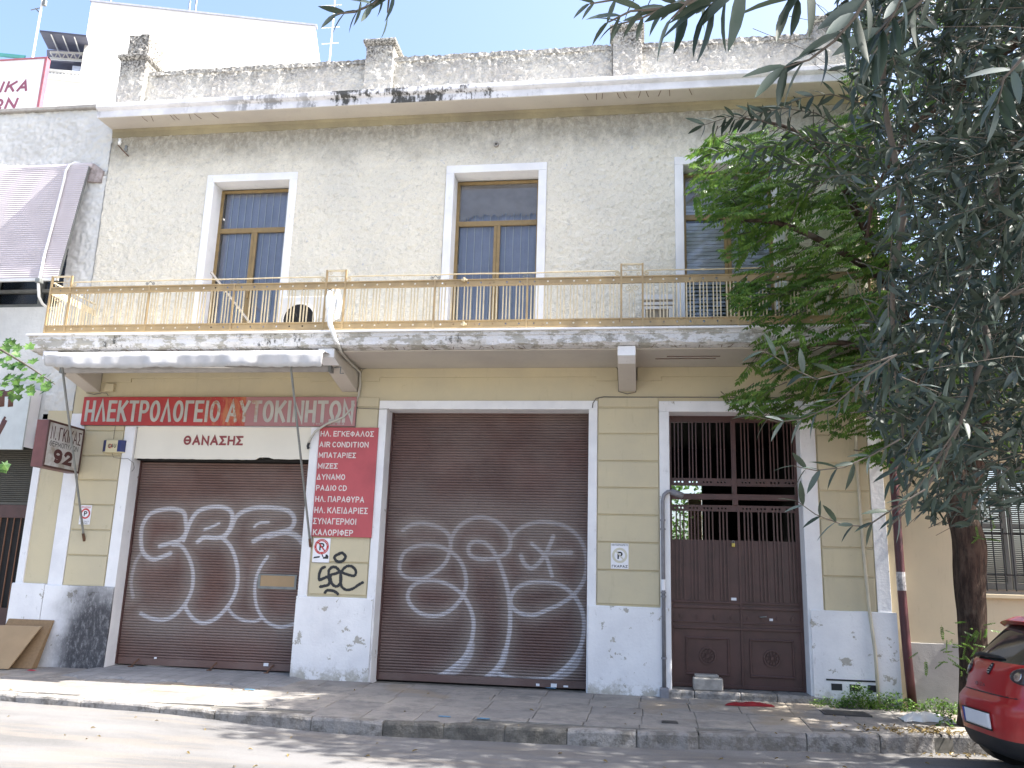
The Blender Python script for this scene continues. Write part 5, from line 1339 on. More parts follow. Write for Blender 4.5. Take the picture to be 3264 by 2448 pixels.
# ================================================================== LEFT NEIGHBOUR
LN_ = thing("left_neighbour_building", "pale roughcast building at the left edge with big blind and dark shop front", "building", (-12, .03, .2))
YN = 0.03
wall(MB(), -18, -8.603, 3.95, 9.17, [(-12.6, -9.12, 5.70, 7.95)], YN, .3).build("upper_wall", M_NEIGH, LN_, recalc=False)
rough_face("roughcast_skin", -11.2, -8.63, 7.96, 9.16, YN, .018, .028, M_NEIGH, LN_, 9)
rough_face("roughcast_skin", -9.11, -8.62, 4.0, 7.95, YN, .018, .022, M_NEIGH, LN_, 12)
wall(MB(), -18, -9.12, .1, 3.95, [(-12.6, -9.121, .1, 3.72)], YN, .25).build("shop_wall", M_NEIGH, LN_, recalc=False)
MB().box(-18, -8.65, -.05, .6, 9.17, 9.235).build("roof_edge", M_CONC, LN_, bevel=.01)
MB().box(-18, -8.65, .32, 7, 8.9, 9.1).build("roof", M_CONC, LN_)
MB().box(-18, -8.62, .5, .6, .1, 8.8).build("inner_wall", M_DARK, LN_)
MB().box(-9.02, -8.615, .005, .30, .1, 4.0).build("pilaster", M_YEL, LN_, bevel=.004)
MB().box(-9.12, -9.0, -.018, .30, .1, 3.86).build("white_edge", M_WHITE, LN_, bevel=.004)
MB().box(-9.45, -9.0, -.01, .30, 3.722, 3.86).build("lintel", M_WHITE, LN_, bevel=.004)
m = plinth(-9.135, -8.612, 1.40, M_PLINTH); m.parent = LN_; m.location = m.location + wloc(BL) - wloc(LN_)
MB().box(-9.13, -9.121, -.05, .29, .15, 1.395).build("plinth_core", M_PLINTH, LN_)
# shop roller shutter
o = MB().box(-12.5, -9.13, .20, .24, 3.42, 3.72).build("roller_housing", M_DARK, LN_)
M_SHG = simple("grey_brown_shutter", (.085, .08, .065), .55, .12, 5)
sl_ = MB().prism_x([(0, 0), (-.014, .010), (-.014, .022), (0, .031)], -1.68, 1.68).mesh("slat", M_SHG)
rs = MB().box(-12.5, -9.13, .205, .235, 2.56, 2.60).build("roller_shutter", M_SHG, LN_)
for k in range(26): link("slat", sl_, rs, (-10.815, .215, 2.605 + k * .0315))
# dark doors with bars below it
sf = MB().box(-12.5, -9.13, .20, .25, 2.36, 2.555).build("shop_door", M_GATE, LN_)
MB().box(-12.5, -9.13, .20, .24, .22, 1.02).build("kick_panel", M_GATE, sf)
MB().box(-12.5, -9.14, .238, .242, 1.02, 2.36).build("pane", M_DARK, sf)
for k in range(14):
    xx = -9.24 - k * .115; MB().box(xx - .007, xx + .007, .205, .22, 1.02, 2.36).build("bar", simple("bronze_bar", (.20, .09, .045), .5) if k == 0 else bpy.data.materials["bronze_bar"], sf)
MB().box(-9.19, -9.135, .195, .24, 1.02, 2.36).build("door_stile", M_GATE, sf)
# upper window band behind the blind
w_ = MB().box(-12.5, -9.14, .18, .24, 5.72, 5.80).build("window", M_STEEL, LN_)
MB().box(-12.5, -9.14, .18, .24, 6.0, 6.05).build("frame_bar", M_STEEL, w_)
for k in range(4): MB().box(-9.65 - k * .8, -9.60 - k * .8, .18, .24, 5.80, 7.9).build("mullion", M_STEEL, w_)
MB().box(-12.5, -9.14, .235, .237, 5.80, 7.94).build("pane", M_GLASS, w_)
# tilted striped roll-down blind on curved arms
TB = W(275, 535, -.08); BB = W(190, 885, -.40)
bl = thing("blind", "big tilted cream roll-down slatted blind on curved white arms at the left edge", "blind", (-10.5, -.2, BB[1]))
x_r = -8.90; nS = 54; zt_, zb_ = TB[1] + .02, BB[1]
y_t, y_b = -.08, -.40
bs = MB().prism_x([(0, 0), (-.014, .003), (-.026, .016), (-.020, .030), (0, .033)], -1.85, 1.85).mesh("slat", M_BLIND)
L_ = math.hypot(zt_ - zb_, y_t - y_b); tl = math.atan2(y_t - y_b, zt_ - zb_)
for k in range(nS):
    u = (k + .0) / nS; o = link("slat", bs, bl, (x_r - 1.85, y_b + (y_t - y_b) * u, zb_ + (zt_ - zb_) * u)); o.rotation_euler = (-tl, 0, 0)
    o.scale = (1, 1, L_ / nS / .0375)
MB().hexa([(x_r - 3.7, y_b - .02, zb_ - .05), (x_r + .01, y_b - .02, zb_ - .05), (x_r + .01, y_b + .02, zb_ - .05), (x_r - 3.7, y_b + .02, zb_ - .05), (x_r - 3.7, y_b - .02, zb_), (x_r + .01, y_b - .02, zb_), (x_r + .01, y_b + .02, zb_), (x_r - 3.7, y_b + .02, zb_)]).build("bottom_bar", M_ACW, bl, bevel=.005)
m = MB(); ed = .012
m.hexa([(x_r, y_b - .012, zb_), (x_r + .012, y_b - .012, zb_), (x_r + .012, y_b + .03, zb_), (x_r, y_b + .03, zb_), (x_r, y_t - .012, zt_), (x_r + .012, y_t - .012, zt_), (x_r + .012, y_t + .03, zt_), (x_r, y_t + .03, zt_)])
m.build("side_edge", M_STEEL, bl)
MB().tube([(x_r - 3.7, -.04, zt_ + .04), (x_r + .03, -.04, zt_ + .04)], .045, 10).build("roller", M_BLIND, bl, smooth=True)
b0, b1 = W(286, 525, -.02), W(326, 578, -.02)
MB().prism_y([(b0[0], b1[1]), (b1[0] - .03, b1[1] - .02), (b1[0], b0[1] - .12), (b0[0] + .08, b0[1] + .02), (b0[0], b0[1])], -.03, .028).build("stained_bracket_plate", simple("stained_plate", (.42, .36, .34), .8, .2, 12, rust=.03), bl, bevel=.01)
armp = [(258, 521, .0), (240, 518, -.05), (222, 526, -.10), (210, 545, -.14), (204, 575, -.17), (185, 650, -.24), (160, 745, -.33), (140, 820, -.40), (128, 880, -.46), (122, 905, -.46), (124, 945, -.40), (135, 968, -.30), (150, 980, -.18), (165, 988, -.02)]
MB().tube([wp(*q) for q in armp], .021, 8).build("curved_arm", M_WPLAS, bl, smooth=True)
MB().tube([(wp(*q)[0] - 1.35, wp(*q)[1], wp(*q)[2]) for q in armp], .021, 8).build("curved_arm", M_WPLAS, bl, smooth=True)
q = wp(125, 895, -.46); MB().box(q[0] - .05, q[0] + .04, -.50, -.40, q[2] - .04, q[2] + .04).build("arm_joint", M_STEEL, bl, bevel=.015)
# white sign with brown letters, cut by the picture edge
sg = thing("white_shop_sign", "white metal sign with brown rounded letters above the dark shop shutter at the left edge", "sign", (-10.2, -.25, 3.38))
sxr = W(90, 1330, -.22)[0]
MB().box(-11.6, sxr, -.25, -.22, W(83, 1433, -.25)[1], W(95, 1225, -.25)[1]).build("signboard", simple("grey_white_sign", (.50, .53, .52), .5, .05), sg, bevel=.004)
MB().box(sxr - .03, sxr, -.219, -.0, 3.4, 4.3).build("side_return", M_SIGNW, sg)
k = .2441
for st_ in ([(30, 380), (28, 450), (22, 600)], [(148, 380), (145, 450), (135, 600)], [(30, 430), (148, 430)], [(65, 770), (35, 835), (0, 900), (-60, 1010)], [(65, 770), (40, 600 + 160)]):
    pts = [W(a * k, 1150 + b * k, -.2505) for a, b in st_]
    MB().tube([(p_[0], -.2505, p_[1]) for p_ in pts], .045, 12).build("lettering", simple("brown_rounded_letter", (.10, .035, .025), .5), sg, smooth=True).scale = (1, 1, 1)
for o in [c for c in sg.children if c.name.startswith("lettering")]:
    co = [v.co for v in o.data.vertices]
    ymid = -.2505 - wloc(o).y
    for v in o.data.vertices: v.co.y = ymid + (v.co.y - ymid) * .12
# pale rooftop sign
sg = thing("rooftop_sign", "large white rooftop signboard with purple-red serif letters and red border, top left", "sign", (-10.6, .5, 9.15))
yS = .55
c1, c2, c3 = W(152, 186, yS), W(122, 350, yS), W(0, 193, yS)
rx0 = (c1[0] + c2[0]) / 2
MB().box(-14.5, rx0, yS, yS + .06, 9.20, c1[1]).build("signboard", M_SIGNW, sg)
M_PINK = simple("faded_red_border", (.40, .13, .16), .6)
m = MB().box(rx0 - .045, rx0 + .01, yS - .012, yS + .08, 9.2, c1[1] + .03); m.box(-14.5, rx0 + .01, yS - .014, yS + .08, c1[1], c1[1] + .03); m.build("sign_border", M_PINK, sg, bevel=.004)
M_PUR = simple("purple_red_letter", (.28, .09, .14), .6)
a, b = W(-45, 275, yS - .01), W(91, 275, yS - .01)
zb, zt = W(45, 293, yS)[1], W(45, 258, yS)[1]
text_mesh("ΙΚΑ", "lettering", M_PUR, W(2, 275, yS)[0] - .0, b[0], zb, zt, yS - .004, sg, bold=.03, shear=.18)
text_mesh("ΩΝ", "lettering", M_PUR, W(-28, 330, yS)[0], W(55, 330, yS)[0], W(30, 348, yS)[1], W(30, 313, yS)[1], yS - .004, sg, bold=.03, shear=.18)
for xx in (rx0 - .3, rx0 - 2.2): MB().box(xx, xx + .05, yS + .08, yS + .13, 9.1, c1[1] - .2).build("sign_leg", M_STEEL, sg)
# antenna on the neighbour roof
an_ = thing("tv_antenna", "tall thin pole with a small aerial behind the rooftop sign, top left", "antenna", (-11.3, 1.5, 9.1))
p0, p1 = W(104, 182, 1.5), W(138, -20, 1.5)
pxm = p0[0]
MB().tube([(p0[0], 1.5, 9.1), (p0[0], 1.5, p1[1] + .6)], .022, 7).build("mast", M_ACW, an_)
m = MB(); z_ = W(125, 33, 1.5)[1]; m.tube([(pxm, 1.5, z_ - .07), (pxm - .12, 1.5, z_ + .05)], .014, 5); m.tube([(pxm - .22, 1.5, z_ + .02), (pxm, 1.5, z_ + .06)], .010, 5)
m.box(pxm + .03, pxm + .09, 1.47, 1.53, z_ + .1, z_ + .22); m.build("aerial", M_STEEL, an_)

# ================================================================== BUILDING FAR BEHIND
sF = 2.0
def F(px, py, s=None, y=None):
    return P(px, py, 1) if s is None else P(px, py, s)
Lp = CAM + sF * (np.array([-14, 5.76, 15.9]) - CAM); Rp_ = CAM + sF * .607 * (np.array([-14, 19.83, 25.17]) - CAM)
Lp[2] = Rp_[2] = (Lp[2] + Rp_[2]) / 2
d_ = (Rp_ - Lp)[:2]; d_ /= np.linalg.norm(d_); nrm = np.array([-d_[1], d_[0]])   # away from the camera
def onF(px, py, off=0.0):
    """point on the far facade plane, moved off metres towards the street"""
    o_ = Lp[:2] - nrm * off; r_ = ray(px, py)
    t_ = ((o_ - CAM[:2]) @ nrm) / (r_[:2] @ nrm); return CAM + r_ * t_
fb = thing("white_apartment_building", "tall sunlit white building rising behind the roof at the top left", "building", tuple(Lp * [1, 1, 0]))
def fprism(pts2, z0, z1):
    return MB().prism_z([tuple(p_) for p_ in pts2], z0, z1)
A_ = onF(283, 60)[:2]; B_ = onF(1003, 100)[:2]
zt_ = Lp[2]
zr_ = onF(1003, 150)[2]
m = fprism([A_, B_, B_ + nrm * 12, A_ + nrm * 12], 0, zt_); m.build("main_block", M_FARW, fb)
A2 = onF(-400, 60)[:2]; zl = onF(200, 258)[2]
fprism([A2 - nrm * 0.01, A_ - nrm * 0.01 - 0 * d_, A_ + nrm * 12, A2 + nrm * 12], 0, zl).build("low_wing", M_FARW, fb)
fprism([A_ - nrm * .06 - d_ * .06, B_ - nrm * .06 + d_ * .1, B_ + nrm * .3 + d_ * .1, A_ + nrm * .3 - d_ * .06], zt_, zt_ + .10).build("parapet_cap", simple("grey_cap", (.35, .37, .45), .8), fb)
# small lower block at its right end
C0 = onF(990, 170)[:2]; C1 = onF(1052, 205)[:2]
fprism([C0, C1, C1 + nrm * 6, C0 + nrm * 6], 0, onF(1020, 203)[2]).build("lower_block", M_FARW, fb)
# terrace with balustrade and slatted pergola
def pt(px, py, off): return onF(px, py, off)
zb0 = pt(270, 252, 0)[2]; zb1 = pt(270, 233, 0)[2]
T0 = pt(100, 240, .0)[:2]; T1 = pt(272, 240, .0)[:2]
fprism([T0 - nrm * .1, T1 - nrm * .1, T1 + nrm * .05, T0 + nrm * .05], zb1 - .12, zb1).build("terrace_rail", M_FARW, fb)
fprism([T0 - nrm * .1, T1 - nrm * .1, T1 + nrm * .05, T0 + nrm * .05], zl, zb0 + .1).build("terrace_rail", M_FARW, fb)
bal2 = MB().tube([(0, 0, 0), (0, 0, .5 * (zb1 - zb0)), (0, 0, zb1 - zb0 - .1)], [.035, .05, .035], 6).mesh("baluster", M_FARW)
nb = 15
for k in range(nb):
    p_ = T0 + (T1 - T0) * (k + .5) / nb; link("baluster", bal2, fb, (p_[0], p_[1], zb0 + .05))
def quad3(pts, th, name, mat, parent):
    v = [np.array(p_, float) for p_ in pts]; n_ = np.cross(v[1] - v[0], v[3] - v[0]); n_ /= np.linalg.norm(n_)
    return MB().hexa([*v, *[q + n_ * th for q in v]]).build(name, mat, parent)
pl_ = [pt(125, 112, 2.2), pt(275, 117, 2.2), pt(290, 170, -2.4), pt(152, 165, -2.4)]
pl_[0][2] = pl_[1][2]; pl_[3][2] = pl_[2][2]
pg = quad3(pl_, .08, "pergola_roof", M_FARD, fb)
for k in (1, 2, 3):
    a_ = pl_[0] + (pl_[1] - pl_[0]) * k / 4; b_ = pl_[3] + (pl_[2] - pl_[3]) * k / 4
    MB().tube([a_ - [0, 0, .1], b_ - [0, 0, .1]], .035, 4).build("pergola_joint", M_ACW, pg)
quad3([pt(150, 250, -2.6), pt(290, 255, -2.6), pt(290, 160, -2.6), pt(150, 160, -2.6)], .05, "terrace_back_wall", M_FARD, fb)
m = MB(); y0_ = -1.5
q0, q1, q2, q3 = pt(160, 166, -1.0), pt(283, 170, -1.0), pt(160, 186, -1.0), pt(283, 194, -1.0)
m.tube([q0, q1], .06, 5); m.tube([q2, q3], .08, 5)
for k in range(5): m.tube([q0 + (q1 - q0) * k / 5, q2 + (q3 - q2) * (k + .5) / 5], .035, 4); m.tube([q2 + (q3 - q2) * (k + .5) / 5, q0 + (q1 - q0) * (k + 1) / 5], .035, 4)
m.build("steel_truss", M_ACW, fb)
qa, qb = pt(230, 209, -.2), pt(271, 238, -.2)
fprism([pt(230, 220, -.2)[:2], pt(272, 220, -.2)[:2], pt(272, 220, -.5)[:2], pt(230, 220, -.5)[:2]], qb[2], qa[2]).build("pale_cabinet", simple("pale_blue_panel", (.45, .52, .68), .7), fb)
qa, qb = pt(-60, 162, .6), pt(118, 190, .6)
fprism([pt(-60, 170, .6)[:2], pt(84, 170, .6)[:2], pt(84, 170, .5)[:2], pt(-60, 170, .5)[:2]], qb[2], qa[2]).build("teal_awning", M_TEAL, fb)
# roof aerials
for i, (ax, ay, bx_, by_, lb) in enumerate(((352, 10, 349, -40, "thin roof aerial standing highest on the white building"), (602, 38, 608, 4, "left of two thin aerials on the white building roof"), (622, 38, 628, 0, "right of two thin aerials on the white building roof"), (1050, 200, 1054, -5, "tall aerial with ladder arms beside the right end of the white building"))):
    a_, b_ = onF(ax, ay, -.5), onF(bx_, by_, -.5)
    m = MB().tube([a_, (a_[0], a_[1], b_[2])], .05, 5)
    if i == 3:
        for q in (.3, .55, .9): m.tube([(a_[0] - .4 - q * .4, a_[1], a_[2] + (b_[2] - a_[2]) * q), (a_[0] + .4, a_[1], a_[2] + (b_[2] - a_[2]) * q)], .03, 4)
    tag(m.build("roof_aerial", M_ACW if i == 3 else M_STEEL, None), lb, "antenna", "aerials on the roof behind")

# ================================================================== RIGHT NEIGHBOUR
RN = thing("right_neighbour_building", "low peach-plastered house with grey base and barred shuttered window behind the tree", "building", (6, .05, .1))
wall(MB(), 3.40, 14, 0.0, 5.0, [(4.34, 5.60, 1.66, 3.35), (7.0, 8.2, 1.66, 3.35)], .05, .16).build("wall", M_PEACH, RN, recalc=False)
MB().box(3.232, 3.40, .05, .15, 0, 8.9).build("corner_return", M_PEACH, RN)
MB().box(3.38, 14, .02, .05, .05, 1.03).build("dado", M_DADO, RN, bevel=.006)
MB().box(3.25, 14.1, -.06, 6, 5.0, 5.12).build("roof_edge", M_PEACH, RN, bevel=.01)
for a, b in ((4.34, 5.60), (7.0, 8.2)):
    MB().box(a - .04, b + .04, -.03, .21, 1.61, 1.66).build("window_sill", M_PEACH, RN, bevel=.006)
    w_ = MB().box(a, b, .19, .22, 1.66, 1.72).build("window", M_DUST, RN)
    n = 3; wd = (b - a) / n
    for k in range(n):
        p0 = a + wd * k + .01; p1 = p0 + wd - .02
        m = MB().box(p0, p0 + .05, .14, .18, 1.72, 3.34); m.box(p1 - .05, p1, .14, .18, 1.72, 3.34); m.box(p0 + .05, p1 - .05, .14, .18, 1.72, 1.80); m.box(p0 + .05, p1 - .05, .14, .18, 3.26, 3.34); m.box(p0 + .05, p1 - .05, .14, .18, 2.5, 2.56)
        lf = m.build("shutter_leaf", simple("pale_grey_shutter", (.13, .135, .125), .6, .06) if k == 0 and a < 5 else bpy.data.materials["pale_grey_shutter"], w_)
        m = MB()
        z_ = 1.81
        while z_ < 3.24:
            m.hexa([(p0 + .05, .145, z_), (p1 - .05, .145, z_), (p1 - .05, .15, z_), (p0 + .05, .15, z_), (p0 + .05, .168, z_ + .02), (p1 - .05, .168, z_ + .02), (p1 - .05, .173, z_ + .02), (p0 + .05, .173, z_ + .02)]); z_ += .026
        m.build("louvres", bpy.data.materials["pale_grey_shutter"], lf, recalc=False)["kind"] = "stuff"
    gr = MB().tube([(a, .03, 1.90), (b, .03, 1.90)], .010, 5).build("window_grille", M_INK, RN)
    for z_ in (2.42, 2.95, 3.3): MB().tube([(a, .03, z_), (b, .03, z_)], .010, 5).build("bar", M_INK, gr)
    bm_ = MB().tube([(0, 0, 0), (0, 0, 1.62)], .009, 5).mesh("bar", M_INK)
    for k in range(11): link("bar", bm_, gr, (a + .06 + (b - a - .12) * k / 10, .012, 1.70))
# garden greenery at the end of the passage

# ================================================================== PARKED RED CAR (built along +x, then turned)
car = thing("parked_car", "red hatchback with tinted rear window parked at the right edge", "car", (0, 0, 0))
t = NT("red_car_paint", .32, spec=.5)
t.color(t.mix(t.ramp(t.noise(3, 4), .3, .7), (.42, .012, .014), (.36, .012, .014))); t.b.inputs["Coat Weight"].default_value = .6; t.b.inputs["Coat Roughness"].default_value = .06
M_CAR = t.m
M_TINT = simple("tinted_glass", (.03, .035, .032), .06, .1, 2, spec=.6)
M_TRIM = simple("black_trim", (.02, .02, .022), .55)
M_LENS = simple("smoked_lens", (.045, .035, .04), .12, .1)
M_CHR = simple("chrome", (.6, .6, .62), .2, .02, metal=1.0)
LV = [(.19, .16, 3.72, .66), (.24, .07, 3.80, .76), (.33, .03, 3.86, .80), (.45, .01, 3.90, .825), (.58, .0, 3.92, .84), (.66, .01, 3.91, .845), (.70, .045, 3.90, .845), (.74, .085, 3.86, .84), (.84, .115, 3.74, .84), (.94, .15, 3.50, .835), (1.0, .19, 3.15, .82),
      (1.03, .22, 2.98, .80), (1.12, .31, 2.72, .765), (1.22, .41, 2.45, .72), (1.31, .50, 2.20, .67), (1.37, .585, 2.02, .62), (1.405, .68, 1.9, .56), (1.43, .84, 1.75, .45), (1.44, 1.05, 1.5, .28)]
LVa = np.array(LV)
lz = np.concatenate([np.linspace(.19, 1.43, 56), [1.438, 1.441]])
def lev(z_): return [np.interp(z_, LVa[:, 0], LVa[:, k]) for k in (1, 2, 3)]
def outline(z_, n=96):
    xr, xf, hw = lev(z_); cxx, ax = (xr + xf) / 2, (xf - xr) / 2
    th = np.linspace(0, 2 * math.pi, n, endpoint=False); e = 2 / 5.5
    c, s_ = np.cos(th), np.sin(th)
    return np.stack([cxx + ax * np.sign(c) * np.abs(c) ** e, hw * np.sign(s_) * np.abs(s_) ** (2 / 4.2), np.full(n, z_)], -1)
def rear_x(y_, z_, out=0.0):
    xr, xf, hw = lev(z_); ax = (xf - xr) / 2
    s_ = min(abs(y_) / hw, .999) ** (4.2 / 2); th = math.asin(s_); c = math.cos(th)
    return (xr + xf) / 2 - ax * c ** (2 / 5.5) - out
N_ = 96
rings = [outline(z_) for z_ in lz]
V_ = np.concatenate(rings)
gv, bd = [], []
for i in range(len(lz) - 1):
    zc = (lz[i] + lz[i + 1]) / 2
    for k in range(N_):
        q = (i * N_ + k, i * N_ + (k + 1) % N_, (i + 1) * N_ + (k + 1) % N_, (i + 1) * N_ + k)
        cc = V_[list(q)].mean(0)
        xr, xf, hw = lev(zc); side = abs(cc[1]) / hw
        isg = 1.025 < zc < 1.36 and ((cc[0] < xr + .3 and side < .93) or (side > .97 and xr + .35 < cc[0] < xf - .4 and not (1.25 < cc[0] < 1.33)) or (cc[0] > xf - .35 and side < .9))
        (gv if isg else bd).append(q)
top = len(V_); bd.append(tuple(range((len(lz) - 1) * N_, len(lz) * N_)))
def sub(faces, name, mat):
    used = sorted({i for f in faces for i in f}); mp = {a: b for b, a in enumerate(used)}
    m = MB().add([tuple(V_[i]) for i in used], [tuple(mp[i] for i in f) for f in faces])
    return m.build(name, mat, car, smooth=True, recalc=True)
low = [f for f in bd if V_[list(f)][:, 2].mean() < .36]; hi = [f for f in bd if V_[list(f)][:, 2].mean() >= .36]
sub(hi, "body", M_CAR); sub(low, "lower_bumper", M_TRIM); sub(gv, "windows", M_TINT)
MB().box(.25, 3.6, -.68, .68, .17, .30).build("underbody", M_BLACK, car)
def patch(y0, y1, z0, z1, out, name, mat, parent=car, ny=12, nz=8, shape=None, th=.02):
    vs = []; fs = []
    for j in range(nz + 1):
        for i in range(ny + 1):
            u, v = i / ny, j / nz
            a, b = (u, v) if shape is None else shape(u, v)
            y_, z_ = y0 + (y1 - y0) * a, z0 + (z1 - z0) * b
            vs.append((rear_x(y_, z_, out), y_, z_))
    for j in range(nz):
        for i in range(ny):
            a = j * (ny + 1) + i; fs.append((a, a + 1, a + ny + 2, a + ny + 1))
    m = MB().add(vs, fs); o = m.build(name, mat, parent, smooth=True)
    s_ = o.modifiers.new("solid", 'SOLIDIFY'); s_.thickness = th; s_.offset = 0
    return o
def oval(u, v):
    a, b = u * 2 - 1, v * 2 - 1
    return ((a * math.sqrt(1 - b * b / 2)) + 1) / 2, ((b * math.sqrt(1 - a * a / 2)) + 1) / 2
for sy in (-1, 1):
    lp = patch(sy * .40, sy * .79, .855, 1.005, .006, "tail_lamp", M_LENS, shape=oval)
    patch(sy * .46, sy * .54, .885, .965, .018, "reversing_lens", M_CHR, lp, shape=oval, th=.004)
    patch(sy * .58, sy * .67, .88, .968, .020, "red_lens", simple("red_lens", (.5, .02, .02), .15) if sy < 0 else bpy.data.materials["red_lens"], lp, shape=oval, th=.004)
# hatch shut line, badge, plate, wiper, spoiler
patch(-.62, .62, .732, .742, .002, "shut_line", M_TRIM, th=.004)
bdg = patch(-.035, .035, .90, 1.005, .006, "badge", M_TRIM, shape=oval, th=.008)
for k in range(4): patch(-.018, .018, .915 + k * .022, .925 + k * .022, .014, "badge_bar", M_CHR, bdg, 4, 2, th=.004)
pl = patch(-.27, .27, .44, .575, .018, "licence_plate", simple("plate_white", (.80, .80, .82), .4, .02), th=.012)
patch(-.275, -.0 + .275, .425, .44, .018, "plate_holder", M_TRIM, pl, th=.016); patch(-.275, .275, .575, .583, .018, "plate_holder", M_TRIM, pl, th=.016)
patch(.228, .268, .442, .573, .0255, "blue_band", simple("plate_blue", (.02, .06, .35), .4), pl, 3, 3, th=.002)
w_ = MB().tube([(rear_x(.42, 1.05, .03), .42, 1.055), (rear_x(.30, 1.06, .045), .30, 1.07), (rear_x(.0, 1.065, .03), .0, 1.065), (rear_x(-.12, 1.065, .02), -.12, 1.06)], [.022, .022, .016, .010], 8).build("wiper", M_TRIM, car, smooth=True)
m = MB(); vs = []; fs = []
for i in range(15):
    u = i / 14; y_ = -.60 + 1.2 * u; e = .10 * (2 * u - 1) ** 2
    q_ = .035 * (2 * u - 1) ** 4
    vs += [(.50 + e, y_, 1.365 - q_), (.455 + e, y_, 1.40 - q_), (.58 + e, y_, 1.445 - q_), (.82, y_, 1.44 - .03 * (2 * u - 1) ** 2), (.68 + e * .5, y_, 1.35 - q_)]
    if i:
        a = 5 * (i - 1)
        for j in range(5): fs.append((a + j, a + (j + 1) % 5, a + 5 + (j + 1) % 5, a + 5 + j))
fs += [(0, 1, 2, 3, 4), (74, 73, 72, 71, 70)]
m.add(vs, fs).build("spoiler", M_CAR, car, smooth=False, bevel=.006)
nm = text_mesh("IBIZA", "lettering", M_CHR, -.11, .11, -.016, .016, 0, None); me = nm.data; bpy.data.objects.remove(nm)
o = link("lettering", me, car, (rear_x(.12, .80, .004), .12, .80)); o.rotation_euler = (-.2, 0, -math.pi / 2)
nm = text_mesh("SDI", "lettering", M_CHR, -.035, .035, -.013, .013, 0, None); me = nm.data; bpy.data.objects.remove(nm)
o = link("lettering", me, car, (rear_x(.52, .80, .004), .52, .80)); o.rotation_euler = (-.2, 0, -math.pi / 2 - .22)
for xx in (.62, 3.1):
    for sy in (-1, 1):
        y0, y1 = (sy * .62, sy * .80)
        wh = MB().tube([(xx, y0, .295), (xx, y0 + sy * .02, .295), (xx, y1 - sy * .02, .295), (xx, y1, .295)], [.27, .295, .295, .27], 28).build("wheel", M_BLACK, car)
        MB().tube([(xx, y1 - sy * .01, .295), (xx, y1 + sy * .004, .295)], [.19, .18], 20).build("rim", M_STEEL, wh)
    # dark wheel arch lining
for sy in (-1, 1):
    for xx in (.62, 3.1):
        m = MB(); xw, _, hw = lev(.4)
        m.tube([(xx, sy * .60, .32), (xx, sy * (lev(.45)[2] + .006), .32)], .335, 28); m.build("wheel_arch", M_BLACK, car)
car.location = (3.20, -2.74, 0.0); car.rotation_euler = (0, 0, R(4))

# ================================================================== TREES
def leaf_mat(name, c1, c2, tr=.35, rough=.45):
    t = NT(name, rough, spec=.28)
    c = t.mix(t.rnd(), c1, c2) if False else t.mix(t.ramp(t.noise(9, 3), .35, .65), c1, c2)
    t.color(c)
    tl = t.t.nodes.new("ShaderNodeBsdfTranslucent"); t.L(c, tl.inputs[0])
    mx = t.t.nodes.new("ShaderNodeMixShader"); mx.inputs[0].default_value = tr
    t.L(t.b.outputs[0], mx.inputs[1]); t.L(tl.outputs[0], mx.inputs[2]); t.L(mx.outputs[0], t.t.nodes["Material Output"].inputs[0])
    return t.m
M_OLIVE = leaf_mat("olive_leaf", (.018, .031, .021), (.036, .051, .037), .18, .48)
M_OLIVEL = leaf_mat("olive_leaf_pale", (.075, .10, .095), (.05, .075, .06), .18, .6)
M_GREEN = leaf_mat("green_leaflet", (.15, .25, .050), (.060, .135, .030), .5, .38)
M_VINE = leaf_mat("broad_leaf", (.12, .22, .055), (.04, .10, .03), .4, .5)
t = NT("tree_bark", .95, spec=.15)
c = t.mix(t.ramp(t.noise(16, 7, .75, stretch=(1, 1, .22)), .35, .65), (.10, .07, .052), (.035, .025, .02))
c = t.mix(t.ramp(t.noise(4, 4), .55, .7, 0, .5), c, (.16, .13, .10))
t.color(c); t.bump(t.noise(22, 7, .75, stretch=(1, 1, .18)), 1.0, .04); M_BARK = t.m
M_TWIG = simple("grey_twig", (.09, .075, .06), .85, .2, 12)
def limb(name, pts, rad, parent, n=22, sub_=6, rough=.10, mat=M_BARK, seed=0):
    rr = np.random.default_rng(seed); pts = np.array(pts, float); rad = np.array(rad, float)
    u = np.linspace(0, len(pts) - 1, (len(pts) - 1) * sub_ + 1); i = np.minimum(u.astype(int), len(pts) - 2)
    def cr(a, i, f):
        p0 = a[np.maximum(i - 1, 0)]; p1 = a[i]; p2 = a[i + 1]; p3 = a[np.minimum(i + 2, len(a) - 1)]
        f = f[:, None] if a.ndim > 1 else f
        return .5 * (2 * p1 + (p2 - p0) * f + (2 * p0 - 5 * p1 + 4 * p2 - p3) * f * f + (3 * p1 - p0 - 3 * p2 + p3) * f ** 3)
    C_ = cr(pts, i, u - i); r_ = cr(rad, i, u - i)
    m = MB(); m.tube([tuple(c) for c in C_], list(r_), n)
    v = np.array(m.v); nr = len(C_)
    ridg = rr.uniform(-1, 1, n); ridg2 = rr.uniform(-1, 1, (nr // 3 + 2, n))
    for j in range(nr):
        a = ridg2[j // 3] * (1 - (j % 3) / 3) + ridg2[j // 3 + 1] * ((j % 3) / 3)
        f = 1 + rough * (.6 * ridg + .7 * a)
        v[j * n:(j + 1) * n] = C_[j] + (v[j * n:(j + 1) * n] - C_[j]) * f[:, None]
    m.v = [tuple(q) for q in v]
    return m.build(name, mat, parent, smooth=True)

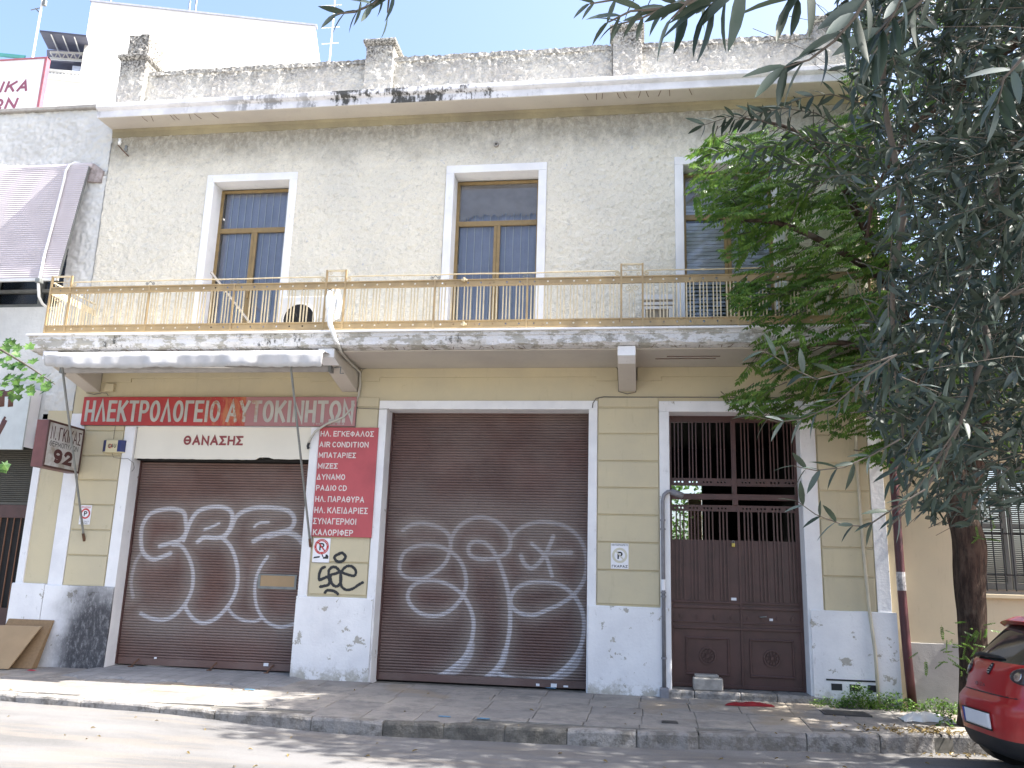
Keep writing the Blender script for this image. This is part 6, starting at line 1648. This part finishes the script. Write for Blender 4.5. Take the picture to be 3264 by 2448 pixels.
# ---- leaf templates
def lance_template(bend=.18, fold=.12, w=.105):
    """lanceolate leaf along +x, length 1"""
    xs_ = [0, .15, .38, .62, .84, 1.0]; ws = [.12, .72, 1.0, .88, .48, 0.0]
    v = []; f = []
    for x_, q in zip(xs_, ws):
        z_ = -bend * x_ * x_
        v += [(x_, -w * q, z_ + fold * w * q * 2), (x_, 0, z_), (x_, w * q, z_ + fold * w * q * 2)]
    for i in range(5):
        a = 3 * i; f += [(a, a + 3, a + 4, a + 1), (a + 1, a + 4, a + 5, a + 2)]
    return np.array(v), np.array(f)
def frond_template(nl=7, seed=0):
    """pinnate leaf along +x, length 1, leaflets hanging slightly"""
    rr = np.random.default_rng(seed); v = []; f = []
    def tri(p, q, w_):
        b = len(v); d = q - p; s_ = np.cross(d, [0, 0, 1]); s_ /= np.linalg.norm(s_) + 1e-9
        mid = p + d * .42
        v.extend([p, mid + s_ * w_, q, mid - s_ * w_]); f.append((b, b + 1, b + 2, b + 3))
    for i in range(nl):
        x_ = .18 + .76 * i / (nl - 1); z_ = -.22 * x_ * x_
        L = .25 * (1 - .45 * abs(i / (nl - 1) - .4))
        for s_ in (-1, 1):
            dr = np.array([.35 + rr.uniform(-.15, .15), s_ * .62, -.72 + rr.uniform(-.2, .2)]); dr /= np.linalg.norm(dr)
            p = np.array([x_, 0, z_]); tri(p, p + dr * L, .060)
    tri(np.array([.92, 0, -.2]), np.array([1.18, 0, -.32]), .05)
    # rachis
    b = len(v)
    v.extend([np.array(q) for q in ((0, .008, 0), (0, -.008, 0), (.95, -.004, -.2), (.95, .004, -.2))]); f.append((b, b + 1, b + 2, b + 3))
    return np.array(v), np.array(f)
def place(tmpl, pos, dirs, length, roll, wid=None):
    """instances of a template: returns vertices, faces"""
    tv, tf = tmpl; n = len(pos)
    d = dirs / (np.linalg.norm(dirs, axis=1, keepdims=True) + 1e-9)
    up = np.tile([0, 0, 1.0], (n, 1)); bad = np.abs(d[:, 2]) > .97; up[bad] = [1, 0, 0]
    s_ = np.cross(up, d); s_ /= np.linalg.norm(s_, axis=1, keepdims=True); w = np.cross(d, s_)
    c, q = np.cos(roll)[:, None], np.sin(roll)[:, None]
    s2 = c * s_ + q * w; w2 = -q * s_ + c * w
    Lw = length if wid is None else wid
    V = pos[:, None, :] + tv[None, :, 0:1] * d[:, None, :] * length[:, None, None] + tv[None, :, 1:2] * s2[:, None, :] * Lw[:, None, None] + tv[None, :, 2:3] * w2[:, None, :] * length[:, None, None]
    Fc = tf[None] + (np.arange(n) * len(tv))[:, None, None]
    return V.reshape(-1, 3), Fc.reshape(-1, tf.shape[1]), (d, s2, w2)
def leaf_objs(name, tmpl, mats, pos, dirs, length, roll, parent):
    d = dirs / np.linalg.norm(dirs, axis=1, keepdims=True)
    ms = [np_mesh(name, tmpl[0].copy(), tmpl[1], mt, True) for mt in mats]
    _, _, (d, s2, w2) = place(tmpl, pos, dirs, length, roll)
    pw = np.array(wloc(parent))
    for i in range(len(pos)):
        o = bpy.data.objects.new(name, ms[i % len(ms)]); COL.objects.link(o); o.parent = parent
        L = length[i]; p = pos[i] - pw
        o.matrix_local = Matrix(((d[i, 0] * L, s2[i, 0] * L, w2[i, 0] * L, p[0]), (d[i, 1] * L, s2[i, 1] * L, w2[i, 1] * L, p[1]), (d[i, 2] * L, s2[i, 2] * L, w2[i, 2] * L, p[2]), (0, 0, 0, 1)))
def stuff_part(name, V, Fc, mat, parent, smooth=True):
    pw = np.array(wloc(parent)); me = np_mesh(name, V - pw, Fc, mat, smooth)
    o = link(name, me, parent, tuple(pw)); o["kind"] = "stuff"; return o

# ---- street tree with pinnate leaves
tb = (3.76, -1.0, .2)
T1_ = thing("street_tree", "street tree with twisted brown trunk and bright green feathery leaves at the right", "tree", tb)
limb("trunk", [(3.74, -1.0, .08), (3.78, -1.0, .55), (3.83, -.99, 1.2), (3.84, -1.0, 1.7), (3.87, -1.02, 2.2), (3.82, -1.0, 2.6), (3.85, -1.0, 2.95)], [.19, .145, .15, .165, .175, .165, .15], T1_, seed=1)
LB = [([(3.84, -1.0, 2.7), (3.74, -1.02, 3.15), (3.55, -1.1, 3.8), (3.3, -1.2, 4.8), (2.9, -1.3, 6.0), (2.4, -1.3, 7.2)], [.13, .12, .10, .08, .055, .03]),
      ([(3.86, -1.0, 2.7), (4.02, -.98, 3.2), (4.15, -1.0, 4.0), (4.2, -1.1, 5.2), (4.0, -1.2, 6.6), (3.7, -1.3, 8.2)], [.14, .13, .11, .09, .06, .03]),
      ([(4.12, -1.0, 3.9), (4.6, -1.4, 4.6), (5.2, -1.8, 5.6), (5.8, -2.0, 6.8)], [.09, .07, .05, .03]),
      ([(3.5, -1.1, 4.0), (3.0, -1.5, 4.3), (2.4, -1.7, 4.5), (1.8, -1.7, 4.4)], [.06, .045, .03, .015]),
      ([(3.1, -1.25, 5.4), (2.4, -1.5, 5.8), (1.7, -1.6, 6.1), (1.1, -1.6, 6.1)], [.05, .04, .028, .012]),
      ([(2.6, -1.3, 6.9), (2.0, -1.5, 7.4), (1.4, -1.5, 7.6)], [.035, .025, .012])]
for i, (p_, r_) in enumerate(LB): limb("branch", p_, r_, T1_, n=10, sub_=4, seed=10 + i)
GP = [(2215, 420), (2180, 600), (2250, 720), (2330, 850), (2290, 960), (2400, 1040), (2390, 1120), (2300, 1250), (2330, 1300), (2440, 1360), (2530, 1330), (2640, 1400), (2780, 1480), (2900, 1520), (3264, 1500), (3700, 1400), (3700, -900), (2900, -900), (2720, 60), (2700, 200), (2690, 330), (2620, 400), (2540, 400), (2440, 380), (2350, 420)]
rg = np.random.default_rng(21)
cand = np.stack([rg.uniform(.3, 7.5, 16000), rg.uniform(-2.4, -.35, 16000), rg.uniform(3.2, 9.6, 16000)], -1)
pp_, kk_ = proj(cand); ok = in_poly(pp_, GP)
# crown volume
ok &= ((cand[:, 0] - 4.3) / 4.0) ** 2 + ((cand[:, 2] - 6.1) / 3.5) ** 2 < 1.0
tips = cand[ok]; lft = tips[:, 0] < 3.4; tips = np.concatenate([tips[lft][:470], tips[~lft][:480]])
FP, FD, FL, FR = [], [], [], []
tw = MB()
for tp in tips:
    root = np.array([3.9, -1.1, min(tp[2] + .3, 7.0)]); v = tp - root; L = np.linalg.norm(v)
    st_ = tp - v / (L + 1e-6) * min(.75, L) + [0, 0, .12]
    nn = 5
    an = math.pi + rg.normal() * .75; base_dir = np.array([math.cos(an), math.sin(an), rg.uniform(-.25, .15)]); base_dir /= np.linalg.norm(base_dir)
    st_ = tp - base_dir * rg.uniform(.3, .6) + [0, 0, .08]
    for j in range(nn):
        u = (j + 1) / nn; p = st_ + (tp - st_) * u + [0, 0, -.10 * u * u]
        side = np.cross(base_dir, [0, 0, 1]); sgn = 1 if j % 2 else -1
        d = base_dir * rg.uniform(.6, 1.2) + side * sgn * rg.uniform(.2, 1.1) + np.array([0, 0, rg.uniform(-.25, .15)])
        FP.append(p); FD.append(d); FL.append(rg.uniform(.24, .38)); FR.append(rg.uniform(-.35, .35))
    tw.tube([st_, st_ + (tp - st_) * .5 + [0, 0, -.02], tp + [0, 0, -.1]], [.007, .005, .003], 4, cap=False)
FP, FD, FL, FR = map(np.array, (FP, FD, FL, FR))
pj, kk_ = proj(FP + FD / np.linalg.norm(FD, axis=1, keepdims=True) * FL[:, None] * .8)
keep = in_poly(pj, GP) | (pj[:, 0] > 3264); FP, FD, FL, FR = FP[keep], FD[keep], FL[keep], FR[keep]
pj, kk_ = proj(FP); vis = (pj[:, 0] < 2800) & (pj[:, 1] > 300)
order = np.argsort(np.where(vis, -FP[:, 1] * 0 + kk_, 99)); big_ = order[:280]; rest = order[280:]
ft = frond_template(7, 1); ft2 = frond_template(8, 5)
leaf_objs("leaf", ft, [M_GREEN], FP[big_], FD[big_], FL[big_], FR[big_], T1_)
V1, F1, _ = place(ft2, FP[rest], FD[rest], FL[rest], FR[rest]); stuff_part("foliage", V1, F1, M_GREEN, T1_)
pw = wloc(T1_); tw.build("twigs", M_TWIG, T1_, recalc=False)["kind"] = "stuff"
# suckers round the trunk
SP = []
for (qx, qy, nn, sp) in ((3070, 2015, 26, .16), (3000, 2090, 9, .10), (3080, 2140, 6, .1), (3130, 1700, 8, .1)):
    c_ = W(qx, qy, -1.22); SP += [(c_[0] + rg.normal() * sp, -1.22 + rg.normal() * .05, c_[1] + rg.normal() * sp * .6) for _ in range(nn)]
SP = np.array(SP); SDr = rg.normal(size=SP.shape) * [1, .6, .5]
V1, F1, _ = place(ft, SP, SDr, rg.uniform(.10, .17, len(SP)), rg.uniform(-.5, .5, len(SP))); stuff_part("trunk_suckers", V1, F1, M_GREEN, T1_)

# ---- olive tree leaning over from outside the picture on the right
T2 = thing("olive_tree", "olive tree with narrow grey-green leaves hanging closest, over the whole right side", "tree", (3.1, -10.4, .14))
limb("trunk", [(3.1, -10.4, .1), (3.05, -10.4, 1.0), (2.95, -10.3, 2.0), (2.85, -10.1, 2.8)], [.20, .17, .15, .14], T2, seed=5)
def PP(px, py, d): return tuple(P(px, py, d))
BRS = [([(2.85, -10.1, 2.75), PP(3400, 60, 3.6), PP(3264, 118, 4.0), PP(3080, 260, 4.4), PP(2950, 370, 4.6), PP(2870, 470, 4.8), PP(2790, 620, 5.0), PP(2760, 780, 5.2)], [.06, .03, .026, .024, .021, .018, .013, .007]),
       ([(2.85, -10.1, 2.7), PP(3300, 420, 3.2), PP(3180, 600, 3.2), PP(3110, 800, 3.3), PP(3020, 1000, 3.4), PP(2990, 1250, 3.5)], [.05, .017, .013, .010, .008, .005]),
       ([(2.85, -10.1, 2.8), PP(2990, -80, 3.0), PP(2880, 700, 3.1), PP(2850, 830, 3.1), PP(2845, 1000, 3.1), PP(2855, 1180, 3.1), PP(2880, 1400, 3.1)], [.03, .012, .011, .010, .008, .007, .004]),
       ([(2.9, -10.2, 2.5), PP(3350, 900, 2.8), PP(3150, 1120, 2.8), PP(3060, 1350, 2.8), PP(2950, 1560, 2.8), PP(2830, 1680, 2.8)], [.03, .010, .009, .007, .005, .004]),
       ([(2.85, -10.1, 2.85), PP(2750, -300, 1.6), PP(2300, -120, 1.3), PP(1700, -140, 1.3), PP(1250, -100, 1.3)], [.05, .015, .012, .009, .006])]
for i, (p_, r_) in enumerate(BRS): limb("branch", p_, r_, T2, n=8, sub_=4, seed=30 + i, rough=.06, mat=M_TWIG if i else M_BARK)
lt = [lance_template(.16, .15, .112), lance_template(.34, .3, .10), lance_template(-.05, .1, .12)]
HP, HD, HL, HR = [], [], [], []
twg = MB()
def spray(path, d0, leafL, step, droop=.5, rr=None, lastscale=.7):
    """path: pixels; d0 distance(s); leaves in opposite pairs along the twig"""
    rr = rr or rg
    ds = d0 if hasattr(d0, '__len__') else [d0] * len(path)
    pts = np.array([P(x_, y_, q) for (x_, y_), q in zip(path, ds)])
    seg = np.linalg.norm(np.diff(pts, axis=0), axis=1); cum = np.concatenate([[0], np.cumsum(seg)])
    twg.tube([tuple(q) for q in pts], list(np.linspace(.0028, .0012, len(pts)) * (1 + 0 * cum[-1])), 5)
    if ds[0] < 1.7: leafL = leafL * .80
    s_ = step
    k = 0
    while s_ <= cum[-1] + 1e-6:
        p = np.array([np.interp(s_, cum, pts[:, c]) for c in range(3)]); i = min(np.searchsorted(cum, s_), len(pts) - 1); t_ = pts[i] - pts[i - 1]; t_ /= np.linalg.norm(t_)
        side = np.cross(t_, FW); side /= np.linalg.norm(side) + 1e-9
        for sg_ in (-1, 1):
            d = t_ * rr.uniform(.5, 1.0) + side * sg_ * rr.uniform(.4, 1.0) + FW * rr.uniform(-.35, .35) + np.array([0, 0, -droop * rr.uniform(.3, 1.2)])
            HP.append(p); HD.append(d); HL.append(leafL * rr.uniform(.75, 1.15)); HR.append(rr.uniform(-1.2, 1.2))
        s_ += step * rr.uniform(.8, 1.2)
    HP.append(pts[-1]); HD.append(pts[-1] - pts[-2] + np.array([0, 0, -.02])); HL.append(leafL * .9); HR.append(rr.uniform(-1, 1))
# very near sprays at the top
spray([(1250, -40), (1190, 12), (1130, 38), (1075, 44)], 1.35, .050, .022, .25)
spray([(1300, -60), (1240, -10), (1235, 40)], 1.35, .062, .030, .9)
spray([(1160, -60), (1150, 0)], 1.35, .060, .03, .9)
spray([(2330, -40), (2200, 8), (2100, 28), (2010, 35), (1940, 70)], 1.15, .058, .030, .25)
spray([(2400, -60), (2280, -10), (2150, 10), (2040, 60), (1960, 80)], 1.3, .050, .030, .2)
spray([(2150, -40), (2050, -12), (1950, 0), (1880, 12)], 1.3, .05, .03, .15)
spray([(2300, -80), (2190, 10), (2140, 60)], 1.0, .080, .026, .9)
spray([(2420, -80), (2300, -10), (2260, 20)], .95, .085, .022, 1.1)
spray([(2600, -120), (2560, -20), (2520, 10)], 1.0, .080, .024, .9)
spray([(2800, -60), (2720, 60), (2660, 130), (2580, 190), (2500, 215)], 1.15, .090, .028, .6)
spray([(2900, -60), (2840, 60), (2790, 110)], 1.2, .09, .026, .9)
spray([(3000, -60), (2900, 40), (2830, 100), (2780, 180)], 1.5, .085, .03, .9)
spray([(3264, 180), (3200, 250), (3180, 330)], 1.2, .08, .025, .5)
# middle distance sprays reaching left
spray([(2760, 470), (2640, 455), (2540, 430), (2430, 385), (2330, 370), (2240, 400)], 3.6, .085, .040, .25)
spray([(2800, 520), (2650, 470), (2560, 440), (2440, 470), (2330, 480), (2270, 490)], 3.7, .085, .040, .2)
spray([(2700, 420), (2600, 360), (2500, 345), (2420, 360), (2330, 385)], 3.6, .08, .040, .1)
spray([(2750, 330), (2650, 300), (2560, 310), (2480, 350)], 3.5, .08, .042, .3)
spray([(2760, 560), (2620, 530), (2500, 520), (2400, 525)], 3.8, .08, .042, .3)
spray([(2780, 640), (2680, 560), (2600, 580), (2540, 600)], 3.6, .08, .045, .3)
# low sprays over the gate and pier
spray([(2860, 1130), (2760, 1200), (2660, 1290), (2560, 1335), (2480, 1345), (2400, 1325)], 2.5, .075, .045, .45)
spray([(2860, 1130), (2720, 1180), (2600, 1210), (2520, 1170), (2460, 1130), (2430, 1120)], 2.6, .080, .05, .2)
spray([(2870, 1400), (2780, 1450), (2690, 1490), (2600, 1500), (2530, 1485)], 2.5, .075, .048, .6)
spray([(2950, 1560), (2850, 1620), (2760, 1680), (2680, 1670), (2600, 1640), (2545, 1600)], 2.4, .07, .055, .35)
spray([(3060, 1350), (2960, 1500), (2900, 1600), (2850, 1660)], 2.6, .075, .045, .5)
spray([(3000, 1250), (2900, 1420), (2840, 1530)], 2.7, .075, .045, .6)
HP, HD, HL, HR = map(np.array, (HP, HD, HL, HR))
print("hero leaves", len(HP))
pj, kk_ = proj(HP); ordr = np.argsort(kk_ / HL); bigs = ordr[:290]; rst = ordr[290:]
leaf_objs("leaf", lt[0], [M_OLIVE, M_OLIVEL, M_OLIVE], HP[bigs], HD[bigs], HL[bigs], HR[bigs], T2)
# the mass of the crown
OP = [(2700, -300), (2640, 60), (2700, 180), (2690, 330), (2720, 480), (2700, 620), (2740, 760), (2800, 880), (2790, 1000), (2740, 1130), (2780, 1260), (2760, 1380), (2820, 1480), (2830, 1600), (2900, 1660), (3050, 1690), (3264, 1640), (3900, 1600), (3900, -900), (2800, -900)]
PX_, PD_, PL_, PR_ = [HP[rst]], [HD[rst]], [HL[rst]], [HR[rst]]
ntw = 0
for i in range(2100):
    qx, qy = rg.uniform(2640, 3600), rg.uniform(-500, 1720)
    if not in_poly(np.array([[qx, qy]]), OP)[0]: continue
    dens = 1.0 if qy < 1100 else .55
    if qx < 2960 and qy > 230: dens *= .55
    if qy > 1400 and qx > 3000: dens *= .55
    if rg.uniform() > dens: continue
    dd = rg.uniform(2.7, 6.2) if qy < 1100 else rg.uniform(2.6, 4.4)
    tip = P(qx, qy, dd)
    if tip[2] > 7: continue
    st_ = tip + np.array([rg.normal() * .22 + .15, rg.uniform(-.25, .25), rg.normal() * .16 + .14])
    nn = rg.integers(6, 11)
    ax_ = (tip - st_) / np.linalg.norm(tip - st_)
    for j in range(nn):
        u = (j + .7) / nn; p = st_ + (tip - st_) * u + [0, 0, -.05 * u * u]
        for sg_ in (-1, 1):
            d = ax_ * rg.uniform(.5, 1) + rg.normal(size=3) * .55
            PX_.append(p[None]); PD_.append(d[None]); PL_.append(np.array([rg.uniform(.058, .095)])); PR_.append(np.array([rg.uniform(-1.5, 1.5)]))
    twg.tube([tuple(st_), tuple((st_ + tip) / 2 + [0, 0, .01]), tuple(tip + [0, 0, -.05])], [.0018, .0014, .0009], 4, cap=False)
    ntw += 1
PX_, PD_, PL_, PR_ = map(np.concatenate, (PX_, PD_, PL_, PR_))
pj, kk_ = proj(PX_ + PD_ / np.linalg.norm(PD_, axis=1, keepdims=True) * PL_[:, None])
nh = len(rst); keep = in_poly(pj, OP) | (np.arange(len(PX_)) < nh) | (pj[:, 0] > 3264)
PX_, PD_, PL_, PR_ = PX_[keep], PD_[keep], PL_[keep], PR_[keep]
print("olive twigs", ntw, "leaves", len(PX_))
half = rg.uniform(size=len(PX_)) < .6
Vs, Fs = [], []; b0_ = 0
for msk, tmp_ in ((half, lt[0]), (~half, lt[1])):
    V1, F1, _ = place(tmp_, PX_[msk], PD_[msk], PL_[msk], PR_[msk]); Vs.append(V1); Fs.append(F1 + b0_); b0_ += len(V1)
o = stuff_part("foliage", np.concatenate(Vs), np.concatenate(Fs), M_OLIVE, T2)
o.data.materials.append(M_OLIVEL); mi = (np.arange(len(o.data.polygons)) // 10 % 5 == 0).astype(np.int32); o.data.polygons.foreach_set("material_index", mi)
# crown above and to the right, outside the frame: it shades the street
n = 14000
def blob(c_, r_, n_):
    q = rg.normal(size=(n_, 3)); q /= np.linalg.norm(q, axis=1, keepdims=True); q *= rg.uniform(.1, 1, (n_, 1)) ** .4
    return np.array(c_) + q * r_
ps = np.concatenate([blob((6.9, -6.6, 7.2), (2.9, 2.8, 2.2), 8500), blob((6.4, -2.6, 9.6), (3.6, 1.7, 1.4), 6500)]); rg.shuffle(ps)
pj, kk_ = proj(ps); out = (kk_ < .3) | (pj[:, 0] > 3300) | (pj[:, 1] < -150)
ps = ps[out][:n]
cl = ps + rg.normal(size=ps.shape) * .15
V1, F1, _ = place(lt[0], cl, rg.normal(size=cl.shape), rg.uniform(.16, .26, len(cl)), rg.uniform(-1.5, 1.5, len(cl)), rg.uniform(.3, .5, len(cl)))
stuff_part("upper_foliage", V1, F1, M_OLIVE, T2)
twg.build("twigs", M_TWIG, T2, recalc=False)["kind"] = "stuff"
# olives
for (qx, qy, d) in ((3245, 205, 1.25), (3190, 340, 3.0), (3195, 480, 2.8), (3140, 965, 3.0), (3250, 1085, 2.6), (3090, 985, 3.1)):
    c_ = P(qx, qy, d); MB().tube([tuple(c_ + [0, 0, z_]) for z_ in (-.011, -.008, 0, .008, .011)], [.002, .007, .009, .006, .001], 8).build("olive_fruit", M_OLIVEL, T2, smooth=True)

# ---- broad-leaved branch at the left edge
T3 = thing("vine_branch_tree", "leafy branch with broad lobed green leaves entering at the left edge below the balcony", "tree", (-7.6, -4.6, .14))
limb("trunk", [(-7.6, -4.6, .0), (-7.55, -4.6, 1.6), (-7.4, -4.6, 2.9), (-7.1, -4.6, 3.6)], [.09, .08, .06, .04], T3, seed=8)
tip = W(175, 1225, -4.2); mid = W(40, 1120, -4.4)
limb("branch", [(-7.1, -4.6, 3.55), (mid[0] - .4, -4.5, mid[1] + .1), (mid[0], -4.4, mid[1] - .05), (tip[0], -4.2, tip[1])], [.03, .016, .010, .004], T3, n=8, sub_=4, mat=M_TWIG)
def lobed():
    pts = [(0, 0), (.22, .10), (.15, .42), (.42, .34), (.60, .52), (.72, .26), (1.0, .0)]
    full = pts + [(x_, -y_) for x_, y_ in pts[-2:0:-1]]
    v = [(.38, 0, .04)] + [(x_, y_, -.10 * abs(y_) - .12 * x_ * x_) for x_, y_ in full]
    f = [(0, 1 + i, 1 + (i + 1) % len(full), 1 + (i + 1) % len(full)) for i in range(len(full))]
    m = bpy.data.meshes.new("leaf"); m.from_pydata(v, [], [(a, b, c) for a, b, c, _ in f]); m.materials.append(M_VINE); return m
lm = lobed()
VP = [(0, 1085), (40, 1075), (90, 1078), (120, 1090), (115, 1130), (80, 1170), (95, 1190), (150, 1180), (182, 1205), (165, 1245), (120, 1255), (60, 1255), (0, 1250)]
cnt = 0
while cnt < 150:
    qx, qy = rg.uniform(-260, 185), rg.uniform(1070, 1262)
    if qx > 0 and not in_poly(np.array([[qx, qy]]), VP)[0]: continue
    p = P(qx, qy, (CAM[1] * -1 - 4.3 + rg.uniform(-.25, .25)) / ray(qx, qy)[1])
    d = Vector((rg.uniform(-.6, 1), rg.uniform(-.7, .3), rg.uniform(-1.2, .0))).normalized(); s_ = d.cross(Vector((rg.uniform(-.4, .4), -1, rg.uniform(.2, 1)))).normalized(); w = d.cross(s_)
    L = rg.uniform(.075, .13); o = link("leaf", lm, T3, p)
    M3 = Matrix((d * L, s_ * L, w * L)).transposed().to_4x4(); M3.translation = o.location; o.matrix_local = M3
    cnt += 1
# lone leaf lower at the edge
for (qx, qy) in ((5, 1470), (0, 1478)):
    p = P(qx, qy, 7.5); o = link("leaf", lm, T3, p); o.scale = (.1, .1, .1); o.rotation_euler = (1.2, .9, .3)

# ---- weeds
def weed(label, x_, y_, sp, h, n, seed, lsz=.035):
    rr = np.random.default_rng(seed)
    w = thing("weed", label, "plant", (x_, y_, pave_z(x_, y_)), "weeds at the foot of the wall")
    u = rr.uniform(0, 1, n); a = rr.uniform(0, 2 * math.pi, n); r_ = np.sqrt(rr.uniform(0, 1, n))
    base = np.stack([x_ + np.cos(a) * r_ * sp, y_ + np.sin(a) * r_ * sp * .45, pave_z(x_, y_) + h * u * (1 - .7 * r_ ** 2)], -1)
    V1, F1, _ = place(lance_template(.2, .2, .26), base, rr.normal(size=(n, 3)) * [1, 1, .7], rr.uniform(.6, 1.3, n) * lsz, rr.uniform(-1, 1, n))
    stuff_part("leaves", V1, F1, M_GREEN, w)
    m = MB()
    for k in range(8):
        b = base[k * 7 % n]; m.tube([(x_ + (b[0] - x_) * .3, y_ + (b[1] - y_) * .3, pave_z(x_, y_) - .01), tuple(b)], .003, 4, cap=False)
    m.build("stems", M_TWIG, w)
weed("taller dark green weed clump against the right plinth beside the cream pipe", 2.72, -.20, .22, .32, 620, 1)
weed("low spreading weeds just left of the tall clump", 2.38, -.20, .26, .12, 260, 2)
weed("weed clump around the foot of the dark red downpipe", 3.12, -.20, .26, .24, 480, 3)
weed("low weeds right of the dark red downpipe", 3.62, -.22, .34, .17, 480, 4)
weed("sparse weed growing by the tree trunk next to the white bag", 3.42, -1.12, .10, .30, 60, 5, .05)
# dry leaves gathered at the kerb under the car
rr = np.random.default_rng(9); n = 260
ps = np.stack([rr.normal(3.1, .35, n), rr.normal(-1.52, .12, n), np.full(n, 0.0)], -1)
ps = np.concatenate([ps, np.stack([rr.uniform(-8, 4, 90), rr.uniform(-5.5, -.2, 90), np.zeros(90)], -1)])
yk = ky(ps[:, 0]); ps[:, 2] = np.where(ps[:, 1] > yk, pave_z(ps[:, 0], ps[:, 1]) + .012, road_z(ps[:, 0], ps[:, 1]) + .010)
V1, F1, _ = place(lance_template(.3, .5, .2), ps, rr.normal(size=ps.shape) * [1, 1, .15], rr.uniform(.03, .06, len(ps)), rr.uniform(-.5, .5, len(ps)))
o = link("fallen_leaves", np_mesh("fallen_leaves", V1, F1, leaf_mat("dry_leaf", (.30, .22, .08), (.16, .11, .04), .2), False)); o["kind"] = "stuff"; o["label"] = "dry yellow leaves scattered on the pavement and gathered at the kerb by the car"
# ---- garden seen through the gate
gd = thing("garden_bush", "bright green bush seen through the left part of the iron gate", "bush", (.9, 8.2, .3))
n = 4500; q = rg.normal(size=(n, 3)) * [1.3, .5, 1.5] + [1.0, 8.2, 3.0]
V1, F1, _ = place(lance_template(.2, .2, .3), q, rg.normal(size=(n, 3)), rg.uniform(.08, .16, n), rg.uniform(-1, 1, n)); stuff_part("leaves", V1, F1, M_VINE, gd)
MB().tube([(.9, 8.2, .0), (.95, 8.2, 1.5)], .05, 8).build("stem", M_BARK, gd)
wx = W(2210, 1650, 7.0)[0]
tag(MB().box(wx - .10, wx + .18, 7.0, 7.2, .0, 3.6).build("garden_post", simple("pale_post", (.50, .38, .27), .8, .1), None, bevel=.02), "pale weathered post standing in the garden behind the iron gate", "post")
print("objects", len(bpy.data.objects))
